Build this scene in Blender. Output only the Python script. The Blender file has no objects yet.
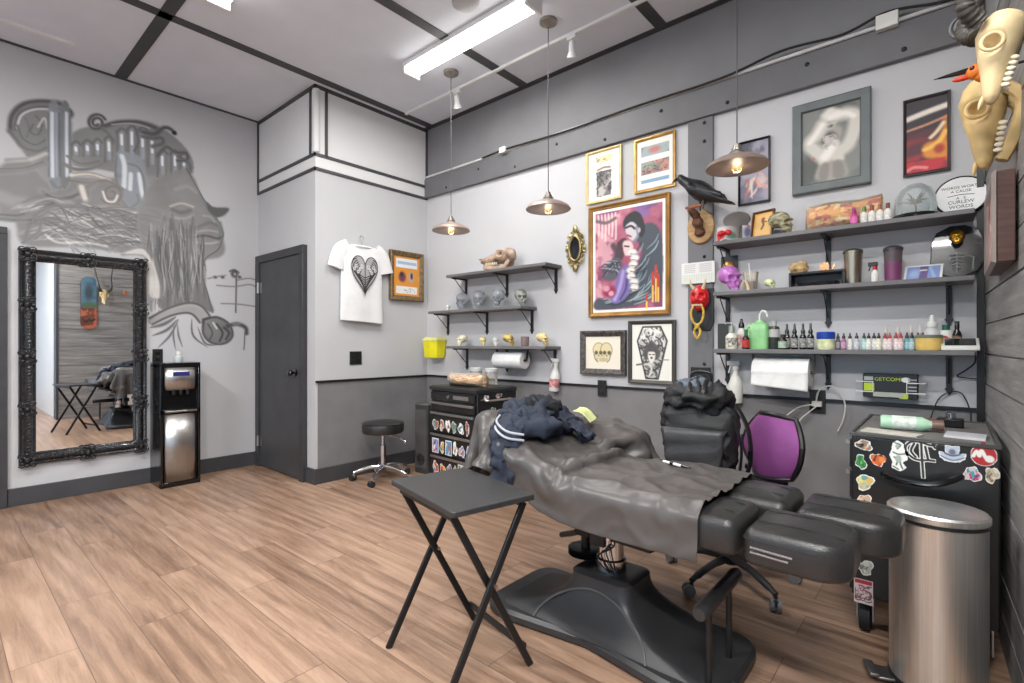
import bpy, bmesh, math, random
import numpy as np
from mathutils import Vector as V, Matrix, Euler, noise as MN
RND = random.Random(11)
PI = math.pi
C = bpy.context.scene.collection
# ------------------------------------------------------------------ camera model of the photograph
YAW, CH, FPX, HY = math.radians(40.9), 1.18, 506.0, 344.0
FW = V((-math.sin(YAW), math.cos(YAW), 0)); RT = V((math.cos(YAW), math.sin(YAW), 0))
def ray(px, py): return FW + RT*((px-512)/FPX) + V((0, 0, 1))*((HY-py)/FPX)
def on(px, py, x=None, y=None, z=None):
    r = ray(px, py)
    t = x/r.x if x is not None else y/r.y if y is not None else (z-CH)/r.z
    p = r*t; p.z += CH
    return p
# ------------------------------------------------------------------ materials
def lin(c):
    if isinstance(c, (int, float)): c = (c, c, c)
    return tuple((x/12.92 if x <= .04045 else ((x+.055)/1.055)**2.4) for x in c[:3])
MATS = {}
def M(name, col, rough=.5, metal=0., var=.06, scale=9., bump=0., bscale=80., coat=0., trans=0., emit=0., ior=1.45, stretch=None, spec=.5):
    if name in MATS: return MATS[name]
    m = bpy.data.materials.new(name); m.use_nodes = True
    nt = m.node_tree; N = nt.nodes; K = nt.links
    b = N['Principled BSDF']
    b.inputs['Roughness'].default_value = rough; b.inputs['Metallic'].default_value = metal
    b.inputs['Coat Weight'].default_value = coat; b.inputs['Transmission Weight'].default_value = trans
    b.inputs['IOR'].default_value = ior; b.inputs['Specular IOR Level'].default_value = spec
    tc = N.new('ShaderNodeTexCoord'); src = tc.outputs['Object']
    if stretch:
        mp = N.new('ShaderNodeMapping'); mp.inputs['Scale'].default_value = stretch
        K.new(src, mp.inputs['Vector']); src = mp.outputs['Vector']
    nz = N.new('ShaderNodeTexNoise'); nz.inputs['Scale'].default_value = scale; nz.inputs['Detail'].default_value = 4
    K.new(src, nz.inputs['Vector'])
    rp = N.new('ShaderNodeValToRGB'); l = lin(col)
    rp.color_ramp.elements[0].color = (*[max(0, x*(1-var*2.2)) for x in l], 1); rp.color_ramp.elements[0].position = .3
    rp.color_ramp.elements[1].color = (*[min(1, x*(1+var*2.2)) for x in l], 1); rp.color_ramp.elements[1].position = .7
    K.new(nz.outputs['Fac'], rp.inputs['Fac']); K.new(rp.outputs['Color'], b.inputs['Base Color'])
    if emit:
        b.inputs['Emission Color'].default_value = (*l, 1); b.inputs['Emission Strength'].default_value = emit
    if bump:
        n2 = N.new('ShaderNodeTexNoise'); n2.inputs['Scale'].default_value = bscale; n2.inputs['Detail'].default_value = 5
        K.new(src, n2.inputs['Vector'])
        bp = N.new('ShaderNodeBump'); bp.inputs['Strength'].default_value = bump; bp.inputs['Distance'].default_value = .01
        K.new(n2.outputs['Fac'], bp.inputs['Height']); K.new(bp.outputs['Normal'], b.inputs['Normal'])
    MATS[name] = m
    return m
def Mglass(name, tint=(.9, .93, .95), alpha=.8, rough=.03):
    if name in MATS: return MATS[name]
    m = bpy.data.materials.new(name); m.use_nodes = True
    nt = m.node_tree; N = nt.nodes; K = nt.links
    b = N['Principled BSDF']; b.inputs['Roughness'].default_value = rough; b.inputs['Base Color'].default_value = (*lin(tint), 1)
    t = N.new('ShaderNodeBsdfTransparent'); t.inputs['Color'].default_value = (*lin(tint), 1)
    mx = N.new('ShaderNodeMixShader'); fr = N.new('ShaderNodeFresnel'); fr.inputs['IOR'].default_value = 1.45
    mt = N.new('ShaderNodeMath'); mt.operation = 'ADD'; mt.use_clamp = True; mt.inputs[1].default_value = 1-alpha
    K.new(fr.outputs[0], mt.inputs[0]); K.new(mt.outputs[0], mx.inputs[0])
    K.new(t.outputs[0], mx.inputs[1]); K.new(b.outputs[0], mx.inputs[2])
    K.new(mx.outputs[0], N['Material Output'].inputs['Surface'])
    MATS[name] = m
    return m
def Mpaint(name, rough=.5, coat=0., bg=None, grain=.04):
    """colours come from the painted vertex attribute Col; its alpha mixes into a flat ground colour"""
    if name in MATS: return MATS[name]
    m = bpy.data.materials.new(name); m.use_nodes = True
    nt = m.node_tree; N = nt.nodes; K = nt.links
    b = N['Principled BSDF']; b.inputs['Roughness'].default_value = rough; b.inputs['Coat Weight'].default_value = coat
    a = N.new('ShaderNodeAttribute'); a.attribute_name = 'Col'
    nz = N.new('ShaderNodeTexNoise'); nz.inputs['Scale'].default_value = 120
    mr = N.new('ShaderNodeMapRange'); mr.inputs['To Min'].default_value = 1-grain; mr.inputs['To Max'].default_value = 1+grain
    K.new(nz.outputs['Fac'], mr.inputs['Value'])
    mu = N.new('ShaderNodeMix'); mu.data_type = 'RGBA'; mu.blend_type = 'MULTIPLY'; mu.inputs[0].default_value = 1
    K.new(a.outputs['Color'], mu.inputs[6]); K.new(mr.outputs[0], mu.inputs[7])
    out = mu.outputs[2]
    if bg:
        mi = N.new('ShaderNodeMix'); mi.data_type = 'RGBA'
        mi.inputs[6].default_value = (*lin(bg), 1); K.new(out, mi.inputs[7]); K.new(a.outputs['Alpha'], mi.inputs[0]); out = mi.outputs[2]
    K.new(out, b.inputs['Base Color'])
    MATS[name] = m
    return m
# ------------------------------------------------------------------ mesh builder
def Tm(x, y, z): return Matrix.Translation((x, y, z))
def Rm(a, ax): return Matrix.Rotation(a, 4, ax)
def frame(n, up=V((0, 0, 1))):
    n = n.normalized(); a = up.cross(n)
    if a.length < 1e-4: a = V((1, 0, 0)).cross(n)
    a.normalize(); return a, n.cross(a)
def spline(pts, k=6, closed=False):
    P = [V(p) for p in pts]; n = len(P); out = []
    for i in range(n if closed else n-1):
        p0 = P[(i-1) % n] if (closed or i > 0) else P[0]; p1 = P[i]; p2 = P[(i+1) % n]
        p3 = P[(i+2) % n] if (closed or i+2 < n) else P[-1]
        for j in range(k):
            t = j/k
            out.append(.5*((2*p1)+(p2-p0)*t+(2*p0-5*p1+4*p2-p3)*t*t+(3*p1-p0-3*p2+p3)*t**3))
    if not closed: out.append(P[-1].copy())
    return out
class MB:
    def __init__(s, mx=None): s.v = []; s.f = []; s.mi = []; s.cur = 0; s.mx = mx or Matrix()
    def add(s, vs, fs):
        b = len(s.v); s.v += [tuple(s.mx @ V(p)) for p in vs]
        s.f += [tuple(i+b for i in f) for f in fs]; s.mi += [s.cur]*len(fs); return s
    def box(s, x0, x1, y0, y1, z0, z1, mx=None):
        vs = [V((x, y, z)) for z in (z0, z1) for y in (y0, y1) for x in (x0, x1)]
        if mx: vs = [mx @ p for p in vs]
        return s.add(vs, [(0, 2, 3, 1), (4, 5, 7, 6), (0, 1, 5, 4), (2, 6, 7, 3), (0, 4, 6, 2), (1, 3, 7, 5)])
    def cbox(s, c, sx, sy, sz, mx=None):
        return s.box(c[0]-sx/2, c[0]+sx/2, c[1]-sy/2, c[1]+sy/2, c[2]-sz/2, c[2]+sz/2, mx)
    def tube(s, pts, r, n=8, caps=True, closed=False, squash=None):
        P = [V(p) for p in pts]; m = len(P); rr = r if isinstance(r, (list, tuple)) else [r]*m; vs = []; fs = []
        up = None
        for i in range(m):
            a = P[(i-1) % m] if (closed or i > 0) else P[0]; b = P[(i+1) % m] if (closed or i < m-1) else P[-1]
            d = (b-a).normalized() if (b-a).length > 1e-9 else V((0, 0, 1))
            if up is None: u, w = frame(d)
            else:
                u = (up - d*up.dot(d)); u = u.normalized() if u.length > 1e-6 else frame(d)[0]; w = d.cross(u)
            up = u
            for j in range(n):
                q = 2*PI*j/n; sw = squash if squash else 1
                vs.append(P[i]+u*(math.cos(q)*rr[i])+w*(math.sin(q)*rr[i]*sw))
        for i in range(m if closed else m-1):
            for j in range(n):
                a = i*n+j; b = i*n+(j+1) % n; k = ((i+1) % m)*n
                fs.append((a, b, k+(j+1) % n, k+j))
        if caps and not closed: fs += [tuple(range(n))[::-1], tuple((m-1)*n+j for j in range(n))]
        return s.add(vs, fs)
    def cyl(s, p0, p1, r0, r1=None, n=16, caps=True): return s.tube([p0, p1], [r0, r0 if r1 is None else r1], n, caps)
    def bar(s, p0, p1, w, h, up=(0, 0, 1)):
        p0 = V(p0); p1 = V(p1); d = (p1-p0).normalized(); a, b = frame(d, V(up)); vs = []
        for p in (p0, p1):
            for i, j in ((-1, -1), (1, -1), (1, 1), (-1, 1)): vs.append(p+a*(i*w/2)+b*(j*h/2))
        return s.add(vs, [(0, 1, 2, 3)[::-1], (4, 5, 6, 7), (0, 1, 5, 4), (1, 2, 6, 5), (2, 3, 7, 6), (3, 0, 4, 7)])
    def lathe(s, prof, c=(0, 0, 0), n=24, mx=None, sx=1, sy=1):
        vs = []; fs = []; m = len(prof); mx = mx or Matrix()
        for r, z in prof:
            for j in range(n):
                q = 2*PI*j/n; vs.append(mx @ V((c[0]+r*sx*math.cos(q), c[1]+r*sy*math.sin(q), c[2]+z)))
        for i in range(m-1):
            for j in range(n): fs.append((i*n+j, i*n+(j+1) % n, (i+1)*n+(j+1) % n, (i+1)*n+j))
        if prof[0][0] > 1e-6: fs.append(tuple(range(n))[::-1])
        if prof[-1][0] > 1e-6: fs.append(tuple((m-1)*n+j for j in range(n)))
        return s.add(vs, fs)
    def ell(s, c, rx, ry, rz, nu=16, nv=10, mx=None):
        vs = []; fs = []; mx = mx or Matrix()
        for i in range(nv+1):
            t = -PI/2+PI*i/nv
            for j in range(nu):
                q = 2*PI*j/nu; vs.append(V(c)+(mx @ V((rx*math.cos(t)*math.cos(q), ry*math.cos(t)*math.sin(q), rz*math.sin(t)))))
        for i in range(nv):
            for j in range(nu): fs.append((i*nu+j, i*nu+(j+1) % nu, (i+1)*nu+(j+1) % nu, (i+1)*nu+j))
        return s.add(vs, fs)
    def prism(s, poly, a, b, ax='z'):
        n = len(poly); vs = []
        for h in (a, b):
            for p in poly: vs.append({'z': (p[0], p[1], h), 'y': (p[0], h, p[1]), 'x': (h, p[0], p[1])}[ax])
        fs = [tuple(range(n))[::-1], tuple(range(n, 2*n))]+[(i, (i+1) % n, n+(i+1) % n, n+i) for i in range(n)]
        return s.add(vs, fs)
    def loft(s, rings, caps=True):
        n = len(rings[0]); vs = [p for r in rings for p in r]; fs = []
        for i in range(len(rings)-1):
            for j in range(n): fs.append((i*n+j, i*n+(j+1) % n, (i+1)*n+(j+1) % n, (i+1)*n+j))
        if caps: fs += [tuple(range(n))[::-1], tuple((len(rings)-1)*n+j for j in range(n))]
        return s.add(vs, fs)
    def torus(s, c, R, r, ax='z', n=24, k=8, sx=1, sy=1):
        pts = []
        for i in range(n):
            q = 2*PI*i/n; a, b = R*sx*math.cos(q), R*sy*math.sin(q)
            pts.append(V(c)+V({'z': (a, b, 0), 'y': (a, 0, b), 'x': (0, a, b)}[ax]))
        return s.tube(pts, r, k, closed=True)
    def grid(s, fn, nu, nv, closed_u=False):
        vs = [fn(i/(nu if closed_u else nu-1), j/(nv-1)) for j in range(nv) for i in range(nu)]; fs = []
        for j in range(nv-1):
            for i in range(nu if closed_u else nu-1): fs.append((j*nu+i, j*nu+(i+1) % nu, (j+1)*nu+(i+1) % nu, (j+1)*nu+i))
        return s.add(vs, fs)
    def mesh(s, name, mats, ang=38):
        me = bpy.data.meshes.new(name); me.from_pydata(s.v, [], s.f)
        for m in (mats if isinstance(mats, (list, tuple)) else [mats]): me.materials.append(m)
        me.polygons.foreach_set('material_index', s.mi)
        bm = bmesh.new(); bm.from_mesh(me); bmesh.ops.recalc_face_normals(bm, faces=bm.faces); bm.to_mesh(me); bm.free()
        me.polygons.foreach_set('use_smooth', [True]*len(me.polygons)); me.set_sharp_from_angle(angle=math.radians(ang)); me.update()
        return me
def finish(o, bevel=0, sub=0, solid=0):
    if solid: m = o.modifiers.new('Solid', 'SOLIDIFY'); m.thickness = solid; m.offset = 0
    if bevel: m = o.modifiers.new('Bevel', 'BEVEL'); m.width = bevel; m.segments = 2; m.limit_method = 'ANGLE'; m.angle_limit = math.radians(40)
    if sub: m = o.modifiers.new('Sub', 'SUBSURF'); m.levels = sub; m.render_levels = sub
    return o
def part(mb, name, mat, parent, label=None, bevel=0, sub=0, solid=0, ang=38):
    o = bpy.data.objects.new(name, mb if isinstance(mb, bpy.types.Mesh) else mb.mesh(name, mat, ang)); C.objects.link(o); o.parent = parent
    if label: o['label'] = label
    return finish(o, bevel, sub, solid)
def tag(o, label, cat, group=None):
    o['label'] = label; o['category'] = cat
    if group: o['group'] = group
    return o
def thing(name, label, cat, loc=(0, 0, 0), rz=0, group=None):
    o = bpy.data.objects.new(name, None); C.objects.link(o); o.empty_display_size = .1
    o.location = loc; o.rotation_euler = (0, 0, rz); return tag(o, label, cat, group)
def L(t): return MB((Tm(*t.location) @ Rm(t.rotation_euler.z, 'Z')).inverted())
def single(mb, name, mat, label, cat, group=None, bevel=0, sub=0, solid=0, ang=38):
    xs = np.array(mb.v); c = (xs.min(0)+xs.max(0))/2; c[2] = xs[:, 2].min()
    mb.v = [tuple(p) for p in (xs-c)]
    o = bpy.data.objects.new(name, mb.mesh(name, mat, ang)); C.objects.link(o); o.location = c
    return finish(tag(o, label, cat, group), bevel, sub, solid)
def struct(mb, name, mat, parent=None, bevel=0):
    o = bpy.data.objects.new(name, mb.mesh(name, mat)); C.objects.link(o); o.parent = parent
    if parent is None: o['kind'] = 'structure'
    return finish(o, bevel)
def copy_tree(o, loc=None, rz=None, label=None, parent=None, scale=None):
    c = o.copy(); C.objects.link(c); c.parent = parent
    if loc is not None: c.location = loc
    if rz is not None: c.rotation_euler = (0, 0, rz)
    if scale is not None: c.scale = (scale,)*3
    if label: c['label'] = label
    for ch in list(o.children): copy_tree(ch, parent=c)
    return c
def text(s, size, mx, mat, parent, name='lettering', ext=.0006, align='CENTER', sx=1):
    cu = bpy.data.curves.new('txt', 'FONT'); cu.body = s; cu.size = size; cu.align_x = align; cu.align_y = 'CENTER'; cu.extrude = ext; cu.resolution_u = 3
    t = bpy.data.objects.new('txt', cu); C.objects.link(t); bpy.context.view_layer.update()
    me = bpy.data.meshes.new_from_object(t.evaluated_get(bpy.context.evaluated_depsgraph_get()))
    bpy.data.objects.remove(t); bpy.data.curves.remove(cu)
    me.transform(mx @ Matrix.Diagonal((sx, 1, 1, 1))); me.materials.clear(); me.materials.append(mat); me.name = name
    o = bpy.data.objects.new(name, me); C.objects.link(o); o.parent = parent
    return o
WB = Matrix(((1, 0, 0, 0), (0, 0, -1, 0), (0, 1, 0, 0), (0, 0, 0, 1)))      # text plane facing -Y, reading along +X
# ------------------------------------------------------------------ painted canvases (vertex colours)
class Cv:
    def __init__(s, w, h, res, bg=None):
        s.w, s.h = w, h; s.nx = max(2, int(round(w/res))+1); s.ny = max(2, int(round(h/res))+1)
        s.X, s.Y = np.meshgrid(np.linspace(0, w, s.nx), np.linspace(0, h, s.ny))   # Y runs down like a picture
        s.C = np.zeros((s.ny, s.nx, 3)); s.A = np.zeros((s.ny, s.nx))
        if bg is not None: s.C[:] = s.c(bg); s.A[:] = 1
    @staticmethod
    def c(c): return np.array((c, c, c) if isinstance(c, (int, float)) else c[:3], float)
    def put(s, k, col, a=1., sl=None):
        sl = sl or (slice(None), slice(None)); k = np.clip(k, 0, 1)*a
        s.C[sl] = s.C[sl]*(1-k[..., None])+s.c(col)*k[..., None]; s.A[sl] = np.maximum(s.A[sl], k)
        return s
    def _sl(s, x0, x1, y0, y1):
        dx = s.w/(s.nx-1); dy = s.h/(s.ny-1)
        i0 = max(0, int(x0/dx)-1); i1 = min(s.nx, int(x1/dx)+3); j0 = max(0, int(y0/dy)-1); j1 = min(s.ny, int(y1/dy)+3)
        return (slice(j0, max(j0, j1)), slice(i0, max(i0, i1)))
    def disc(s, cx, cy, rx, ry, col, soft=.15, rot=0, a=1., hole=None):
        R = max(rx, ry)*(1+soft); sl = s._sl(cx-R, cx+R, cy-R, cy+R); x = s.X[sl]-cx; y = s.Y[sl]-cy
        cr, sr = math.cos(rot), math.sin(rot); d = np.hypot((x*cr+y*sr)/rx, (-x*sr+y*cr)/ry)
        k = np.clip((1+soft-d)/(2*soft+1e-6), 0, 1)
        if hole: k *= np.clip((d-hole+soft)/(2*soft+1e-6), 0, 1)
        return s.put(k, col, a, sl)
    def line(s, pts, r, col, soft=.4, a=1., taper=False, smooth=True):
        P = [(p[0], p[1], 0) for p in pts]
        if smooth and len(P) > 2: P = spline(P, 5)
        n = len(P)-1
        for i in range(n):
            ax, ay = P[i][0], P[i][1]; bx, by = P[i+1][0], P[i+1][1]
            rr = r*(1-.85*abs(2*(i+.5)/n-1)**1.5) if taper else r
            R = rr*(1+soft)
            sl = s._sl(min(ax, bx)-R, max(ax, bx)+R, min(ay, by)-R, max(ay, by)+R); x = s.X[sl]; y = s.Y[sl]
            dx, dy = bx-ax, by-ay; q = dx*dx+dy*dy+1e-12
            t = np.clip(((x-ax)*dx+(y-ay)*dy)/q, 0, 1); d = np.hypot(x-ax-t*dx, y-ay-t*dy)/max(rr, 1e-9)
            k = np.clip((1+soft-d)/(2*soft+1e-6), 0, 1)
            s._acc(k, sl)
        return s._flush(col, a)
    def _acc(s, k, sl):
        if getattr(s, 'B', None) is None: s.B = np.zeros((s.ny, s.nx))
        s.B[sl] = np.maximum(s.B[sl], k)
    def _flush(s, col, a):
        if getattr(s, 'B', None) is not None: s.put(s.B, col, a); s.B = None
        return s
    def inside(s, pts):
        m = np.zeros((s.ny, s.nx), bool); n = len(pts)
        for i in range(n):
            ax, ay = pts[i][:2]; bx, by = pts[(i+1) % n][:2]
            if ay == by: continue
            m ^= ((ay > s.Y) != (by > s.Y)) & (s.X < (bx-ax)*(s.Y-ay)/(by-ay)+ax)
        return m
    def poly(s, pts, col, a=1., smooth=False, blur=0):
        if smooth: pts = spline([(p[0], p[1], 0) for p in pts], 5, True)
        k = s.inside(pts).astype(float)
        for _ in range(blur):
            k = (k+np.roll(k, 1, 0)+np.roll(k, -1, 0)+np.roll(k, 1, 1)+np.roll(k, -1, 1))/5
        return s.put(k, col, a)
    def rect(s, x0, x1, y0, y1, col, a=1.): return s.put(((s.X >= x0)&(s.X <= x1)&(s.Y >= y0)&(s.Y <= y1)).astype(float), col, a)
    def fbm(s, sc, seed=0, sx=1, sy=1):
        r = np.random.RandomState(seed); out = np.zeros((s.ny, s.nx)); amp = 1; tot = 0
        for o in range(4):
            g = r.rand(64, 64); u = (s.X*sc*sx*2**o) % 63; v = (s.Y*sc*sy*2**o) % 63
            i = u.astype(int); j = v.astype(int); fu = u-i; fv = v-j; fu = fu*fu*(3-2*fu); fv = fv*fv*(3-2*fv)
            out += amp*((g[j, i]*(1-fu)+g[j, i+1]*fu)*(1-fv)+(g[j+1, i]*(1-fu)+g[j+1, i+1]*fu)*fv); tot += amp; amp *= .5
        return out/tot
    def clouds(s, col, sc, lo=.45, hi=.65, seed=0, a=1., mask=None, sx=1, sy=1):
        k = np.clip((s.fbm(sc, seed, sx, sy)-lo)/(hi-lo), 0, 1)
        if mask is not None: k = k*mask
        return s.put(k, col, a)
    def scribble(s, x0, x1, y0, y1, n, r, col, seed=0, a=1., mask=None):
        g = random.Random(seed)
        for _ in range(n):
            x = g.uniform(x0, x1); y = g.uniform(y0, y1); q = g.uniform(0, 6.28); l = g.uniform(.05, .2)*min(x1-x0, y1-y0)
            pts = [(x, y)]
            for _ in range(3):
                q += g.uniform(-1.2, 1.2); x = min(max(x+l*math.cos(q), x0), x1); y = min(max(y+l*math.sin(q), y0), y1); pts.append((x, y))
            s.line(pts, r*g.uniform(.6, 1.3), col, .5, a)
        return s
    def mesh(s, name, mat, fn=None, cut=.02):
        """fn(x, y_down) -> local 3-D point.  default: lies in XZ, x right, z up from the bottom"""
        fn = fn or (lambda x, y: (x, 0, s.h-y))
        vs = [fn(x, y) for x, y in zip(s.X.ravel(), s.Y.ravel())]
        A = s.A; keep = (A[:-1, :-1] > cut)|(A[1:, :-1] > cut)|(A[:-1, 1:] > cut)|(A[1:, 1:] > cut) if cut < .3 else (A[:-1, :-1]+A[1:, :-1]+A[:-1, 1:]+A[1:, 1:] > 2)
        jj, ii = np.nonzero(keep); b = jj*s.nx+ii
        f = np.stack([b, b+s.nx, b+s.nx+1, b+1], 1)
        used = np.unique(f); mp = np.full(s.nx*s.ny, -1); mp[used] = np.arange(len(used)); f = mp[f]
        me = bpy.data.meshes.new(name); me.from_pydata([vs[i] for i in used], [], f.tolist())
        at = me.color_attributes.new('Col', 'FLOAT_COLOR', 'POINT')
        c = np.clip(s.C.reshape(-1, 3)[used], 0, 1); c = np.where(c <= .04045, c/12.92, ((c+.055)/1.055)**2.4)
        at.data.foreach_set('color', np.concatenate([c, A.reshape(-1, 1)[used]], 1).astype(np.float32).ravel())
        me.materials.append(mat); me.polygons.foreach_set('use_smooth', [True]*len(me.polygons)); me.update()
        return me
# ------------------------------------------------------------------ material palette
WALLC = (.735, .735, .745)
wall_grey = M('wall_light_grey', WALLC, .65, var=.012, scale=3, bump=.04, bscale=220)
wall_dark = M('wall_dark_grey', (.46, .455, .46), .6, var=.05, scale=5, bump=.05, bscale=120)
wall_up = M('wall_upper_grey', (.475, .475, .485), .65, var=.03, scale=4, bump=.04, bscale=150)
wall_white = M('panel_white', (.86, .86, .86), .5, var=.01, scale=3)
ceil_m = M('ceiling_white', (.86, .88, .92), .6, var=.015, scale=4, bump=.03, bscale=160)
char_m = M('charcoal_paint', (.235, .235, .245), .5, var=.06, scale=6, bump=.03, bscale=140)
beam_m = M('beam_grey', (.385, .385, .395), .5, var=.04, scale=6)
black_m = M('black_satin', (.075, .075, .08), .42, var=.08)
black_gl = M('black_gloss', (.05, .05, .055), .18, var=.08, coat=.3)
black_mt = M('black_metal', (.09, .09, .095), .38, metal=.4, var=.08)
rubber = M('rubber', (.1, .1, .1), .75, var=.1)
chrome = M('chrome', (.82, .82, .83), .14, 1., var=.02)
steel = M('brushed_steel', (.70, .69, .68), .3, 1., var=.05, scale=6, stretch=(30, 30, .4))
steel_v = M('brushed_steel_light', (.90, .90, .89), .36, 1., var=.05, scale=6, stretch=(30, 30, .4))
white_pl = M('white_plastic', (.88, .88, .86), .4, var=.02)
white_mt = M('white_metal', (.88, .88, .88), .4, var=.02)
shelf_m = M('shelf_grey', (.40, .395, .40), .5, var=.08, scale=5, bump=.05, bscale=60, stretch=(1, 6, 6))
leather = M('black_leather', (.14, .138, .138), .32, var=.10, scale=14, bump=.18, bscale=190, coat=.08)
plastic_drape = M('drape_grey_plastic', (.29, .275, .268), .36, var=.06, scale=5, bump=.08, bscale=30)
gold = M('gold_leaf', (.74, .55, .25), .38, .75, var=.14, scale=20, bump=.1)
paint_m = Mpaint('painted_print', .6, .0)
paint_gloss = Mpaint('painted_gloss', .3, .3)
bone = M('bone', (.83, .74, .56), .55, var=.10, scale=9, bump=.15, bscale=50)
glass_m = Mglass('clear_glass', (.93, .95, .95), .82)
clear_pl = Mglass('clear_plastic', (.97, .96, .94), .9, .1)
# ================================================================== the room
XL, XD, YD, YB, ZC = -5.15, -4.03, 2.13, 3.33, 3.36
YF = -3.2; XR2 = 3.2
def xr(y): return .126+(YB-y)*.042            # plank wall runs slightly off square
def floor_material():
    m = bpy.data.materials.new('laminate_floor'); m.use_nodes = True
    nt = m.node_tree; N = nt.nodes; K = nt.links; b = N['Principled BSDF']
    tc = N.new('ShaderNodeTexCoord')
    br = N.new('ShaderNodeTexBrick'); br.offset = .37; br.inputs['Scale'].default_value = 1
    br.inputs['Brick Width'].default_value = 1.28; br.inputs['Row Height'].default_value = .192; br.inputs['Mortar Size'].default_value = .0016
    br.inputs['Mortar Smooth'].default_value = .1; br.inputs['Color1'].default_value = (0, 0, 0, 1); br.inputs['Color2'].default_value = (1, 1, 1, 1); br.inputs['Mortar'].default_value = (.5, .5, .5, 1)
    K.new(tc.outputs['Object'], br.inputs['Vector'])
    sp = N.new('ShaderNodeSeparateXYZ'); K.new(tc.outputs['Object'], sp.inputs[0])
    rnd = N.new('ShaderNodeSeparateColor'); K.new(br.outputs['Color'], rnd.inputs[0])
    def math_(op, a, bv):
        n = N.new('ShaderNodeMath'); n.operation = op
        for i, q in enumerate((a, bv)):
            if isinstance(q, (int, float)): n.inputs[i].default_value = q
            else: K.new(q, n.inputs[i])
        return n.outputs[0]
    off = math_('MULTIPLY', rnd.outputs[0], 37.)
    def vec(sx, sy):
        c = N.new('ShaderNodeCombineXYZ'); K.new(math_('MULTIPLY', sp.outputs[0], sx), c.inputs[0]); K.new(math_('MULTIPLY', sp.outputs[1], sy), c.inputs[1]); K.new(off, c.inputs[2]); return c.outputs[0]
    n1 = N.new('ShaderNodeTexNoise'); n1.inputs['Scale'].default_value = 1; n1.inputs['Detail'].default_value = 9; n1.inputs['Roughness'].default_value = .62; n1.inputs['Distortion'].default_value = .8; K.new(vec(2.6, 34), n1.inputs['Vector'])
    n2 = N.new('ShaderNodeTexNoise'); n2.inputs['Scale'].default_value = 1; n2.inputs['Detail'].default_value = 3; K.new(vec(1.6, 4.5), n2.inputs['Vector'])
    wv = N.new('ShaderNodeTexWave'); wv.wave_type = 'RINGS'; wv.rings_direction = 'Z'; wv.inputs['Scale'].default_value = .55; wv.inputs['Distortion'].default_value = 9; wv.inputs['Detail'].default_value = 3; wv.inputs['Detail Scale'].default_value = .8
    K.new(vec(1.0, 7.), wv.inputs['Vector'])
    n3 = N.new('ShaderNodeTexNoise'); n3.inputs['Scale'].default_value = 1; n3.inputs['Detail'].default_value = 2; K.new(vec(40, 330), n3.inputs['Vector'])
    f = math_('ADD', math_('MULTIPLY', n1.outputs[0], .74), math_('MULTIPLY', n2.outputs[0], .40))
    f = math_('ADD', f, math_('MULTIPLY', wv.outputs['Fac'], .13))
    f = math_('ADD', f, math_('MULTIPLY', rnd.outputs[0], .16))
    f = math_('ADD', f, math_('MULTIPLY', n3.outputs[0], .16))
    rp = N.new('ShaderNodeValToRGB'); e = rp.color_ramp
    e.elements[0].position = .48; e.elements[0].color = (*lin((.38, .285, .225)), 1); e.elements[1].position = 1.02; e.elements[1].color = (*lin((.68, .555, .465)), 1)
    for p, c in ((.66, (.50, .39, .315)), (.82, (.595, .475, .39))):
        q = e.elements.new(p); q.color = (*lin(c), 1)
    K.new(f, rp.inputs['Fac'])
    mi = N.new('ShaderNodeMix'); mi.data_type = 'RGBA'; K.new(br.outputs['Fac'], mi.inputs[0]); K.new(rp.outputs['Color'], mi.inputs[6]); mi.inputs[7].default_value = (*lin((.36, .27, .22)), 1)
    K.new(mi.outputs[2], b.inputs['Base Color'])
    rr = N.new('ShaderNodeMapRange'); rr.inputs['To Min'].default_value = .27; rr.inputs['To Max'].default_value = .42; K.new(n2.outputs[0], rr.inputs['Value']); K.new(rr.outputs[0], b.inputs['Roughness'])
    bp = N.new('ShaderNodeBump'); bp.inputs['Strength'].default_value = .12; bp.inputs['Distance'].default_value = .003
    K.new(math_('SUBTRACT', n1.outputs[0], math_('MULTIPLY', br.outputs['Fac'], 1.5)), bp.inputs['Height']); K.new(bp.outputs['Normal'], b.inputs['Normal'])
    return m
struct(MB().box(XL-.1, XR2+.1, YF-.1, YB+.1, -.08, 0), 'floor', floor_material())
struct(MB().box(XL-.1, XR2+.1, YF-.1, YB+.1, ZC, ZC+.08), 'ceiling', ceil_m)
struct(MB().box(XL-.1, XL, YF-.1, YD+.05, 0, ZC), 'wall_left', wall_grey)
# closet block: door wall and side wall
mb = MB(); mb.box(XL, XD-.1, YD, YD+.1, 0, 2.665); mb.cur = 1; mb.box(XL, XD-.1, YD, YD+.1, 2.665, ZC)
struct(mb, 'wall_closet_front', [wall_grey, wall_white])
mb = MB(); mb.cur = 1; mb.box(XD-.1, XD, YD+.02, YB, 0, .86); mb.cur = 0; mb.box(XD-.1, XD, YD+.02, YB, .86, 2.665); mb.box(XD-.1, XD, YD, YD+.02, 0, 2.665); mb.cur = 2; mb.box(XD-.1, XD, YD, YB, 2.665, ZC)
struct(mb, 'wall_closet_side', [wall_grey, wall_dark, wall_white])
mb = MB(); mb.cur = 1; mb.box(XD-.1, .5, YB, YB+.1, 0, .86); mb.cur = 0; mb.box(XD-.1, .5, YB, YB+.1, .86, 2.66); mb.cur = 2; mb.box(XD-.1, .5, YB, YB+.1, 2.66, ZC)
struct(mb, 'wall_back', [wall_grey, wall_dark, wall_up])
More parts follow.
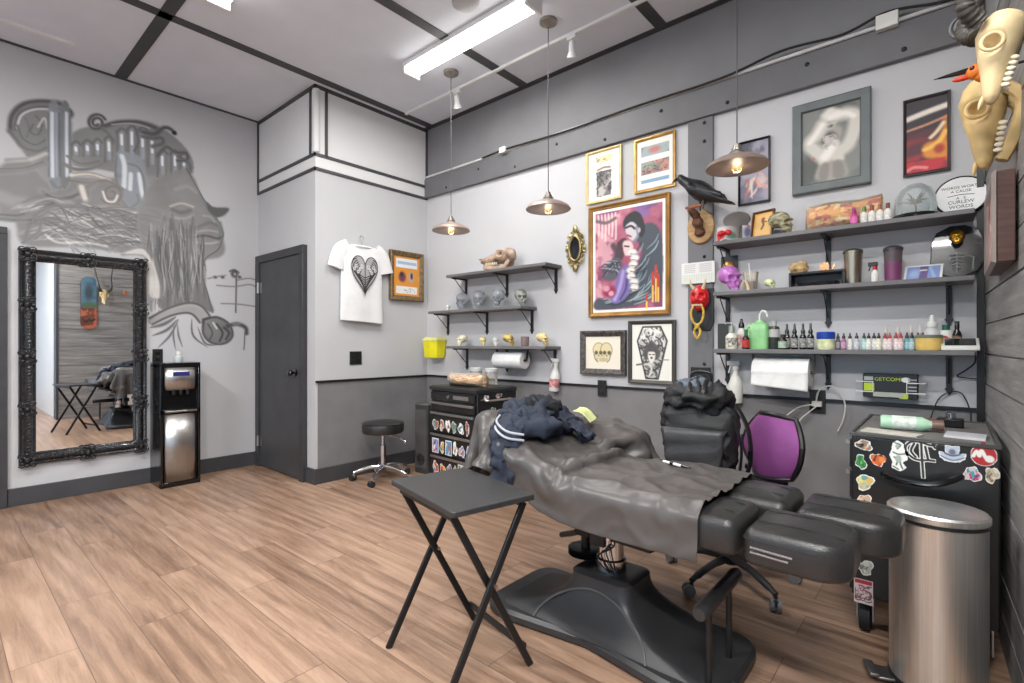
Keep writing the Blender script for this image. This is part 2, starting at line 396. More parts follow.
# plank wall on the right: separate boards with real gaps
def plank_material():
    m = M('grey_planks', (.52, .51, .50), .55, var=.16, scale=2.2, bump=.25, bscale=7, stretch=(8, 1.2, 14)); return m
YE = 1.33
mb = MB(); z = .0; k = 0
while z < 2.44:
    h = .142; x0, x1 = xr(YB), xr(YE); d = (RND.random()-.5)*.004
    mb.add([(x0+d, YB, z), (x1+d, YE, z), (x1+d, YE, z+h-.007), (x0+d, YB, z+h-.007), (x0+.05, YB, z), (x1+.05, YE, z), (x1+.05, YE, z+h-.007), (x0+.05, YB, z+h-.007)],
           [(0, 1, 2, 3), (4, 7, 6, 5), (0, 4, 5, 1), (3, 2, 6, 7), (0, 3, 7, 4), (1, 5, 6, 2)]); z += h; k += 1
ZP = z
struct(mb, 'wall_right', plank_material())
mb = MB()
for a, bq, z0, z1 in ((.012, .2, 0, ZP), (0., .2, ZP, ZC)):
    mb.add([(xr(YB)+a, YB, z0), (xr(YE)+a, YE, z0), (xr(YE)+a, YE, z1), (xr(YB)+a, YB, z1), (xr(YB)+bq, YB, z0), (xr(YE)+bq, YE, z0), (xr(YE)+bq, YE, z1), (xr(YB)+bq, YB, z1)],
           [(0, 1, 2, 3), (4, 7, 6, 5), (0, 4, 5, 1), (3, 2, 6, 7), (0, 3, 7, 4), (1, 5, 6, 2)])
struct(mb, 'wall_right_core', M('plank_backing', (.62, .62, .63), .7))
struct(MB().box(xr(YE)-.012, xr(YE)+.215, YE-.03, YE, 0, 2.5), 'trim_plank_end', char_m)
struct(MB().box(xr(YB)-.03, xr(YB)-.003, YB-.035, YB-.002, 0, 2.655), 'trim_back_corner', black_m)
# the rest of the room behind and beside the viewpoint (seen in the mirror)
struct(MB().box(.33, XR2+.1, YE-.001, YE+.1, 0, ZC), 'wall_side_return', wall_white)
def windowed(axis, c0, c1, a0, a1, wins, name):
    """wall slab on plane with rectangular openings (a along wall, z)"""
    mb = MB()
    cuts = sorted({a0, a1, *[w[0] for w in wins], *[w[1] for w in wins]})
    for p, q in zip(cuts, cuts[1:]):
        w = [w for w in wins if w[0] <= p and w[1] >= q]
        for z0, z1 in ([(0, w[0][2]), (w[0][3], ZC)] if w else [(0, ZC)]):
            if axis == 'x': mb.box(c0, c1, p, q, z0, z1)
            else: mb.box(p, q, c0, c1, z0, z1)
    return struct(mb, name, wall_white)
winX = [(-2.8, -.9, .12, 2.7), (-.5, 1.0, .12, 2.7)]
winY = [(-4.4, -2.5, .3, 2.8), (-2.2, -.3, .3, 2.8), (0., 1.9, .3, 2.8)]
windowed('x', XR2, XR2+.1, YF-.1, YE+.1, winX, 'wall_far_right')
windowed('y', YF-.1, YF, XL-.1, XR2+.1, winY, 'wall_front')
pane = Mglass('window_glass', (.86, .93, .98), .96, .02)
k = 1
for a0, a1, z0, z1 in winX:
    fr = MB(); x = XR2+.02
    for b0, b1, c0, c1 in ((a0, a1, z0, z0+.06), (a0, a1, z1-.06, z1), (a0, a0+.06, z0, z1), (a1-.06, a1, z0, z1), ((a0+a1)/2-.025, (a0+a1)/2+.025, z0, z1)): fr.box(x, x+.06, b0, b1, c0, c1)
    w = struct(fr, 'window_%d' % k, char_m); k += 1
    struct(MB().box(x+.025, x+.031, a0+.05, a1-.05, z0+.05, z1-.05), 'glass_pane', pane, w)
for a0, a1, z0, z1 in winY:
    fr = MB(); y = YF-.08
    for b0, b1, c0, c1 in ((a0, a1, z0, z0+.06), (a0, a1, z1-.06, z1), (a0, a0+.06, z0, z1), (a1-.06, a1, z0, z1), ((a0+a1)/2-.025, (a0+a1)/2+.025, z0, z1)): fr.box(b0, b1, y, y+.06, c0, c1)
    w = struct(fr, 'window_%d' % k, char_m); k += 1
    struct(MB().box(a0+.05, a1-.05, y+.025, y+.031, z0+.05, z1-.05), 'glass_pane', pane, w)
# baseboards, chair rails
BBH = .13
struct(MB().box(XL, XL+.016, .377, YD-.016, 0, BBH), 'baseboard_left', char_m, bevel=.003)
struct(MB().box(-4.165, XD+.016, YD-.016, YD, 0, BBH), 'baseboard_closet_front', char_m, bevel=.003)
struct(MB().box(XD, XD+.016, YD, YB-.016, 0, BBH), 'baseboard_closet_side', char_m, bevel=.003)
struct(MB().box(XD+.016, xr(YB)-.03, YB-.016, YB, 0, BBH), 'baseboard_back', char_m, bevel=.003)
struct(MB().box(XD, XD+.012, YD, YB-.012, .852, .87), 'trim_1', black_m)
struct(MB().box(XD, xr(YB)-.03, YB-.012, YB, .852, .87), 'trim_2', black_m)
# closet block upper white box with dark reveals
def reveal(name, mb): return struct(mb, name, char_m)
t = .012
mb = MB()
for z0 in (2.655, 2.775): mb.box(XL, XD+t, YD-t, YD, z0-.012, z0+.012); mb.box(XD, XD+t, YD-t, YB, z0-.012, z0+.012)
mb.box(XL, XD+t, YD-t, YD, ZC-.03, ZC); mb.box(XD, XD+t, YD-t, YB, ZC-.03, ZC)
mb.box(XL, XL+.02, YD-t, YD, 2.66, ZC); mb.box(XD, XD+t, YB-.02, YB, 2.66, ZC)
mb.box(XD-.085, XD-.062, YD-t, YD, 2.775, ZC); mb.box(XD, XD+t, YD+.085, YD+.108, 2.775, ZC)
reveal('trim_3', mb)
struct(MB().lathe([(.03, 0), (.03, ZC-2.83)], (XD-.018, YD+.018, 2.8), 20), 'trim_4', wall_white)
# horizontal beam, vertical post, ledge
struct(MB().box(XD, xr(YB)-.003, YB-.035, YB, 2.655, 2.845), 'trim_beam', beam_m, bevel=.004)
mb = MB()
for i in range(9):
    x = -3.7+i*.44; mb.lathe([(.012, 0), (.012, .004), (.006, .008)], (0, 0, 0), 8, Tm(x, YB-.035, 2.70+.08*(i % 2)) @ Rm(PI/2, 'X'))
for z in (2.62, 2.5, 1.75, 1.05, 2.1): mb.lathe([(.011, 0), (.011, .004), (.005, .008)], (0, 0, 0), 8, Tm(-1.21, YB-.02, z) @ Rm(PI/2, 'X'))
pst0 = on(689, 300, y=YB).x; pst1 = on(714, 300, y=YB).x
struct(mb, 'trim_bolts', black_mt)
struct(MB().box(pst0, pst1, YB-.02, YB, .872, 2.655), 'trim_post', beam_m, bevel=.003)
# ceiling panel joints
mb = MB(); w = .04
for x in (-3.93, -2.716, -1.497, -.278, .94, 2.16): mb.box(x-w, x+w, YF, YB, ZC-.006, ZC)
for y in (1.03, -1.4): mb.box(XL, XR2, y-w, y+w, ZC-.006, ZC)
mb.box(XL, XR2, YB-.05, YB, ZC-.007, ZC); mb.box(XL, XL+.03, YF, YD, ZC-.007, ZC)
struct(mb, 'trim_ceiling_joints', char_m)
# doors
def door(name, x0, x1, y, z1):
    d = struct(MB().box(x0, x1, y-.03, y-.004, .012, z1), name, char_m, bevel=.003)
    fr = MB(); f = .07
    fr.box(x0-f, x0, y-.045, y, 0, z1); fr.box(x1, x1+f, y-.045, y, 0, z1); fr.box(x0-f, x1+f, y-.045, y, z1, z1+f)
    struct(fr, 'door_frame', M('door_frame_charcoal', (.2, .2, .21), .5), d, .003)
    return d
d1 = door('door_1', -5.045, -4.235, YD, 1.96)
mb = MB(); x = -4.31; z = .93; y = YD-.03
mb.lathe([(.03, 0), (.03, .008), (.012, .012), (.012, .035), (.024, .04), (.029, .055), (.022, .068), (0, .072)], (0, 0, 0), 18, Tm(x, y, z) @ Rm(PI/2, 'X'))
struct(mb, 'door_handle', black_gl, d1)
for z in (.25, 1.72):
    struct(MB().cyl((-5.043, YD-.048, z-.05), (-5.043, YD-.048, z+.05), .011, n=10).box(-5.043, -5.0, YD-.034, YD-.03, z-.05, z+.05), 'hinge', steel, d1)
# dark door frame at the left edge of the photograph (door in the left wall)
d2 = struct(MB().box(XL+.004, XL+.02, -.55, .30, .012, 1.97), 'door_2', char_m, bevel=.003)
fr = MB(); fr.box(XL, XL+.03, .30, .375, 0, 1.97); fr.box(XL, XL+.03, -.645, -.55, 0, 1.97); fr.box(XL, XL+.03, -.645, .375, 1.97, 2.02)
struct(fr, 'door_frame', MATS['door_frame_charcoal'], d2, .003)
struct(MB().lathe([(.03, 0), (.03, .008), (.012, .012), (.012, .035), (.028, .05), (0, .07)], (0, 0, 0), 16, Tm(XL+.03, -.47, .95) @ Rm(PI/2, 'Y')), 'door_handle', black_gl, d2)
# ------------------------------------------------------------------ camera, world, lights
cam = bpy.data.cameras.new('camera'); co = bpy.data.objects.new('camera', cam); C.objects.link(co)
co.location = (0, 0, CH); co.rotation_euler = (PI/2, 0, YAW); cam.sensor_width = 36; cam.lens = 36*FPX/1024; cam.shift_y = -(341.5-HY)/1024
cam.clip_start = .02; bpy.context.scene.camera = co
wd = bpy.data.worlds.new('world'); bpy.context.scene.world = wd; wd.use_nodes = True
wn = wd.node_tree.nodes; sk = wn.new('ShaderNodeTexSky'); sk.sky_type = 'HOSEK_WILKIE'; sk.sun_direction = (.3, .5, .8); sk.turbidity = 4; sk.ground_albedo = .5
hs = wn.new('ShaderNodeHueSaturation'); hs.inputs['Saturation'].default_value = .25; wd.node_tree.links.new(sk.outputs[0], hs.inputs['Color']); wd.node_tree.links.new(hs.outputs[0], wn['Background'].inputs['Color']); wn['Background'].inputs['Strength'].default_value = 8.0
def area(name, loc, sx, sy, power, col=(1, 1, 1), rot=(0, 0, 0)):
    l = bpy.data.lights.new(name, 'AREA'); l.shape = 'RECTANGLE'; l.size = sx; l.size_y = sy; l.energy = power; l.color = col
    o = bpy.data.objects.new(name, l); C.objects.link(o); o.location = loc; o.rotation_euler = rot; return o
def point(name, loc, power, r=.03, col=(1, .85, .65)):
    l = bpy.data.lights.new(name, 'POINT'); l.energy = power; l.shadow_soft_size = r; l.color = col
    o = bpy.data.objects.new(name, l); C.objects.link(o); o.location = loc; return o
tube_m = M('lit_diffuser', (1, .99, .97), .5, emit=9, var=0)
def fluorescent(x0, x1, y, label, power):
    t = thing('fluorescent_light', label, 'ceiling light', ((x0+x1)/2, y, ZC-.09), 0, 'wraparound ceiling lights'); hx = (x1-x0)/2
    part(MB().box(-hx, hx, -.075, .075, .055, .09), 'housing', white_mt, t, bevel=.004)
    rings = []
    for x in (-hx+.02, hx-.02):
        rings.append([(x, .07*math.cos(PI+PI*i/10), .055+.05*math.sin(PI+PI*i/10)) for i in range(11)])
    part(MB().loft(rings), 'diffuser', tube_m, t)
    for s in (-1, 1): part(MB().box(s*hx-.012, s*hx+.012, -.078, .078, 0, .09), 'end_cap', white_mt, t, bevel=.004)
    area('tube_lamp', ((x0+x1)/2, y, ZC-.105), (x1-x0)*.95, .12, power, (1, .985, .96))
fluorescent(-3.19, -1.97, 2.48, 'lit white strip light on the ceiling between the two leftmost pendant lamps and the room', 24)
fluorescent(-3.43, -2.2, 1.17, 'lit white strip light cut off by the top edge of the photo', 36)
fluorescent(-3.43, -2.2, -1.2, 'added unseen strip light behind the viewpoint, for fill', 120)  # added fixture out of view, brings more light from the camera side
fluorescent(-.3, .9, -.9, 'added unseen fill strip light on the ceiling behind the viewpoint near the windows', 130)  # invented out-of-frame fitting that lifts the light from behind the viewpoint
fluorescent(-.75, .47, .75, 'added unseen strip light above the viewpoint, brightening the right side', 60)  # extra unseen fitting put in to brighten the dim right side
sc = bpy.context.scene
sc.view_settings.view_transform = 'Standard'; sc.view_settings.look = 'None'; sc.view_settings.exposure = .05; sc.view_settings.gamma = 1.07
sc.cycles.use_denoising = True; sc.cycles.max_bounces = 10; sc.cycles.transparent_max_bounces = 16; sc.cycles.sample_clamp_indirect = 8; sc.cycles.caustics_reflective = False; sc.cycles.caustics_refractive = False
# ================================================================== furniture
def rrect(hx, hy, r, z, cx=0, cy=0, k=6):
    """rounded rectangle ring; r = radius or (++, -+, --, +-)"""
    rs = r if isinstance(r, (tuple, list)) else (r,)*4; out = []
    for (sx, sy, a0), rr in zip(((1, 1, 0), (-1, 1, 90), (-1, -1, 180), (1, -1, 270)), rs):
        rr = max(.0005, min(rr, hx*.999, hy*.999))
        for i in range(k+1):
            a = math.radians(a0+90*i/k); out.append((cx+sx*(hx-rr)+rr*math.cos(a), cy+sy*(hy-rr)+rr*math.sin(a), z))
    return out
def pad_rings(hx, hy, z0, z1, rc, re, crown=.006, cx=0, cy=0):
    R = []; rcs = rc if isinstance(rc, (tuple, list)) else (rc,)*4
    def ring(ins, z): R.append(rrect(hx-ins, hy-ins, [max(.004, q-ins) for q in rcs], z, cx, cy))
    for i in range(5):
        a = PI/2*i/4; ring(re*(1-math.sin(a))*.6, z0+re*.6*(1-math.cos(a)))
    for i in range(6):
        a = PI/2*i/5; ring(re*(1-math.cos(a)), z1-re*(1-math.sin(a)))
    for q in (.35, .7): ring(re+(min(hx, hy)-re)*q, z1+crown*(q+.2)/.9)
    return R
def wrinkle(mb, amp, sc, seed=0):
    o = V((seed*3.1, seed*1.7, 0))
    mb.v = [tuple(V(p)+amp*MN.noise_vector(V(p)*sc+o)) for p in mb.v]; return mb
# ---- folding tray table
t = thing('tray_table', 'black folding tray table with crossed legs in front of the tattoo chair', 'table', (-1.393, 1.307, 0), math.radians(-12.4))
TT = .645
part(MB().prism([q[:2] for q in rrect(.245, .17, .014, 0)], TT-.02, TT), 'tabletop', M('tray_top_black', (.17, .17, .175), .42, var=.06, scale=30, bump=.06, bscale=300), t, bevel=.003)
part(MB().box(-.2, .2, -.15, -.128, TT-.045, TT-.02).box(-.2, .2, .128, .15, TT-.045, TT-.02), 'rail', black_m, t)
for x in (-.205, .2):
    for s in (1, -1):
        xi = x+(-.012 if s > 0 else .012)*(1 if x > 0 else -1)
        part(MB().bar((xi, s*.19, .0), (xi, -s*.14, TT-.03), .013, .026, (0, 1, 0)), 'leg', black_m, t, bevel=.003)
    part(MB().cyl((x-.025, .012, .35), (x+.025, .012, .35), .007, n=10), 'pivot_bolt', steel, t)
part(MB().bar((-.19, .165, .075), (.19, .165, .075), .012, .024), 'stretcher', black_m, t, bevel=.002)
# ---- tattoo chair
BX, BY = -1.06, 1.85
tc_ = thing('tattoo_chair', 'black padded tattoo client chair with split leg rests and broad pedestal base', 'tattoo chair', (BX, BY, 0))
base_m = M('base_black_plastic', (.17, .17, .175), .38, var=.06, scale=10, bump=.06, bscale=250)
def plan(k, ins, z):
    out = []
    n = 64
    for i in range(n):
        a = 2*PI*i/n; c, s_ = math.cos(a), math.sin(a)
        x = (.52-ins)*math.copysign(abs(c)**.22, c); hy = .25-.06*math.exp(-(x/.26)**2)-ins
        out.append((x, hy*math.copysign(abs(s_)**.35, s_), z))
    return out
part(MB().loft([plan(0, .015, 0), plan(0, 0, .012), plan(0, 0, .036), plan(0, .012, .05)]), 'base_plate', base_m, tc_)
rings = []
for i in range(13):
    u = i/12; hx = .135+.32*(1-u)**2.6; hy = .115+.085*(1-u)**1.6; z = .046+.20*u
    rings.append(rrect(hx, hy, .05, z))
rings.append(rrect(.122, .102, .045, .253)); rings.append(rrect(.09, .07, .04, .254))
ped = MB().loft(rings); part(ped, 'pedestal', base_m, tc_)
arch = []
for i in range(25):
    q = PI*i/24; xx = -.25*math.cos(q)*(1-.35*math.sin(q)); u = max(0, math.sin(q))**.8*.78
    arch.append((xx*1.0, -(.115+.085*(1-u)**1.6)-.002, .05+.20*u))
part(MB().tube(arch, .0045, 6), 'arch_groove', M('arch_edge', (.33, .33, .33), .4), tc_)
cl = MB(); cl.lathe([(.062, .25), (.062, .30), (.052, .305), (.052, .46), (.044, .465), (.044, .55)], n=24)
part(cl, 'column', chrome, tc_)
lw = MB()
for z in (.256, .268, .28): lw.lathe([(.07, z), (.078, z+.004), (.07, z+.008)], (-.155, .05, 0), 28)
part(lw, 'bellows_ring', black_m, tc_)
part(MB().cbox((-.15, .04, .37), .075, .065, .05).cyl((-.15, .04, .26), (-.15, .04, .35), .02).cyl((-.15, .04, .39), (-.15, .04, .54), .011), 'actuator', black_mt, tc_, bevel=.004)
part(MB().bar((-.02, -.02, .40), (.22, -.08, .42), .035, .04).cbox((-.03, -.03, .40), .07, .07, .09).bar((.08, .03, .46), (.1, .03, .55), .02, .03), 'motor_arm', black_m, tc_, bevel=.005)
part(MB().tube([(-.2, .14, .33), (-.33, .2, .26), (-.42, .24, .22)], .014, 8), 'pedal_lever', black_m, tc_)
cb = MB()
for k in range(4): cb.tube(spline([(.03+.01*k, -.06, .26), (-.02+.02*k, -.08, .32+.02*k), (.05, -.06, .38), (.0, -.03, .46)], 5), .003, 5)
part(cb, 'hydraulic_hose', rubber, tc_)
ST = .652
und = MB().box(-.12, .52, -.19, .19, ST-.145, ST-.112).box(-.07, .08, -.1, .1, ST-.19, ST-.14)
part(und, 'underframe', black_mt, tc_, bevel=.005)
part(MB().loft(pad_rings(.175, .28, ST-.115, ST, .05, .035, cx=.12)), 'seat_cushion', leather, tc_)
for s in (-1, 1):
    hx = .163; ox = .075 if s > 0 else 0.
    m_ = MB().loft(pad_rings(hx, .136, ST-.112, ST, .04, .035, .008, .418+ox, s*.145)); part(m_, 'thigh_pad', leather, tc_)
    rc = (.085, .03, .03, .085)
    cp = part(MB(Tm(.60, s*.147, 0) @ Rm(math.radians(.3), 'Y') @ Tm(-.60, -s*.147, 0)).loft(pad_rings(.14 if s > 0 else .134, .138, ST-.117, ST-.010, rc, .03, .008, (.734 if s > 0 else .728)+ox, s*.147)), 'calf_pad', leather, tc_)
    sm = MB(); 
    for y in (-.06, .06): sm.tube([(.62+ox, s*.147+y, ST-.0055), (.74+ox, s*.147+y, ST-.003), (.845+ox, s*.147+y, ST-.010)], .0022, 5)
    sm.tube([p for p in rrect((.14 if s > 0 else .134)-.0012, .138-.0012, rc, ST-.042, (.734 if s > 0 else .728)+ox, s*.147)], .0025, 5, closed=True)
    part(sm, 'piping', leather, cp)
    sm = MB()
    for y in (-.05, .05): sm.tube([(.29+ox, s*.145+y, ST+.004), (.42+ox, s*.145+y, ST+.006), (.55+ox, s*.145+y, ST+.003)], .0022, 5)
    part(sm, 'piping', leather, bpy.data.objects[cp.name])
zt = MB()
zt.tube([(.62, .147*-1-.1385, ST-.062), (.68, -.1475-.1395, ST-.064), (.73, -.1475-.139, ST-.066)], .004, 6); zt.tube([(.62, -.286, ST-.076), (.72, -.286, ST-.08)], .0035, 6)
part(zt, 'zipper', chrome, tc_)
BA = math.radians(19.5); bm_ = Tm(-.045, 0, ST-.06) @ Rm(BA, 'Y')
part(MB(bm_).loft(pad_rings(.225, .275, -.055, .055, .06, .035, .008, -.215)), 'backrest', leather, tc_)
part(MB(bm_).box(-.42, -.02, -.16, .16, -.09, -.055), 'backrest_frame', black_mt, tc_, bevel=.005)
hm_ = Tm(-.53, .02, .745) @ Rm(math.radians(24), 'Y')
part(MB(hm_).loft(pad_rings(.125, .175, -.06, .06, .06, .04)), 'headrest', leather, tc_)
part(MB().bar((-.44, .02, .70), (-.38, .02, .67), .06, .02), 'headrest_bracket', chrome, tc_)
part(MB().bar((-.36, -.17, .66), (-.45, -.22, .555), .03, .012).cbox((-.46, -.225, .545), .05, .03, .025), 'arm_bracket', black_mt, tc_, bevel=.003)
am = Tm(-.27, .43, .725) @ Rm(math.radians(9), 'Y')
part(MB(am).loft(pad_rings(.2, .075, -.04, .04, .04, .025)), 'armrest', leather, tc_)
part(MB().bar((-.22, .43, .69), (-.22, .43, .57), .04, .02).bar((-.22, .44, .575), (-.22, .2, .575), .04, .02), 'armrest_bracket', black_mt, tc_)
FXb = .455
fb = MB(); fb.tube([(FXb, -.245, .318), (FXb, -.23, .318), (FXb, .12, .322), (FXb, .135, .322)], [.02, .025, .025, .02], 14)
part(fb, 'foot_bar', leather, tc_)
for y in (-.155, .045): part(MB().cyl((FXb, y, .045), (FXb, y, .31), .0105, n=12), 'foot_bar_post', black_m, tc_)
# ---- a small cloth solver (position based) for the plastic drapes
def cloth(P, dx, dy, boxes, steps=170, its=10, fr=.6, thick=.013, kb=.08, g=2.2):
    P = P.astype(float).copy(); Vv = np.zeros_like(P); dt = 1/60
    inv = [(np.array(m.inverted().to_3x3()), np.array(m.to_3x3()), np.array(m.translation), np.array(h), r) for m, h, r in boxes]
    def so(A, B, Ln, k):
        d = P[B]-P[A]; l = np.sqrt((d*d).sum(-1, keepdims=True))+1e-9; c = d*(.5*k*(1-Ln/l)); P[A] += c; P[B] -= c
    def sl(n, st, o): return slice(o, n-st, 2*st), slice(o+st, n, 2*st)
    ny, nx = P.shape[:2]; S = slice(None); dg = math.hypot(dx, dy); cons = []
    def pair(ax, st, Ln, k):
        n = (ny, nx)[ax]
        for o in range(2*st):
            a = range(o, n-st, 2*st); m = len(a)
            if not m: continue
            A = slice(o, o+(m-1)*2*st+1, 2*st); B = slice(o+st, o+st+(m-1)*2*st+1, 2*st)
            cons.append(((A, S), (B, S), Ln, k) if ax == 0 else ((S, A), (S, B), Ln, k))
    pair(1, 1, dx, 1); pair(0, 1, dy, 1)
    for o in (0, 1):
        m = len(range(o, ny-1, 2)); A = slice(o, o+(m-1)*2+1, 2); B = slice(o+1, o+1+(m-1)*2+1, 2)
        cons.append(((A, slice(0, -1)), (B, slice(1, None)), dg, .3)); cons.append(((A, slice(1, None)), (B, slice(0, -1)), dg, .3))
    pair(1, 2, 2*dx, kb); pair(0, 2, 2*dy, kb)
    for it in range(steps):
        Q = P.copy(); Vv[..., 2] -= g*dt; Vv *= .965; P += Vv*dt
        for _ in range(its):
            for c in cons: so(*c)
        F = np.zeros(P.shape[:2])
        for Ri, R_, T_, h, r in inv:
            q = (P-T_) @ Ri.T; a = np.abs(q)-(h-r); o = np.maximum(a, 0); lo = np.sqrt((o*o).sum(-1)); ins = np.minimum(a.max(-1), 0)
            d = lo+ins-r-thick; hit = d < 0
            if not hit.any(): continue
            nrm = np.where(lo[..., None] > 1e-7, o/(lo[..., None]+1e-9), (a >= a.max(-1, keepdims=True)).astype(float))*np.sign(q)
            P -= np.where(hit[..., None], (d[..., None]*nrm) @ R_.T, 0); F = np.maximum(F, hit)
        k = F[..., None]*fr; D = P-Q; D = D*(1-k); P = Q+D; P[..., 2] = np.maximum(P[..., 2], .01)
        Vv = D/dt
    return P
def cloth_mb(P):
    ny, nx = P.shape[:2]; mb = MB(); mb.v = [tuple(p) for p in P.reshape(-1, 3)]
    mb.f = [(j*nx+i, j*nx+i+1, (j+1)*nx+i+1, (j+1)*nx+i) for j in range(ny-1) for i in range(nx-1)]; mb.mi = [0]*len(mb.f); return mb
cmx = Tm(BX, BY, 0)
seatB = [(cmx @ Tm(.23, 0, ST-.055), (.37, .28, .055), .03), (cmx @ bm_ @ Tm(-.215, 0, 0), (.225, .275, .055), .03),
         (cmx @ am, (.2, .075, .04), .02), (cmx @ hm_, (.125, .175, .06), .04), (cmx @ Tm(0, 0, .3), (.13, .11, .25), .02)]
def sheet(x0, x1, y0, y1, n, z, comp, seed, zfun=None):
    nx = int((x1-x0)/n)+1; ny = int((y1-y0)/n)+1; X, Y = np.meshgrid(np.linspace(x0, x1, nx), np.linspace(y0, y1, ny)); cx, cy = (x0+x1)/2, (y0+y1)/2
    r = np.random.RandomState(seed); Z = np.full_like(X, z)+(zfun(X, Y) if zfun else 0)
    for k in range(14):
        a = r.uniform(0, PI); f = r.uniform(9, 30); Z += r.uniform(.002, .007)*np.sin(f*(X*math.cos(a)+Y*math.sin(a))+r.uniform(0, 6))
    dx = X[0, 1]-X[0, 0]; dy = Y[1, 0]-Y[0, 0]
    P = np.stack([cx+(X-cx)*comp, cy+(Y-cy)*comp, Z], -1); return P, dx, dy
# main drape: a little larger than its footprint so that it buckles into folds
P, dx, dy = sheet(-1.62, -.57, 1.42, 2.49, .0165, .70, .95, 4, lambda X, Y: np.maximum(0, (-1.1-X))*.36+.05*np.exp(-((Y-2.3)/.12)**2)*(X < -1.1))
P = P-np.array((-1.1, 1.9, 0)); _c, _s = math.cos(-.06), math.sin(-.06); P = P @ np.array(((_c, _s, 0), (-_s, _c, 0), (0, 0, 1)))+np.array((-1.1, 1.9, 0))
P = cloth(P, dx, dy, seatB, 260, 18)
def crease(P, amp, seed, sc=4.5):
    ny, nx = P.shape[:2]; U = np.gradient(P, axis=1); W_ = np.gradient(P, axis=0); Nn = np.cross(U, W_); Nn /= np.linalg.norm(Nn, axis=-1, keepdims=True)+1e-9
    r = random.Random(seed); Z = np.zeros((ny, nx))
    for j in range(ny):
        for i in range(nx):
            p = V(P[j, i]); w = p+.05*MN.noise_vector(p*7+V((seed, 0, 0)))
            a = (1-abs(MN.noise(V((w.x*sc*.75, w.y*sc*1.5, w.z*sc))+V((seed, 3.1, 0)))*1.6)); b = (1-abs(MN.noise(V((w.x*sc*2.3+w.y*4, w.y*sc*1.9, w.z*sc*2))+V((0, seed, 7)))*1.6))
            Z[j, i] = amp*(max(0, a)**5+.5*max(0, b)**6)+amp*.35*MN.noise(w*sc*1.3)
    return P+Nn*np.maximum(Z, -.002)[..., None]
P = crease(P, .020, 3)
dr = cloth_mb(P); drape = single(dr, 'plastic_drape', plastic_drape, 'creased dark grey plastic sheet draped over the seat and back of the tattoo chair', 'plastic sheet', solid=.002, sub=1, ang=180)
P, dx, dy = sheet(-1.93, -1.40, 1.52, 2.20, .02, .93, .93, 9)
P = cloth(P, dx, dy, seatB[1:], 240, 16); P = crease(P, .018, 11)
single(cloth_mb(P), 'headrest_cover', plastic_drape, 'grey plastic sheet wrapped over the headrest of the tattoo chair beside the stickered chest', 'plastic sheet', solid=.002, sub=1, ang=180)
# ---- jacket on the backrest
def ridged(p, sc, seed=0):
    v = 0; a = 1
    for k in range(4):
        v += a*(1-abs(MN.noise(V(p)*sc+V((seed, k*5.3, 1.7))))*2); sc *= 1.9; a *= .55
    return v
navy = M('navy_fleece', (.135, .16, .215), .85, var=.14, scale=12, bump=.2, bscale=200)
jk = thing('hooded_jacket', 'crumpled navy hooded jacket thrown over the back of the tattoo chair', 'jacket', (-1.43, 1.81, .765))
def blob(c, rx, ry, rz, seed, amp=.028, sc=9, nu=44, nv=26):
    mb = MB(); mb.ell((0, 0, 0), 1, 1, 1, nu, nv); vs = []
    for p in mb.v:
        q = V(p); d = V((q.x*rx, q.y*ry, q.z*rz)); n = V((q.x/rx, q.y/ry, q.z/rz)).normalized()
        w = V(c)+d; w += n*(amp*(ridged(w, sc, seed)-.9)); vs.append(tuple(w))
    mb.v = vs; return mb
b1 = blob((0, .03, .06), .135, .19, .045, 1, .05, 10, 64, 36)
b2 = blob((-.035, -.0, .10), .10, .12, .035, 5, .045, 12, 56, 30)
b1.add(b2.v, b2.f)
def sleeve(pts, rs, seed, amp=.02, n=26):
    pp = spline(pts, 9); m = len(pp); rr = [rs[0]+(rs[-1]-rs[0])*i/(m-1) for i in range(m)]
    mb = MB().tube(pp, rr, n, caps=True, squash=.5); mb.v = [tuple(V(p)+amp*V((ridged(p, 16, seed)-1, ridged(p, 16, seed+3)-1, ridged(p, 14, seed+7)-1))) for p in mb.v]; return mb
part(b1, 'body', navy, jk, ang=180)
part(sleeve([(-.02, -.13, .075), (.0, -.19, .05), (.02, -.238, -.02), (.035, -.255, -.1), (.03, -.25, -.19)], [.075, .055], 2), 'sleeve', navy, jk, ang=180)
part(sleeve([(.03, .12, .07), (.10, .16, .045), (.16, .13, .02), (.20, .11, .0)], [.06, .045], 8), 'sleeve', navy, jk, ang=180)
stp = MB()
for k in (0, 1):
    stp.tube(spline([(-.07+.01*k, -.16-.012*k, .10-.02*k), (-.02, -.235-.008*k, .085-.024*k), (.05, -.25-.008*k, .055-.024*k), (.1, -.20, .04-.024*k)], 6), .005, 8)
part(stp, 'white_stripe', M('stripe_white', (.66, .67, .70), .8), jk)
part(blob((-.02, .07, .125), .085, .085, .032, 12, .032, 13), 'hood', M('black_lining', (.075, .08, .095), .9, bump=.2), jk, ang=180)
# yellow-green paper and pen on the drape
cvp = Cv(.10, .14, .004, (.88, .90, .62)); 
for i in range(9): cvp.line([(.012, .02+.012*i), (.05+.035*RND.random(), .02+.012*i)], .0016, (.55, .62, .25), smooth=False)
def paperfn(x, y): return (x-.05, y-.07, .012*math.sin(x*40)+.006*math.cos(y*30))
pm = cvp.mesh('leaflet', paint_m, paperfn)
o = bpy.data.objects.new('leaflet', pm); C.objects.link(o); o.location = (-1.36, 2.12, .835); o.rotation_euler = (.1, BA+.1, .35); tag(o, 'yellow green printed leaflet lying on the chair back beside the navy jacket', 'leaflet'); finish(o, solid=.001)
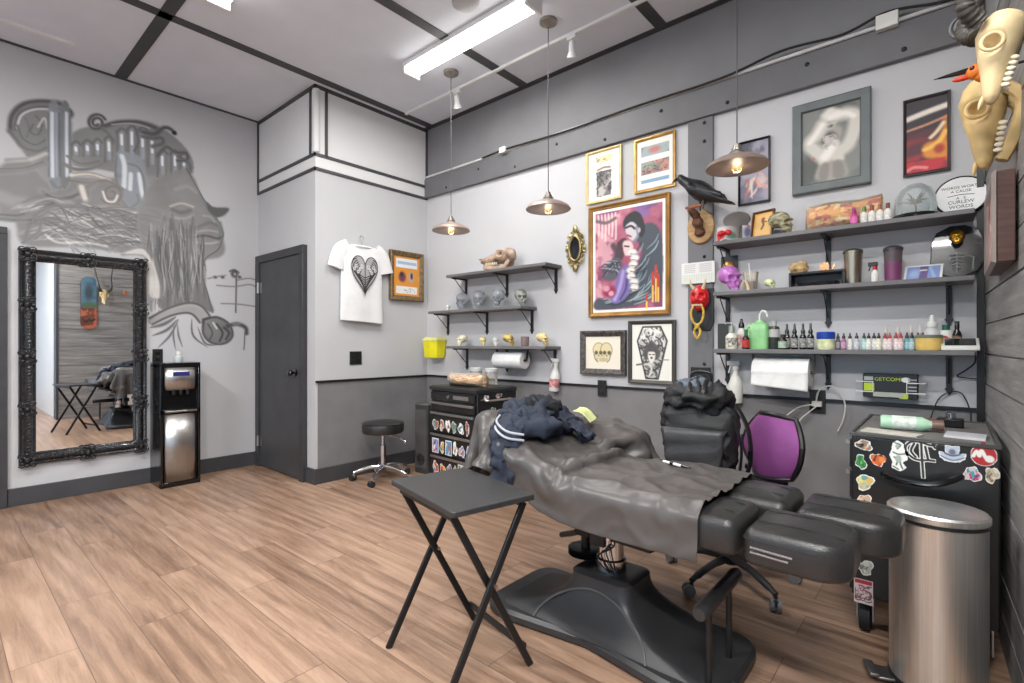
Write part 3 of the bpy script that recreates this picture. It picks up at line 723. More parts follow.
# ---- stool
s = thing('stool', 'round black padded stool on a chrome five-star base by the grey wainscot', 'stool', (-3.74, 2.60, 0), .3)
part(MB().lathe([(0, .405), (.15, .405), (.172, .412), (.18, .43), (.18, .475), (.172, .494), (.15, .502), (0, .506)], n=36), 'seat', leather, s)
part(MB().lathe([(.174, .49), (.182, .493), (.174, .498)], n=36), 'piping', black_gl, s)
part(MB().lathe([(.026, .10), (.026, .30), (.016, .305), (.014, .40), (.09, .402)], n=18), 'column', chrome, s)
part(MB().tube([(.02, 0, .385), (.12, .03, .38), (.19, .05, .335)], .005, 6).ell((.195, .052, .33), .012, .012, .016), 'height_lever', chrome, s)
def star_base(parent, R_, zc, m, wr=.026, n=5, wheel=rubber, leg_name='base_leg'):
    for k in range(n):
        a = 2*PI*k/n; c, s_ = math.cos(a), math.sin(a)
        part(MB().tube(spline([(0, 0, zc), (c*R_*.45, s_*R_*.45, zc-.004), (c*R_*.85, s_*R_*.85, zc-.03), (c*R_, s_*R_, zc-.045)], 4), [.02]*4+[.017]*5+[.013]*4, 10), leg_name, m, parent)
        cs = part(MB().cyl((c*R_, s_*R_, zc-.05), (c*R_, s_*R_, wr*1.4), .008, n=8).box(-.012, .012, -.028, .01, wr*.9, wr*1.9, Tm(c*R_, s_*R_, 0) @ Rm(a+.9, 'Z')), 'caster', m, parent)
        w = MB(); d = V((math.cos(a+.9), math.sin(a+.9), 0)); o = V((c*R_, s_*R_, wr))-V((-d.y, d.x, 0))*.012
        for q in (-1, 1): w.cyl(o+d*(q*.006), o+d*(q*.022), wr, n=16)
        part(w, 'wheel', wheel, cs)
star_base(s, .245, .115, chrome)
# ---- purple task chair
ch = thing('task_chair', 'office chair with purple mesh backrest behind the tattoo chair', 'office chair', (-.83, 2.63, 0), math.radians(-35))
purple = M('purple_mesh', (.50, .24, .49), .7, var=.10, scale=4, bump=.35, bscale=420)
part(MB().loft(pad_rings(.235, .23, .42, .49, .09, .03, .01)), 'seat', M('seat_fabric', (.10, .10, .105), .85, bump=.2), ch)
def back(u, v, off=0.):
    w = .205*(1-.38*abs(2*v-1)**2.2)*(1-.04*v); x = (2*u-1)*w; return (x, .235+.06*(1-(2*u-1)**2)*-1+.05*(v-.35)**2*2+off, .50+.325*v-.02*(2*u-1)**2*(1 if v > .5 else -1))
part(MB().grid(lambda u, v: back(u, v), 18, 18), 'backrest', purple, ch, solid=.006)
edge = [back(i/10, 0) for i in range(11)]+[back(1, j/10) for j in range(1, 11)]+[back(1-i/10, 1) for i in range(1, 11)]+[back(0, 1-j/10) for j in range(1, 10)]
part(MB().tube(edge, .014, 8, closed=True), 'backrest_frame', black_m, ch)
part(MB().tube(spline([(0, .1, .405), (0, .27, .42), (0, .31, .52), (0, .245, .66)], 6), .018, 8, squash=2), 'back_support', black_m, ch)
part(MB().lathe([(.032, .085), (.032, .26), (.02, .265), (.02, .40)], n=16).box(-.1, .1, -.1, .12, .395, .42), 'column', black_mt, ch)
star_base(ch, .30, .115, M('chair_base_black', (.13, .13, .135), .5), .028, wheel=M('caster_grey', (.42, .42, .42), .5))
# ---- backpack on the task chair
bp_m = M('backpack_nylon', (.115, .118, .122), .6, var=.12, scale=18, bump=.3, bscale=160)
bk = thing('backpack', 'bulky black backpack standing on the seat of the purple office chair', 'backpack', (-.955, 2.58, .495), math.radians(12))
rings = []
for i in range(15):
    u = i/14; hx = .135+.055*u**.6*(1-.30*u**6); hy = .105+.015*math.sin(PI*u)-.03*u**4; rings.append(rrect(hx*(1 if u < .97 else .8), hy*(1 if u < .97 else .75), .055, .40*u, -.015*u, 0))
b = MB().loft(rings); m2 = bmesh.new(); me = b.mesh('t', bp_m); m2.from_mesh(me); bmesh.ops.subdivide_edges(m2, edges=m2.edges, cuts=1, use_grid_fill=True)
b = MB(); m2.verts.ensure_lookup_table(); b.v = [tuple(v.co) for v in m2.verts]; b.f = [tuple(v.index for v in f.verts) for f in m2.faces]; b.mi = [0]*len(b.f); m2.free()
b.v = [tuple(V(p)+V((1, 1, .3))*(.02*(ridged(p, 10, 4)-1))*min(1, p[2]*12)) for p in b.v]
part(b, 'main_compartment', bp_m, bk, ang=180)
pk = MB().loft([rrect(.12+.035*(z-.02)/.25, .03, .028, z, -.025, -.122-.018*math.sin(PI*(z-.02)/.27)) for z in np.linspace(.02, .27, 12)])
pk.v = [tuple(V(p)+V((1, 1, 0))*(.013*(ridged(p, 11, 9)-1))) for p in pk.v]; part(pk, 'front_pocket', M('pocket_nylon', (.20, .20, .203), .42, var=.1, bump=.2, bscale=60), bk, ang=180)
fl = blob((-.015, -.015, .415), .145, .112, .07, 21, .045, 11, 60, 36); part(fl, 'top_flap', bp_m, bk, ang=180)
part(blob((-.03, -.03, .475), .075, .06, .03, 31, .02, 14, 28, 18), 'drawstring_opening', M('blue_grey_lining', (.33, .37, .42), .6, bump=.2), bk, ang=180)
sp_ = MB()
for x in (-.05, .02): sp_.tube(spline([(x, -.10, .38), (x+.005, -.13, .45), (x+.01, -.06, .505), (x+.01, .03, .50)], 6), .011, 6, squash=.3)
sp_.tube(spline([(-.06, .06, .47), (-.055, .06, .535), (.03, .06, .535), (.035, .06, .47)], 6), .008, 8)
part(sp_, 'strap', black_m, bk)
part(MB().tube(spline([(.17, .02, .36), (.215, -.01, .26), (.225, -.02, .12), (.19, -.02, .0)], 8), .017, 8, squash=.35).tube(spline([(.15, -.08, .34), (.19, -.10, .2), (.18, -.09, .05)], 8), .012, 8, squash=.35), 'shoulder_strap', black_m, bk)
for q in (((.223, -.02, .15), .02, .03, .035), ((.21, -.01, .09), .02, .03, .02)): part(MB().cbox(*q), 'buckle', black_gl, bk)
# ---- trash can
tr = thing('trash_can', 'tall brushed steel pedal bin in front of the stickered black cart', 'trash can', (-.035, 2.262, 0))
part(MB().lathe([(.128, .03), (.132, .04), (.132, .575), (.134, .58)], n=48), 'body', steel_v, tr)
part(MB().lathe([(.135, 0), (.136, .03), (.13, .032)], n=48), 'base_ring', black_m, tr)
part(MB().lathe([(.137, .582), (.137, .592)], n=48), 'lid_seal', black_m, tr)
part(MB().lathe([(.135, .592), (.138, .597), (.138, .612), (.132, .619), (.11, .623), (0, .63)], n=48), 'lid', steel_v, tr)
pdm = Rm(math.radians(20), 'Z')
part(MB(pdm).box(-.185, -.12, -.04, .04, .012, .024).box(-.205, -.175, -.045, .045, .02, .034), 'pedal', M('pedal_steel', (.5, .5, .5), .4, 1), tr, bevel=.004)
# ---- water dispenser
wx0, wx1, wy0, wy1, wh = XL+.02, -4.84, 1.235, 1.525, 1.025
w = thing('water_dispenser', 'black and stainless bottom-loading water dispenser beside the ornate mirror', 'water dispenser', ((wx0+wx1)/2, (wy0+wy1)/2, 0))
hx, hy = (wx1-wx0)/2, (wy1-wy0)/2
mb = MB(); mb.box(-hx, hx-.03, -hy, hy, .0, wh-.02); mb.box(-hx, hx, -hy, hy, wh-.035, wh); mb.box(hx-.03, hx, -hy, -hy+.018, 0, wh-.03); mb.box(hx-.03, hx, hy-.018, hy, 0, wh-.03); mb.box(hx-.03, hx-.002, -hy, hy, 0, .04); mb.box(hx-.03, hx, -hy, hy, .605, .64)
part(mb, 'cabinet', black_gl, w, bevel=.003)
def bowed(z0, z1, bow, yy=.118):
    return MB().grid(lambda u, v: (hx-.012+bow*(1-(2*u-1)**2), (2*u-1)*yy, z0+(z1-z0)*v), 12, 3)
part(bowed(.045, .60, .02), 'lower_door', steel, w, solid=.006)
part(bowed(.80, .985, .018), 'control_panel', steel, w, solid=.006)
part(MB().box(hx+.004, hx+.012, -.06, .06, .915, .95), 'display', M('display_blue', (.16, .18, .42), .2), w, bevel=.002)
part(MB().box(hx-.025, hx+.018, -.115, .115, .615, .63), 'drip_tray', steel, w, bevel=.003)
for y in (-.05, 0, .05): part(MB().lathe([(.013, .76), (.016, .80)], (hx-.008, y, 0), 12), 'tap', black_m, w)
part(MB().lathe([(.016, 0), (.016, .004), (0, .005)], (0, 0, 0), 16, Tm(hx+.004, 0, .1) @ Rm(PI/2, 'Y')), 'badge', chrome, w)
q = thing('glass_jar', 'small clear bottle with white cap on top of the water dispenser', 'bottle', (-4.98, 1.40, wh))
part(MB().lathe([(.03, 0), (.034, .008), (.034, .05), (.02, .06), (.02, .07)], n=18), 'body', M('frosted_plastic', (.8, .82, .82), .3), q)
part(MB().lathe([(.024, .07), (.024, .092), (0, .093)], n=18), 'cap', white_pl, q)
# ---- ornate standing mirror on the left wall
my0, my1, mz0, mz1 = .432, 1.212, .285, 1.885
orn_m = M('ornate_black', (.17, .17, .175), .26, metal=.5, var=.1, scale=30, bump=.5, bscale=60, coat=.2)
mr = thing('framed_mirror', 'tall mirror in a carved black baroque frame on the left wall', 'mirror', (XL, (my0+my1)/2, mz0))
FWd = .095; yh = (my1-my0)/2; zh = mz1-mz0
prof = [(0, .0), (.004, .03), (.016, .042), (.028, .034), (.045, .052), (.066, .05), (.078, .03), (.09, .026), (.095, .012)]
mb = MB(); rings = []
for dpt, hgt in prof:
    rings.append([(hgt, -yh+dpt, dpt), (hgt, yh-dpt, dpt), (hgt, yh-dpt, zh-dpt), (hgt, -yh+dpt, zh-dpt)])
mb.loft(rings, caps=False)
part(mb, 'frame', orn_m, mr, ang=60)
part(MB().box(.008, .011, -yh+.09, yh-.09, .09, zh-.09), 'mirror_glass', M('mirror_silver', (.93, .94, .95), .01, 1., var=0), mr)
part(MB().box(.002, .007, -yh+.02, yh-.02, .02, zh-.02), 'backing', black_m, mr)
bd = MB()
def beads(y0, z0, y1, z1, n, r):
    for i in range(n+1):
        u = i/n; bd.ell((.03, y0+(y1-y0)*u, z0+(z1-z0)*u), r*.8, r*.75, r, 8, 5)
i_ = .085
for a in ((-yh+i_, i_, yh-i_, i_, 44), (-yh+i_, zh-i_, yh-i_, zh-i_, 44), (-yh+i_, i_, -yh+i_, zh-i_, 96), (yh-i_, i_, yh-i_, zh-i_, 96)): beads(*a, .0065)
part(bd, 'bead_border', orn_m, mr)
def scroll(mb, cy, cz, sc, a0, dirn, nturn=1.6):
    pts = []
    for i in range(28):
        u = i/27; a = a0+dirn*u*nturn*2*PI; r = sc*(1-.85*u); pts.append((.05+.006*u, cy+r*math.cos(a), cz+r*math.sin(a)))
    mb.tube(pts, [max(.0025, sc*.2*(1-.6*i/27)) for i in range(28)], 7)
def ornament(cy, cz, name):
    mb = MB()
    for sy in (-1, 1):
        for sz in (-1, 1): scroll(mb, cy+sy*.026, cz+sz*.03, .024, PI/2*(1-sy)+.4, sy*sz)
    mb.ell((.055, cy, cz), .014, .018, .022, 12, 8)
    for k in range(8):
        a = 2*PI*k/8; mb.ell((.05, cy+.034*math.cos(a), cz+.042*math.sin(a)), .008, .012, .014, 8, 6, Rm(a, 'X'))
    part(mb, name, orn_m, mr)
e = .045
for sy in (-1, 1):
    for z in (e, zh-e): ornament(sy*(yh-e), z, 'corner_ornament')
    for z in (zh*.26, zh*.5, zh*.74): ornament(sy*(yh-e), z, 'edge_ornament')
for z in (e, zh-e): ornament(0, z, 'edge_ornament')
lf = MB()
for k in range(60):
    u = (k+.5)/60
    for sy in (-1, 1): lf.ell((.05, sy*(yh-.052), e+.03+(zh-2*e-.06)*u), .006, .014, .007, 8, 5, Rm(.6*(1 if k % 2 else -1), 'X'))
for k in range(26):
    u = (k+.5)/26
    for z in (.052, zh-.052): lf.ell((.05, -yh+e+.03+(2*yh-2*e-.06)*u, z), .006, .007, .014, 8, 5, Rm(.6*(1 if k % 2 else -1), 'X'))
part(lf, 'leaf_carving', orn_m, mr)
# ---- left tool chest
def blobshape(n, seed, w, h, rough=.18):
    g = random.Random(seed); ph = [g.uniform(0, 6.28) for _ in range(4)]; pts = []
    for i in range(40):
        a = 2*PI*i/40; r = 1-rough+rough*(.5*math.sin(2*a+ph[0])+.6*math.sin(3*a+ph[1])+.4*math.sin(5*a+ph[2])); r = min(1, r)
        pts.append((w/2+w/2*r*math.cos(a), h/2+h/2*r*math.sin(a)))
    return pts
def sticker(w, h, seed, cols, shape=None, rect=False, detail=7, res=.0022, border=True):
    cv = Cv(w, h, min(res, w/16)); g = random.Random(seed)
    shp = shape or ([(0, 0), (w, 0), (w, h), (0, h)] if rect else blobshape(40, seed, w, h))
    cv.poly(shp, (.92, .92, .9)); ins = cv.inside([(w/2+(x-w/2)*.86, h/2+(y-h/2)*.86) for x, y in shp])
    cv.put(ins.astype(float), cols[0])
    for k in range(detail):
        c = cols[(k+1) % len(cols)]; x, y = g.uniform(.2, .8)*w, g.uniform(.2, .8)*h
        if k % 2: cv2 = cv.disc(x, y, w*g.uniform(.07, .2), h*g.uniform(.07, .2), c, .1)
        else: cv.line([(x, y), (x+g.uniform(-.3, .3)*w, y+g.uniform(-.3, .3)*h), (x+g.uniform(-.3, .3)*w, y+g.uniform(-.3, .3)*h)], w*.05, c, .2)
    out = cv.inside(shp); cv.A[:] = out
    # keep the white edge where the pattern spilled over
    if border: cv.C[out & ~ins] = (.92, .92, .9)
    return cv
chest_m = M('chest_black', (.07, .07, .073), .4, var=.08, coat=.1)
tcx = thing('tool_chest', 'black rolling tool chest with rows of stickers on its drawers below the left shelves', 'tool chest', (-2.885, 2.85, 0), math.radians(-3.7))
hx, hy, H = .28, .21, .845
part(MB().box(-hx, hx, -hy+.015, hy, .07, H-.03), 'cabinet', chest_m, tcx, bevel=.004)
part(MB().loft([rrect(hx+.008, hy+.008, .012, H-.03), rrect(hx+.008, hy+.008, .012, H-.006), rrect(hx, hy, .012, H)]).box(-hx+.01, hx-.01, -hy+.012, hy-.02, H, H+.004), 'lid', M('lid_black', (.13, .13, .13), .4), tcx)
rows = [(.74, .80, 0), (.655, .725, 0), (.485, .645, 6), (.31, .475, 7), (.14, .30, 6), (.075, .13, 0)]
PAL = [(.85, .8, .7), (.2, .2, .22), (.75, .25, .22), (.3, .5, .35), (.85, .6, .25), (.55, .55, .75), (.9, .9, .9), (.45, .3, .3), (.3, .55, .7)]
for r_, (z0, z1, ns) in enumerate(rows):
    d = part(MB().box(-hx+.015, hx-.015, -hy-.004, -hy+.02, z0, z1), 'drawer', chest_m, tcx, bevel=.003)
    if r_ > 0 and r_ < 5: part(MB().box(-hx+.02, hx-.02, -hy-.018, -hy-.003, z1-.022, z1-.004), 'pull_rail', steel, d, bevel=.003)
    if r_ == 0:
        part(MB().box(.02, .2, -hy-.006, -hy-.003, .755, .785), 'label_plate', steel, d); part(MB().lathe([(.012, 0), (.012, .008), (0, .009)], (0, 0, 0), 12, Tm(-.04, -hy-.004, .77) @ Rm(PI/2, 'X')), 'lock', chrome, d)
    if r_ == 5: part(MB().box(-.23, -.01, -hy-.008, -hy-.004, .085, .122), 'red_label', M('red_label', (.72, .18, .2), .4), d)
    x = -hx+.035
    for k in range(ns):
        g = random.Random(r_*31+k); wd_ = g.uniform(.055, .09) if k != 4 else .085; wd_ = min(wd_, hx-.02-x)
        if wd_ < .03: break
        hh = (z1-z0-.03)*g.uniform(.75, .98); cols = g.sample(PAL, 4)
        sv = sticker(wd_, hh, r_*50+k, cols, rect=g.random() < .2, res=.0028)
        zz = z0+.004; o = part(sv.mesh('sticker', paint_m, (lambda xx, zb, hh: (lambda a, b_: (xx+a, -hy-.0052, zb+hh-b_)))(x, zz, hh), cut=.5), 'sticker', None, d); x += wd_+.004
for sx in (-1, 1):
    for sy in (-1, 1):
        cs = part(MB().box(sx*.235-.018, sx*.235+.018, sy*.165-.02, sy*.165+.02, .045, .075), 'caster', steel, tcx)
        part(MB().cyl((sx*.235-.012, sy*.165, .035), (sx*.235+.012, sy*.165, .035), .035, n=18), 'wheel', rubber, cs)
part(MB().tube(spline([(hx, -.13, .76), (hx+.035, -.12, .76), (hx+.04, 0, .76), (hx+.035, .12, .76), (hx, .13, .76)], 5), .009, 8), 'side_handle', steel, tcx)
for k, (y, z, wd_, hh) in enumerate([(-.12, .78, .06, .05), (0.0, .785, .08, .045), (.08, .69, .05, .05), (-.05, .68, .06, .06), (-.15, .66, .04, .05), (.13, .66, .05, .05)]):
    sv = sticker(wd_, hh, 400+k, random.Random(k).sample(PAL, 4)); part(sv.mesh('sticker', paint_m, (lambda y, z, hh: (lambda a, b_: (hx+.0015, y+a-.02, z-hh/2+hh-b_)))(y, z, hh), cut=.5), 'sticker', None, tcx)
# slim dark bin beside the chest
sb = thing('floor_speaker', 'tall slim dark grey tower standing between the stool and the stickered chest', 'tower', (-3.66, 3.03, 0), .1)
part(MB().loft([rrect(.085, .085, .02, z) for z in (.0, .62)]), 'cabinet', M('tower_grey', (.20, .20, .205), .3, coat=.2), sb, bevel=.004)
part(MB().box(-.07, .07, -.088, -.084, .05, .58), 'front_panel', M('tower_panel', (.30, .29, .29), .22, coat=.3), sb)
part(MB().torus((0, -.09, .13), .045, .006, 'y', 24, 8).lathe([(.035, 0), (.01, .006), (0, .008)], (0, 0, 0), 18, Tm(0, -.088, .13) @ Rm(PI/2, 'X')), 'driver', rubber, sb)
part(MB().box(-.083, .083, -.083, .083, .62, .632), 'top_cap', steel, sb, bevel=.003)
# ---- right cart with stickers
cx0, cx1, cy0, cy1, cz = -.31, .135, 2.485, 3.19, .82
ct = thing('tool_cart', 'black rolling tool cart with colourful stickers on its side in the right corner', 'tool cart', ((cx0+cx1)/2, (cy0+cy1)/2, 0))
hx, hy = (cx1-cx0)/2, (cy1-cy0)/2
part(MB().box(-hx+.004, hx, -hy, hy, .155, cz-.014), 'cabinet', chest_m, ct, bevel=.006)
rim = MB().box(-hx-.004, hx+.004, -hy-.004, hy, cz-.016, cz-.008)
for a in ((-hx-.004, hx+.004, -hy-.004, -hy+.008), (-hx-.004, hx+.004, hy-.012, hy), (-hx-.004, -hx+.008, -hy, hy), (hx-.008, hx+.004, -hy, hy)): rim.box(*a, cz-.012, cz)
part(rim, 'top_tray', M('tray_black', (.26, .26, .26), .3), ct, bevel=.003)
part(MB().box(-hx+.012, hx-.012, -hy+.012, hy-.016, cz-.0085, cz-.006), 'tray_mat', M('tray_mat', (.42, .41, .40), .6), ct)
hp = [on(a, b_, y=cy0-d) for a, b_, d in ((883, 474, -.002), (888, 476, .02), (905, 481, .04), (930, 484, .042), (950, 481, .03), (962, 476, -.002))]
part(MB().tube([tuple(V(q)-V((ct.location.x, ct.location.y, 0))) for q in spline(hp, 6)], .010, 8, squash=1.3), 'side_handle', black_gl, ct)
for k in range(5): dz = .17+k*.125; dd = part(MB().box(-hx-.006, -hx+.01, -hy+.02, hy-.02, dz, dz+.115), 'drawer', chest_m, ct, bevel=.003); part(MB().box(-hx-.02, -hx-.005, -hy+.03, hy-.03, dz+.095, dz+.11), 'pull_rail', steel, dd)
for sx in (-1, 1):
    for sy in (-1, 1):
        x, y = sx*(hx-.045), sy*(hy-.06)
        cs = part(MB().box(x-.03, x+.03, y-.03, y+.03, .148, .156).box(x-.03, x-.024, y-.02, y+.02, .045, .15).box(x+.024, x+.03, y-.02, y+.02, .045, .15), 'caster', steel, ct)
        part(MB().cyl((x-.018, y, .058), (x+.018, y, .058), .058, n=24), 'wheel', rubber, cs)
def cart_sticker(px0, px1, py0, py1, cv_fn, label=None):
    a = on(px0, py0, y=cy0); b_ = on(px1, py1, y=cy0); w_, h_ = b_.x-a.x, a.z-on(px0, py1, y=cy0).z
    cv = cv_fn(w_, h_); ox, oz = a.x-ct.location.x, a.z
    o = part(cv.mesh('sticker', paint_m, lambda x, y: (ox+x, -hy-.0012, oz-y), cut=.5), 'sticker', None, ct)
    if label: o['label'] = label
def ST_(seed, cols, **k): return lambda w_, h_: sticker(w_, h_, seed, cols, **k)
W_, K_ = (.92, .92, .9), (.1, .1, .1)
cart_sticker(854, 874, 437, 451, ST_(1, [(.55, .45, .38), K_, (.85, .6, .35), (.8, .75, .7)]), 'brown and orange face sticker')
cart_sticker(854, 868, 452, 470, ST_(2, [(.2, .5, .25), (.1, .35, .15), (.4, .7, .4), (.15, .4, .2)]), 'green bottle sticker')
cart_sticker(869, 887, 450, 467, ST_(3, [(.8, .36, .16), (.35, .12, .08), (.9, .5, .2), (.7, .25, .1)], border=False), 'orange pumpkin-like sticker')
def st_fig(w_, h_):
    shp = [(.2*w_, .12*h_), (.45*w_, 0), (.75*w_, .1*h_), (.8*w_, .3*h_), (w_, .35*h_), (.95*w_, .6*h_), (.7*w_, .7*h_), (.9*w_, .85*h_), (.6*w_, h_), (.15*w_, .9*h_), (.2*w_, .7*h_), (.05*w_, .5*h_), (.15*w_, .35*h_)]
    cv = Cv(w_, h_, .002); cv.poly(shp, W_); 
    for p in ([(.35, .1), (.6, .15), (.45, .28)], [(.25, .4), (.5, .45), (.8, .42)], [(.3, .55), (.45, .65), (.4, .8)], [(.55, .55), (.6, .75), (.7, .9)], [(.25, .85), (.5, .93)]): cv.line([(x*w_, y*h_) for x, y in p], .0024, (.25, .32, .28), .3)
    cv.disc(.45*w_, .2*h_, .1*w_, .06*h_, (.6, .66, .6), .2); cv.disc(.5*w_, .6*h_, .15*w_, .12*h_, (.62, .68, .64), .2); cv.A[:] = cv.inside(shp); return cv
cart_sticker(888, 909, 439, 470, st_fig, 'white line-drawn figure sticker')
def st_dag(w_, h_):
    cv = Cv(w_, h_, .0018); lines = [[(.05, .38), (.02, .2), (.2, .06), (.5, .04), (.8, .1), (.97, .08)], [(.12, .4), (.3, .5), (.5, .52), (.75, .5), (.95, .5)], [(.53, .06), (.55, .4), (.6, .97)], [(.3, .1), (.2, .3), (.35, .45)], [(.66, .15), (.7, .3), (.75, .48)], [(.9, .05), (.97, .16)]]
    for l in lines: cv.line([(x*w_, y*h_) for x, y in l], .0075, W_, .1)
    for l in lines: cv.line([(x*w_, y*h_) for x, y in l], .0038, K_, .25)
    cv.A[:] = (cv.C.sum(-1) > .2)|(cv.A > .5); return cv
cart_sticker(905, 936, 439, 476, st_dag, 'white outlined dagger emblem sticker')
def st_hat(w_, h_):
    shp = [(0, .45), (.12, .42), (.25, .5), (.22, .1), (.3, .02), (.5, .08), (.7, .02), (.78, .1), (.74, .5), (.88, .42), (1, .45), (.95, .75), (.75, .95), (.5, 1), (.25, .95), (.05, .75)]
    shp = [(x*w_, y*h_) for x, y in shp]; cv = Cv(w_, h_, .002); cv.poly(shp, W_); cv.poly([(w_/2+(x-w_/2)*.88, h_/2+(y-h_/2)*.86) for x, y in shp], (.72, .76, .82))
    cv.line([(.25*w_, .52*h_), (.5*w_, .62*h_), (.75*w_, .52*h_)], .0028, (.3, .33, .4)); cv.disc(.5*w_, .42*h_, .12*w_, .16*h_, (.4, .42, .5), .3); cv.line([(.1*w_, .68*h_), (.5*w_, .86*h_), (.9*w_, .68*h_)], .0018, (.35, .4, .5)); cv.A[:] = cv.inside(shp); return cv
cart_sticker(938, 967, 443, 461, st_hat, 'pale blue hat sticker')
def st_red(w_, h_):
    cv = Cv(w_, h_, .002); shp = [(w_/2+w_/2*math.cos(a)*(1 if abs(a-4.7) > .2 else 1), h_*.56+h_*.43*math.sin(a)) for a in np.linspace(0, 6.28, 50)]
    cv.poly(shp, W_); cv.disc(w_/2, h_*.56, w_*.46, h_*.40, (.68, .14, .15), .03); cv.disc(w_*.48, h_*.1, w_*.1, h_*.1, (.55, .1, .15), .1)
    cv.line([(.12*w_, .62*h_), (.25*w_, .42*h_), (.34*w_, .6*h_), (.42*w_, .38*h_), (.55*w_, .62*h_)], .0055, W_, .2); cv.disc(.7*w_, .68*h_, .18*w_, .14*h_, W_, .15); cv.A[:] = (cv.A > .5)|cv.inside(shp); return cv
cart_sticker(970, 998, 440, 465, st_red, 'red and white round sticker')
cart_sticker(962, 983, 463, 483, ST_(8, [(.8, .75, .75), (.75, .2, .35), (.2, .6, .65), (.9, .5, .55), (.3, .25, .5)], detail=12), 'pink and teal flower sticker')
cart_sticker(983, 1001, 464, 484, ST_(9, [(.74, .68, .58), (.45, .38, .3), (.85, .8, .7), (.55, .48, .4)]), 'tan sticker')
cart_sticker(854, 876, 471, 490, ST_(10, [(.75, .72, .55), (.3, .55, .65), (.9, .65, .2), (.4, .6, .6), (.9, .85, .4)], detail=10), 'yellow and blue sticker')
cart_sticker(856, 873, 491, 508, ST_(11, [(.75, .65, .55), (.5, .35, .3), (.9, .7, .6), K_], shape=None), 'round portrait sticker')
cart_sticker(857, 875, 556, 575, ST_(12, [(.68, .70, .64), (.4, .42, .38), (.8, .8, .75), (.5, .52, .45)]), 'pale grey green sticker')
def st_post(w_, h_):
    cv = Cv(w_, h_, .002, (.85, .78, .77)); cv.rect(.06*w_, .94*w_, .04*h_, .2*h_, (.7, .15, .2)); cv.scribble(.08*w_, .92*w_, .26*h_, .9*h_, 26, .0016, (.55, .25, .3), 3); cv.scribble(.08*w_, .92*w_, .26*h_, .9*h_, 16, .0016, (.2, .2, .2), 5); return cv
cart_sticker(854, 873, 577, 601, st_post, 'pink and red square sticker')
# ================================================================== shelves and what stands on them
Z1, Z2, Z3 = 1.80, 1.495, 1.15
SD = .215
def shelf(label, x0, x1, z, pxs, dep=SD, group=None, nobrace=None):
    t = thing('shelf', label, 'shelf', ((x0+x1)/2, YB, z), 0, group)
    hx = (x1-x0)/2
    part(MB().box(-hx, hx, -dep, -.001, -.024, 0), 'board', shelf_m, t, bevel=.003)
    for bx in pxs:
        x = bx-(x0+x1)/2; b = MB()
        nb = nobrace is not None and pxs.index(bx) == nobrace; b.box(x-.012, x+.012, -.012, -.001, -.19, -.024); b.box(x-.012, x+.012, -(dep*.82 if not nb else .03), -.001, -.036, -.024)
        if nobrace is None or pxs.index(bx) != nobrace: b.bar((x, -.012, -.165), (x, -dep*.7, -.034), .005, .006)
        b.add([(x-.018, -.014, -.19), (x+.018, -.014, -.19), (x, -.014, -.225), (x-.018, -.001, -.19), (x+.018, -.001, -.19), (x, -.001, -.225)], [(0, 1, 2), (3, 5, 4), (0, 3, 4, 1), (1, 4, 5, 2), (2, 5, 3, 0)])
        part(b, 'bracket', black_m, t)
    return t
yfr = YB-SD
def fx(px, y=yfr): return on(px, 300, y=y).x
R0 = fx(713); RE = .085
bxs = [fx(727, YB-.02), fx(828, YB-.02), fx(949, YB-.02)]
GR, GL = 'grey shelves on the right half of the back wall', 'grey shelves on the left half of the back wall'
shelf('top grey shelf on the right, holding the snack bag, glass dome and round sign', R0, RE, Z1, bxs[:2], group=GR)
shelf('middle grey shelf on the right, holding the purple skull and tumblers', R0, RE, Z2, bxs, group=GR)
shelf('lowest grey shelf on the right, lined with ink bottles', R0, RE, Z3, bxs, group=GR)
def lsh(label, pa, pb, z, ps, **k): shelf(label, fx(pa), fx(pb, YB), z, [fx(p, YB-.02) for p in ps], group=GL, **k)
lsh('top grey shelf on the left, holding one animal skull', 446, 562, Z1+.012, [465, 506, 555])
lsh('middle grey shelf on the left, holding clear glass skulls', 428, 537, Z2-.005, [447, 486, 531])
lsh('lowest grey shelf on the left, holding small painted skulls above the paper roll', 446, 561, Z3+.012, [466, 506, 554], nobrace=1)
YS = YB-.11
def sx_(px, y=YS): return on(px, 300, y=y).x
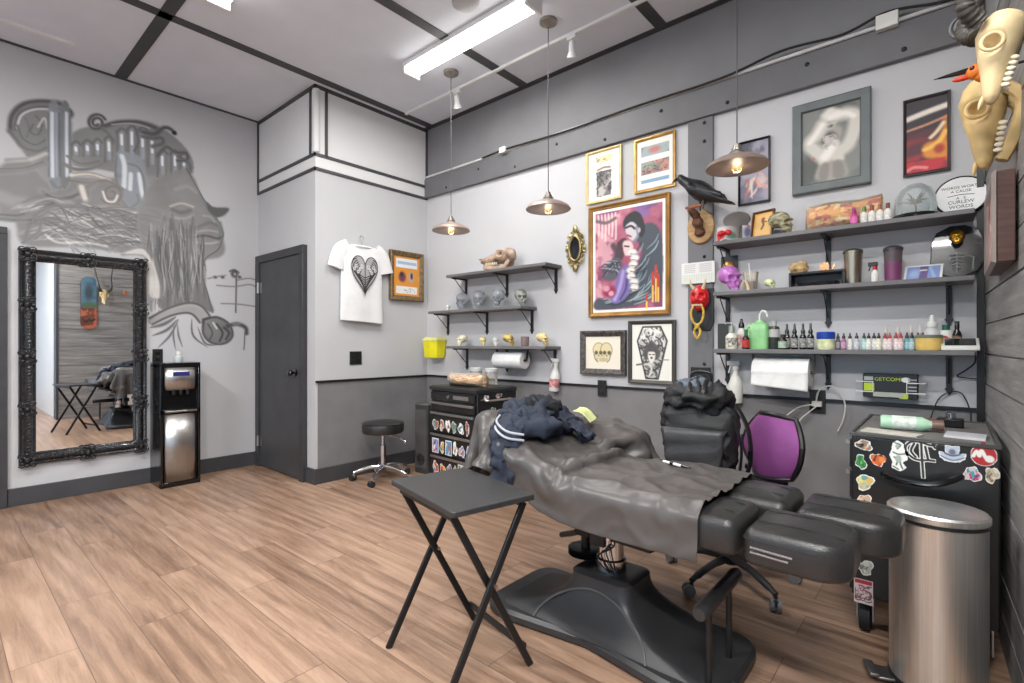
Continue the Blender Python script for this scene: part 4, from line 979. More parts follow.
# ---- human skulls
def skull_mb(sock=1., nu=64, nv=52):
    t = (-PI/2+PI*np.arange(nv+1)/nv)[:, None]; q = (2*PI*np.arange(nu)/nu)[None, :]
    d = np.stack([np.cos(t)*np.cos(q), np.cos(t)*np.sin(q), np.sin(t)+0*q], -1); o = np.array((0, -.012, -.005))
    def el(p, c, r): return (np.linalg.norm((p-np.array(c))/np.array(r), axis=-1)-1)*min(r)
    def smin(a, b, k): h = np.clip(.5+.5*(b-a)/k, 0, 1); return b*(1-h)+a*h-k*h*(1-h)
    def smax(a, b, k): return -smin(-a, -b, k)
    def sdf(p):
        s = el(p, (0, .022, .028), (.076, .094, .072)); s = smin(s, el(p, (0, -.048, -.030), (.054, .044, .052)), .022); s = smin(s, el(p, (0, -.052, -.068), (.038, .036, .034)), .02)
        for x in (-1, 1): s = smin(s, el(p, (x*.044, -.054, -.030), (.020, .030, .012)), .012); s = smin(s, el(p, (x*.030, -.074, .018), (.025, .014, .010)), .014)
        for x in (-1, 1): s = smax(s, -el(p, (x*.030, -.100, -.008), (.0245, .056, .0215)), .004); s = smax(s, -el(p, (x*.088, -.02, -.02), (.020, .034, .026)), .02)
        s = smax(s, -el(p, (0, -.106, -.044), (.011, .030, .018)), .004); return s
    r = np.full(d.shape[:2], .02); live = np.ones_like(r, bool)
    for k in range(110):
        nx = r+.0016; s = sdf(o+d*nx[..., None]); live &= s < 0; r = np.where(live, nx, r)
    P = o+d*r[..., None]; fs = []
    for i in range(nv):
        for j in range(nu): fs.append((i*nu+j, i*nu+(j+1) % nu, (i+1)*nu+(j+1) % nu, (i+1)*nu+j))
    return MB().add([tuple(p) for p in P.reshape(-1, 3)], fs)
def teeth_mb():
    mb = MB()
    for r_, z in ((0, -.091), (1, -.103)):
        for k in range(8):
            a = (k-3.5)*.26; mb.ell((.033*math.sin(a), -.048-.036*math.cos(a), z), .0046, .004, .0075, 8, 6)
    return mb
def jaw_mb():
    pts = [(.048, -.012, -.030), (.048, -.02, -.082), (.034, -.062, -.112), (.0, -.082, -.116), (-.034, -.062, -.112), (-.048, -.02, -.082), (-.048, -.012, -.030)]
    return MB().tube(spline(pts, 4), .0105, 8, squash=1.25)
SK = {}
def skull(name, label, loc, rz, h, mat, jaw=True, teeth=None, group=None, cat='skull'):
    t = thing(name, label, cat, loc, rz, group); sc = h/(.23 if jaw else .211); base = .13 if jaw else .111
    mx = Matrix.Scale(sc, 4) @ Tm(0, 0, base)
    if not SK: SK['c'] = skull_mb()
    for key, fn in (('cranium', lambda: SK['c']), ('teeth', teeth_mb)) + ((('jaw', jaw_mb),) if jaw else ()):
        mb = MB(mx); s_ = fn(); mb.add(s_.v, s_.f); part(mb, key, teeth if (teeth and key == 'teeth') else mat, t, ang=80)
    return t
FC = math.radians(20)          # skulls look towards the room
tooth = M('teeth', (.86, .82, .72), .45)
skull('purple_skull', 'glossy purple skull at the left end of the middle right shelf', (sx_(731), YS-.02, Z2), .85, .165, M('purple_gloss', (.70, .42, .72), .3, coat=.4), jaw=False, teeth=M('purple_light', (.78, .6, .8), .3))
skull('striped_skull', 'black and bone striped skull on the top right shelf beside the small framed picture', (sx_(783), YS-.04, Z1), 1.25, .135, M('striped_bone', (.55, .53, .42), .5, var=.42, scale=26, bump=.1, stretch=(1, 1, 2.6)), jaw=False)
skull('grey_skull', 'dark grey skull at the right end of the middle left shelf', (sx_(521), YS, Z2), .9, .145, M('grey_stone', (.52, .53, .50), .55, var=.18, scale=22, bump=.2), jaw=False)
gs = M('glass_skull', (.80, .82, .84), .08, var=.02, trans=.75, ior=1.3)
skull('glass_skull', 'clear glass skull bottle in the middle of the middle left shelf', (sx_(479), YS, Z2), .6, .165, gs, jaw=False)
skull('glass_skull', 'clear glass skull bottle just left of the dark grey skull', (sx_(498, YB-.15), YB-.15, Z2), .4, .155, gs, jaw=False)
skull('glass_skull', 'clear glass skull bottle furthest left of the glass skulls on the middle left shelf', (sx_(461), YS+.01, Z2), .6, .16, gs, jaw=False)
skull('small_white_skull', 'tiny white skull at the left end of the middle left shelf', (sx_(448), YS, Z2), .5, .055, M('white_ceramic', (.86, .85, .82), .35))
ysk = M('yellowed_skull', (.84, .78, .56), .5, var=.14, scale=30)
skull('painted_skull', 'pale painted skull at the left end of the lowest left shelf', (sx_(462), YS, Z3+.012), -.2, .105, M('cream_skull', (.88, .84, .72), .5, var=.2, scale=30), jaw=False)
skull('painted_skull', 'small yellow painted skull on the lowest left shelf beside the white skull', (sx_(483), YS, Z3+.012), .8, .085, ysk, jaw=False)
skull('painted_skull', 'small white painted skull on the lowest left shelf above the paper roll', (sx_(494), YS+.02, Z3+.012), .8, .08, MATS['white_ceramic'], jaw=False)
skull('painted_skull', 'flat yellow and red painted skull in the middle of the lowest left shelf', (sx_(509), YS, Z3+.012), 1.9, .105, M('yellow_red_skull', (.86, .68, .38), .5, var=.35, scale=20), jaw=False)
skull('painted_skull', 'pale yellow painted skull at the right end of the lowest left shelf', (sx_(543), YS, Z3+.012), 1.7, .11, M('ochre_skull', (.84, .74, .52), .5, var=.25, scale=24), jaw=False)
single(MB().lathe([(0, .0), (.03, 0), (.034, .01), (.036, .078), (.032, .08), (.03, .012), (0, .011)], (sx_(525), YS, Z3+.012), 20), 'cup', M('mauve_cup', (.5, .42, .42), .5), 'small brownish mauve cup on the lowest left shelf between two painted skulls', 'cup')
skull('small_green_skull', 'small pale green skull lying on the middle right shelf beside the iced drink', (sx_(771), YS-.02, Z2), 1.1, .065, M('pale_green_skull', (.78, .80, .62), .5, var=.2, scale=40), jaw=False)
# ---- animal skulls
def beast_skull(mb, sc=1.):
    secs = [(0, .055, .05, 0), (.03, .075, .066, .0), (.08, .085, .072, .0), (.12, .083, .066, -.006), (.17, .06, .055, -.014), (.22, .042, .042, -.022), (.27, .034, .033, -.03), (.31, .03, .024, -.036), (.33, .016, .012, -.04)]
    rings = []; n = 28
    for y, w, h, dz in secs:
        r = []
        for j in range(n):
            a = 2*PI*j/n; x = w*math.cos(a)*(1-.18*max(0, -math.sin(a))); z = h*math.sin(a)
            for sx in (-1, 1):
                g = math.exp(-(((y-.125)/.028)**2+((x-sx*w*.95)/.035)**2+((z-.02)/.028)**2)); x -= sx*.042*g
            r.append((x*sc, -y*sc, (z+dz)*sc))
        rings.append(r)
    rr = []
    for a, b in zip(rings, rings[1:]):
        for k in range(3): rr.append([tuple(V(p).lerp(V(q), k/3)) for p, q in zip(a, b)])
    rr.append(rings[-1])
    # push the eye hollows in again on the refined surface
    out = []
    for r in rr:
        o = []
        for p in r:
            x, y, z = (q/sc for q in p)
            for sx in (-1, 1):
                g = math.exp(-(((y+.125)/.026)**2+((z-.012)/.03)**2)) if x*sx > .02 else 0
                x -= sx*.03*g
            o.append((x*sc, y*sc, z*sc))
        out.append(o)
    mb.loft(out)
    return mb
def ring_eye(mb, sc):
    for sx in (-1, 1): mb.torus((sx*.076*sc, -.125*sc, .012*sc), .032*sc, .007*sc, 'x', 20, 8)
    return mb
def beast(name, label, mx, sc, mat, horns=None, hm=None, jaw=False):
    loc = mx.translation; t = thing(name, label, 'skull', loc); m = Tm(*(-loc)) @ mx
    part(beast_skull(MB(m), sc), 'skull_bone', mat, t, ang=80); [part(MB(m).torus((sx*.076*sc, -.125*sc, .012*sc), .032*sc, .007*sc, 'x', 20, 8), 'eye_rim', mat, t) for sx in (-1, 1)]
    for sx in (-1, 1):
        tb = MB(m)
        for k in range(6): tb.ell((sx*(.03-.0*k)*sc, -(.17+.02*k)*sc, (-.068+.0*k)*sc), .007*sc, .009*sc, .014*sc, 8, 6)
        part(tb, 'tooth_row', tooth, t)
    ns = MB(m)
    ns.ell((0, -.325*sc, -.012*sc), .012*sc, .03*sc, .008*sc, 10, 6); part(ns, 'nose_bone', mat, t)
    if jaw:
        jb = MB(m)
        for sx in (-1, 1): jb.tube(spline([(sx*.06*sc, -.04*sc, -.05*sc), (sx*.055*sc, -.1*sc, -.11*sc), (sx*.03*sc, -.22*sc, -.105*sc), (sx*.012*sc, -.3*sc, -.085*sc)], 5), .014*sc, 8, squash=1.5)
        part(jb, 'jaw', mat, t)
    for h in horns or []:
        pts = spline(h, 14); hb = MB(m); n = len(pts); hb.tube(pts, [max(.003, .034*sc*(1-i/n)**.7*(1+.10*math.sin(i*1.9))) for i in range(n)], 12); part(hb, 'horn', hm, t, ang=60)
    return t
horn_m = M('horn_dark', (.23, .21, .19), .5, var=.2, scale=20, bump=.3)
# right wall pair; frame of the wall: nose down, back of head on the planks, facing -X
def wall_mx(y, z, tilt=75): return Tm(xr(y)-.075, y, z) @ Rm(-PI/2, 'Z') @ Rm(math.radians(tilt), 'X')
beast('horned_skull', 'horned animal skull mounted highest on the grey plank wall', wall_mx(1.87, 2.05), .68, bone, [[(s_*.045, -.03, .05), (s_*.075, .0, .085), (s_*.085, .07, .085), (s_*.09, .16, .06), (s_*.10, .25, .06), (s_*.115, .34, .085), (s_*.13, .40, .12)] for s_ in (1, -1)], horn_m)
beast('animal_skull', 'yellowish animal skull with jaw on the plank wall above the deep wooden frame', wall_mx(2.34, 2.065, 82), .88, M('bone_yellow', (.82, .70, .47), .5, var=.16, scale=10, bump=.15, bscale=40), jaw=True)
beast('small_animal_skull', 'brown and white animal skull lying on the top left shelf', Tm(sx_(514), YB-.10, Z1+.012+.118) @ Rm(-1.15, 'Z') @ Rm(.05, 'X'), .92, M('bone_brown', (.66, .56, .48), .5, var=.34, scale=14, bump=.2, bscale=40), jaw=True)
# bird head ornament
bh = thing('bird_head', 'orange bird head with black beak between the two plank wall skulls', 'ornament', (.06, 2.14, 2.03))
bh.scale = (.7, .7, .7)
part(MB().ell((0, 0, 0), .035, .032, .035).ell((.03, 0, -.02), .04, .03, .035), 'head', M('orange_feathers', (.86, .45, .14), .6, var=.2, bump=.3), bh)
part(MB().loft([[(-.03+x, .014*math.cos(a)*w, .012+.012*math.sin(a)*w) for a in np.linspace(0, 2*PI, 10, endpoint=False)] for x, w in ((.01, 1.1), (-.05, .8), (-.09, .4), (-.115, .1))]), 'beak', black_gl, bh)
part(MB().ell((-.045, 0, -.016), .035, .012, .012), 'throat', M('red_orange', (.85, .25, .1), .5), bh)
part(MB().cyl((.05, 0, -.01), (.17, 0, -.01), .006, n=8), 'mounting_rod', black_m, bh)
for s in (-1, 1): part(MB().ell((-.012, s*.027, .008), .010, .006, .010), 'eye', black_gl, bh)
# deep wooden frame on the plank wall
fy0, fy1, fz0, fz1 = 2.30, 2.77, 1.45, 1.75
wf = thing('box_frame', 'deep dark wooden frame on the plank wall below the animal skulls', 'picture', (xr(2.52), (fy0+fy1)/2, fz0))
hy = (fy1-fy0)/2; mb = MB()
wood_d = M('dark_wood', (.30, .19, .16), .45, var=.16, scale=4, stretch=(3, 3, 30))
part(MB().box(-.045, .0, -hy, hy, 0, fz1-fz0), 'box', wood_d, wf, bevel=.003)
part(MB().loft([[(x, -hy+i, i), (x, hy-i, i), (x, hy-i, fz1-fz0-i), (x, -hy+i, fz1-fz0-i)] for x, i in ((-.046, -.004), (-.058, .004), (-.056, .02), (-.047, .03))], caps=False), 'front_frame', M('silver_wood', (.55, .50, .47), .4), wf)
cv = Cv(.40, .24, .006, (.74, .60, .58)); cv.clouds((.5, .3, .3), 9, .45, .6, 3); cv.scribble(.05, .35, .03, .2, 14, .004, (.9, .85, .8), 2)
part(cv.mesh('print', paint_m, lambda x, y: (-.0475, .2-x, .27-y)), 'print', None, wf)
# skateboard deck on the plank wall (mirror)
cv = Cv(.21, .84, .006); 
shp = [(.105+.104*math.cos(a), .105-.104*math.sin(a)) for a in np.linspace(0, PI, 14)]+[(.105-.104*math.cos(a), .735+.104*math.sin(a)) for a in np.linspace(0, PI, 14)]
cv.poly(shp, (.30, .44, .52)); cv.clouds((.22, .34, .42), 9, .4, .6, 2); cv.rect(0, .21, .50, .85, (.72, .36, .22)); cv.disc(.105, .25, .05, .12, (.16, .22, .26), .4); cv.disc(.1, .46, .11, .05, (.25, .36, .25), .4); cv.clouds((.4, .2, .14), 12, .5, .6, 7, mask=(cv.Y > .5)); cv.line([(.03, .68), (.07, .72), (.1, .68), (.14, .73), (.18, .68)], .012, (.15, .1, .1)); cv.A[:] = cv.inside(shp)
sd = thing('skateboard_deck', 'painted skateboard deck hung upright on the plank wall, seen in the mirror', 'skateboard', (xr(1.69), 1.69, 1.42))
part(MB().prism([(p[0]-.105, .84-p[1]) for p in shp], -.03, -.02, 'x'), 'deck', wood_d, sd); part(cv.mesh('deck_print', paint_gloss, lambda x, y: (-.0312, .105-x, .84-y), cut=.5), 'deck_print', None, sd)
part(MB().cyl((-.02, 0, .25), (0, 0, .25), .03).cyl((-.02, 0, .6), (0, 0, .6), .03), 'wall_mount', black_m, sd)
# ---- top right shelf
def pane_frame(t, w, h, fw, dep, fmat, cv_mesh=None, backing=True, prof=None):
    """frame standing in local XZ, facing -Y, bottom left at 0,0"""
    pr = prof or [(0, 0), (0, dep), (fw*.3, dep*1.05), (fw*.75, dep*.8), (fw, dep*.55)]
    mb = MB(); mb.loft([[(i, -d, i), (w-i, -d, i), (w-i, -d, h-i), (i, -d, h-i)] for i, d in pr], caps=False); part(mb, 'frame', fmat, t, ang=25)
    if backing: part(MB().box(.004, w-.004, -dep*.4, -.001, .004, h-.004), 'backing', black_m, t)
    return t
so = thing('oval_tin_lid', 'oval pewter lid leaning at the left end of the top right shelf', 'lid', (sx_(736, YB-.09), YB-.09, Z1+.135))
part(MB(Rm(math.radians(-62), 'X')).lathe([(0, .01), (.05, .012), (.062, .004), (.075, .006), (.08, .014), (.076, 0), (0, 0)], n=32, sy=.66), 'lid', M('pewter', (.58, .58, .58), .35, .8, var=.1), so)
part(MB(Rm(math.radians(-62), 'X')).ell((0, 0, .016), .024, .014, .012), 'knob', M('pewter', 0), so)
cvb = Cv(.26, .10, .005, (.80, .78, .76)); cvb.disc(.10, .05, .035, .028, (.80, .12, .16), .1); cvb.disc(.08, .085, .02, .012, (.75, .15, .2), .2); cvb.disc(.17, .06, .03, .02, (.45, .58, .52), .3); cvb.disc(.13, .09, .02, .01, (.2, .2, .2), .3)
bo = thing('red_bow_tin', 'round white tin with a red bow under the pewter lid on the top right shelf', 'tin', (sx_(728, YB-.1), YB-.10, Z1))
part(MB().lathe([(0, 0), (.06, 0), (.063, .006), (.063, .09), (.06, .096), (0, .097)], n=28), 'tin', M('tin_white', (.80, .78, .76), .3), bo)
part(cvb.mesh('print', paint_m, lambda x, y: (.0638*math.sin((x-.13)/.0638), -.0638*math.cos((x-.13)/.0638), .095-y)), 'print', None, bo)
bw = MB()
for s in (-1, 1): bw.ell((s*.022, -.066, .055), .022, .012, .017, 14, 8, Rm(s*.35, 'Y'))
bw.ell((0, -.072, .053), .01, .01, .01); part(bw, 'bow', M('bow_red', (.80, .10, .15), .4), bo)
# small leaning cards and framed picture
cvc = Cv(.06, .15, .004, (.82, .80, .80)); cvc.disc(.03, .09, .018, .035, (.35, .38, .55), .4); cvc.line([(.02, .03), (.04, .06)], .006, (.6, .4, .35))
cd = thing('greeting_card', 'pale card with a blue figure beside the small orange framed picture', 'card', (sx_(746), YB-.08, Z1), .2)
part(MB(Rm(-.12, 'X')).box(-.03, .03, 0, .003, 0, .15), 'card', white_pl, cd); part(cvc.mesh('print', paint_m, lambda x, y: Rm(-.12, 'X') @ V((x-.03, -.001, .15-y))), 'print', None, cd)
cvp = Cv(.11, .15, .003, (.86, .64, .30)); cvp.rect(.012, .098, .014, .136, (.88, .70, .42)); cvp.line([(.05, .05), (.06, .075), (.05, .1)], .006, (.45, .28, .15)); cvp.line([(.05, .05), (.075, .06)], .004, (.45, .28, .15)); cvp.disc(.055, .04, .01, .01, (.5, .3, .18), .3)
fp = thing('small_picture', 'small orange print in a brown frame leaning on the top right shelf', 'picture', (sx_(751, YB-.1), YB-.095, Z1), -.25)
m_ = Rm(-.2, 'X')
mb = MB(m_); mb.loft([[(i, -d, i), (.13-i, -d, i), (.13-i, -d, .17-i), (i, -d, .17-i)] for i, d in ((0, 0), (0, .018), (.006, .02), (.012, .01))], caps=False); part(mb, 'frame', M('frame_brown', (.38, .22, .14), .4), fp)
part(MB(m_).box(.002, .128, -.006, 0, .002, .168), 'backing', wood_d, fp); part(cvp.mesh('print', paint_m, lambda x, y: m_ @ V((.01+x, -.0075, .16-y))), 'print', None, fp)
# clear bag of snacks
def snack_bag(name, label, loc, w, h, d, rz, cols, seed, tilt=0):
    t = thing(name, label, 'snack bag', loc, rz); cv = Cv(2, 1, .011, cols[0]); g = random.Random(seed)
    for k in range(200):
        c = g.choice(cols); x, y = g.uniform(0, 2), g.uniform(0, 1); cv.disc(x, y, g.uniform(.02, .06), g.uniform(.05, .12), c, .12, g.uniform(-.5, .5)); cv.line([(x-.02, y-.03), (x+.02, y-.02)], .008, tuple(min(1, q*1.2) for q in c), .5, .6)
    def surf(sc):
        def f(x, y):
            u = x; v = 1-y
            side = 1 if u < 1 else -1; uu = u if u < 1 else 2-u
            b = max(0, math.sin(PI*min(1, max(0, uu*1.0))))**.35*max(0, math.sin(PI*min(1, max(0, v*.94+.06))))**.4
            px_ = (uu-.5)*w; pz = v*h*(.97+.03*math.sin(uu*9+seed)); py = -side*d/2*b*sc
            n = MN.noise(V((uu*6, v*5, side*2+seed)))*.10*d+MN.noise(V((uu*17, v*13, side*2+seed)))*.04*d
            return (px_*(.97 if sc < 1 else 1), py+n*b*side*-1*.5, max(0.001, pz*(sc if sc < 1 else 1)+.002))
        return f
    part(cv.mesh('contents', paint_m, surf(.9)), 'contents', None, t)
    part(MB().grid(lambda u, v: surf(1.08)(2*u, 1-v), 44, 20), 'wrapper', Mglass('crinkled_wrap', (.98, .96, .92), .88, .12), t, ang=180)
    return t
snack_bag('snack_bag', 'large clear bag of red, yellow and brown snacks on the top right shelf', (sx_(843), YS+.01, Z1), .36, .155, .13, -.05, [(.84, .64, .26), (.74, .22, .18), (.92, .80, .50), (.48, .14, .14), (.94, .88, .74), (.84, .50, .18)], 5)
snack_bag('snack_bag', 'clear bag of beige snacks on top of the left stickered chest', (-2.89, 2.80, .851), .42, .10, .20, -.06, [(.80, .66, .50), (.66, .46, .30), (.88, .78, .64), (.72, .55, .40), (.58, .36, .26), (.86, .72, .5)], 8)
# bottles
def bottle(name, label, x, y, z, r, h, body, cap, capmat_h=.28, lab=None, nozzle=False, group=None, pump=False, shoulder=.72, cat='bottle'):
    t = thing(name, label, cat, (x, y, z), 0, group); hs = h*(1-capmat_h)
    part(MB().lathe([(0, 0), (r*.92, 0), (r, r*.12), (r, hs*shoulder), (r*.85, hs*(shoulder+.1)), (r*.45, hs*.95), (r*.42, hs)], n=20), 'bottle', body, t)
    if lab: part(MB().lathe([(r*1.012, hs*.12), (r*1.012, hs*shoulder*.92)], n=20), 'label', lab, t)
    if nozzle: part(MB().lathe([(r*.66, hs*.96), (r*.66, hs*1.12), (r*.36, hs*1.22), (r*.26, h*.98), (r*.15, h), (0, h)], n=14), 'cap', cap, t)
    else: part(MB().lathe([(r*.52, hs*.97), (r*.52, h*.99), (r*.46, h), (0, h)], n=16), 'cap', cap, t)
    if pump: part(MB().tube([(0, 0, h), (0, 0, h*1.10), (-r*.9, 0, h*1.12), (-r*1.15, 0, h*1.08)], r*.13, 8), 'pump', cap, t)
    return t
pink = M('pink_ink', (.78, .22, .52), .3); capb = M('cap_black', (.06, .06, .065), .3); cream = M('label_cream', (.88, .86, .82), .5, var=.08, scale=60)
bottle('paint_bottle', 'pink bottle standing in front of the large snack bag', sx_(854, YB-.17), YB-.175, Z1, .017, .085, pink, M('pink_cap', (.6, .15, .4), .35), lab=M('pink_label', (.86, .4, .66), .4))
for k, (px, cc, nm) in enumerate([(864, (.3, .55, .25), 'green'), (872, (.55, .22, .14), 'brown red'), (880, (.62, .30, .2), 'rust'), (888, (.42, .2, .16), 'dark brown')]):
    bottle('paint_bottle', 'white labelled bottle with a %s cap in front of the snack bag' % nm, sx_(px, YB-.16), YB-.165, Z1, .0165, .09, cream, M('cap_'+nm, cc, .35), lab=M('label_white', (.85, .84, .82), .5, var=.1, scale=80), group='capped bottles on the top right shelf')
gd = thing('glass_dome', 'clear glass dome with a dried plant on the top right shelf', 'glass dome', (sx_(915, YB-.13), YB-.125, Z1))
part(MB().lathe([(0, 0), (.09, 0), (.094, .006), (.09, .018), (0, .02)], n=36), 'base', black_gl, gd)
part(MB().lathe([(.082, .02), (.085, .06), (.08, .105), (.062, .145), (.033, .168), (0, .176)], n=36), 'dome', glass_m, gd)
pl = MB(); g = random.Random(4)
for k in range(22):
    a = g.uniform(0, 2*PI); e = g.uniform(.1, 1.2); r = g.uniform(.04, .075); d = V((math.cos(a)*math.cos(e), math.sin(a)*math.cos(e), math.sin(e)))
    p0 = V((0, 0, .075)); pl.tube([p0, p0+d*r*.6+V((0, 0, .006)), p0+d*r], [.005, .004, .0008], 6)
part(pl, 'plant', M('dried_plant', (.33, .33, .22), .8, var=.2), gd); part(MB().tube([(0, 0, .02), (.004, 0, .05), (0, 0, .078)], .004, 8), 'stem', wood_d, gd)
rs = thing('round_sign', 'round white sign with black lettering and a black rim on the top right shelf', 'sign', (sx_(961, YB-.075), YB-.05, Z1))
rm_ = Rm(math.radians(-13), 'X'); RR = .102
part(MB(rm_ @ Tm(0, 0, RR) @ Rm(PI/2, 'X')).lathe([(0, 0), (RR, 0), (RR, .016), (RR*.97, .02), (RR*.92, .012), (0, .012)], n=48), 'rim', black_gl, rs)
part(MB(rm_ @ Tm(0, 0, RR) @ Rm(PI/2, 'X')).lathe([(RR*.93, .0125), (RR*.93, .0145), (0, .0145)], n=48), 'face', M('sign_white', (.9, .9, .9), .3), rs)
for s_, zz, sz in (('WORDS WORTH', .145, .019), ('A CAUSE', .124, .019), ('A   S', .088, .018), ('CURLEW', .068, .024), ('WORDS', .043, .024)):
    text(s_, sz, rm_ @ Tm(0, -.0152, zz) @ WB, black_m, rs)
part(MB(rm_).tube([(-.05, -.0155, .101), (0, -.0155, .107), (.05, -.0155, .101)], .0016, 5), 'scroll_line', black_m, rs)
# ---- middle right shelf
dk = thing('iced_drink', 'clear plastic cup of iced drink with a white straw beside the purple skull', 'drink', (sx_(751), YS, Z2))
part(MB().lathe([(0, .002), (.03, .002), (.042, .11), (.044, .112), (.041, .112), (.029, .005), (0, .005)], n=24), 'cup', clear_pl, dk)
part(MB().lathe([(0, .006), (.029, .006), (.034, .055), (0, .056)], n=24), 'drink', M('brown_drink', (.40, .24, .18), .2), dk)
part(MB().tube([(0, 0, .01), (-.012, .0, .17)], .0035, 8), 'straw', white_pl, dk)
single(MB().tube(spline([(sx_(741, YB-.17), YB-.17, Z2+.012), (sx_(743, YB-.17), YB-.17, Z2+.05), (sx_(745, YB-.17), YB-.165, Z2+.058), (sx_(747, YB-.17), YB-.16, Z2+.03), (sx_(748, YB-.17), YB-.16, Z2+.004)], 6), [.003+.0003*i for i in range(25)], 8), 'carved_tusk', bone, 'small curved pale tusk standing between the purple skull and the iced drink', 'ornament')
rk = thing('tray_riser', 'black raised tray with a rock and crystals on it on the middle right shelf', 'riser', (sx_(818, YB-.07), YB-.075, Z2))
part(MB().box(-.135, .135, -.05, .05, .075, .088).box(-.135, -.122, -.05, .05, 0, .075).box(.122, .135, -.05, .05, 0, .075), 'riser', black_m, rk, bevel=.002)
part(MB().box(-.122, .122, .04, .048, 0, .075), 'back_panel', M('riser_grey', (.36, .36, .37), .5), rk)
single(blob((sx_(799, YB-.075), YB-.075, Z2+.115), .045, .035, .03, 3, .016, 22), 'rock', M('tan_rock', (.72, .60, .42), .8, var=.2, scale=30, bump=.3), 'rough tan rock on the black tray riser', 'rock', ang=180)
cr = thing('crystal_cluster', 'glowing amber crystal cluster on the black tray riser', 'crystal', (sx_(827, YB-.075), YB-.075, Z2+.088)); g = random.Random(6); cm = MB()
for k in range(14):
    a = g.uniform(0, 6.28); r = g.uniform(0, .03); l = g.uniform(.025, .055); d = V((math.cos(a)*.5*r/.03, math.sin(a)*.5*r/.03, 1)).normalized(); p = V((r*math.cos(a), r*math.sin(a), 0))
    cm.tube([p, p+d*l*.75, p+d*l], [.007, .0065, .0008], 6)
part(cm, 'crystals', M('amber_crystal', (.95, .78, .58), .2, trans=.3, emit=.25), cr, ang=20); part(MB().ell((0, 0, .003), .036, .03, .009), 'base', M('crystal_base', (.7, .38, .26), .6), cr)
single(MB().loft([rrect(.09, .045, .02, Z2, sx_(818, YB-.165), YB-.165), rrect(.098, .052, .022, Z2+.02, sx_(818, YB-.165), YB-.165), rrect(.088, .044, .02, Z2+.018, sx_(818, YB-.165), YB-.165)]), 'shallow_tray', black_gl, 'shallow black tray at the front of the middle right shelf', 'tray')
def tumbler(label, px, h, r, body_cols, cat='tumbler'):
    t = thing('tumbler', label, cat, (sx_(px), YS, Z2))
    part(MB().lathe([(0, 0), (r*.82, 0), (r*.84, .006), (r*.9, h*.4), (r, h*.84), (r, h*.86)], n=28), 'body', body_cols[0], t)
    part(MB().lathe([(r*1.06, h*.86), (r*1.06, h*.93), (r*.9, h*.97), (r*.5, h), (0, h)], n=28), 'lid', body_cols[1], t); return t
tumbler('champagne steel tumbler on the middle right shelf beside the black tray', 853, .19, .043, (M('champagne_steel', (.66, .62, .55), .28, 1), M('lid_steel', (.55, .52, .46), .35, .9)))
tp = tumbler('tall tumbler, purple below and smoky grey above, on the middle right shelf', 893, .185, .04, (M('smoky_plastic', (.36, .31, .33), .25), M('lid_smoke', (.25, .23, .24), .3)))
part(MB().lathe([(.0345, .004), (.037, .085), (.0375, .10)], n=28), 'purple_band', M('purple_plastic', (.46, .24, .38), .3), tp)
sp = thing('mini_spray_bottle', 'small white spray bottle with a red and black trigger between the two tumblers', 'spray bottle', (sx_(875, YB-.15), YB-.15, Z2))
part(MB().lathe([(0, 0), (.015, 0), (.016, .004), (.016, .05), (.008, .06), (.008, .07)], n=18), 'bottle', white_pl, sp)
part(MB().box(-.03, .012, -.008, .008, .085, .105).cyl((0, 0, .068), (0, 0, .088), .009, n=12).bar((-.018, 0, .09), (-.026, 0, .06), .008, .006), 'trigger', M('trigger_black', (.1, .09, .09), .4), sp, bevel=.002)
part(MB().cyl((0, 0, .066), (0, 0, .082), .0105, n=14), 'collar', M('collar_red', (.7, .12, .14), .4), sp)
tb = thing('photo_tablet', 'white framed blue photo leaning on the middle right shelf', 'photo', (sx_(922, YB-.13), YB-.13, Z2), -.1); m_ = Rm(math.radians(-40), 'X')
cvt = Cv(.13, .085, .004, (.52, .58, .78)); cvt.rect(.05, .085, 0, .085, (.42, .36, .52)); cvt.disc(.03, .05, .02, .03, (.62, .7, .86), .5); cvt.line([(.09, .01), (.11, .08)], .006, (.6, .72, .86))
part(MB(m_).box(-.075, .075, 0, .006, .0, .105), 'border', white_pl, tb, bevel=.001); part(cvt.mesh('screen', paint_gloss, lambda x, y: m_ @ V((x-.065, -.0008, .095-y))), 'screen', None, tb)
part(MB().bar((0, .055, .0), (0, .04, .055), .03, .004), 'prop', white_pl, tb)
sh = thing('shield_plaque', 'black shield plaque with a gold skull and silver bones on the middle right shelf', 'plaque', (sx_(957, YB-.05), YB-.05, Z2)); m_ = Rm(math.radians(-6), 'X') @ Matrix.Scale(.93, 4)
shp = [(-.105, .20), (-.085, .255), (-.03, .285), (.03, .285), (.085, .255), (.105, .20), (.108, .09), (.08, .035), (.0, .0), (-.08, .035), (-.108, .09)]
part(MB(m_).prism(shp, -.012, .004, 'y'), 'shield', M('shield_black', (.12, .125, .13), .25, var=.2, scale=8, coat=.4), sh, bevel=.004)
g2 = MB(m_ @ Tm(0, -.035, .215) @ Matrix.Scale(.42, 4)); q = SK['c']; g2.add(q.v, q.f); part(g2, 'gold_skull', M('bright_gold', (.80, .62, .22), .25, .9, var=.1), sh, ang=80)
bn = MB(m_)
for k in range(5): bn.tube(spline([(-.032+.004*k, -.014, .125-.018*k), (0, -.02, .13-.018*k), (.032-.004*k, -.014, .125-.018*k)], 4), .0035, 6)
bn.tube([(0, -.016, .14), (0, -.016, .03)], .003, 6); bn.tube([(.06, -.015, .04), (.065, -.016, .11), (.04, -.016, .12)], .003, 6)
part(bn, 'silver_bones', M('silver_bone', (.68, .70, .70), .3, .6), sh)
wo = thing('medallion', 'small gold medallion on a dark backing above the purple skull', 'ornament', (sx_(729, YB-.02), YB-.022, 1.665))
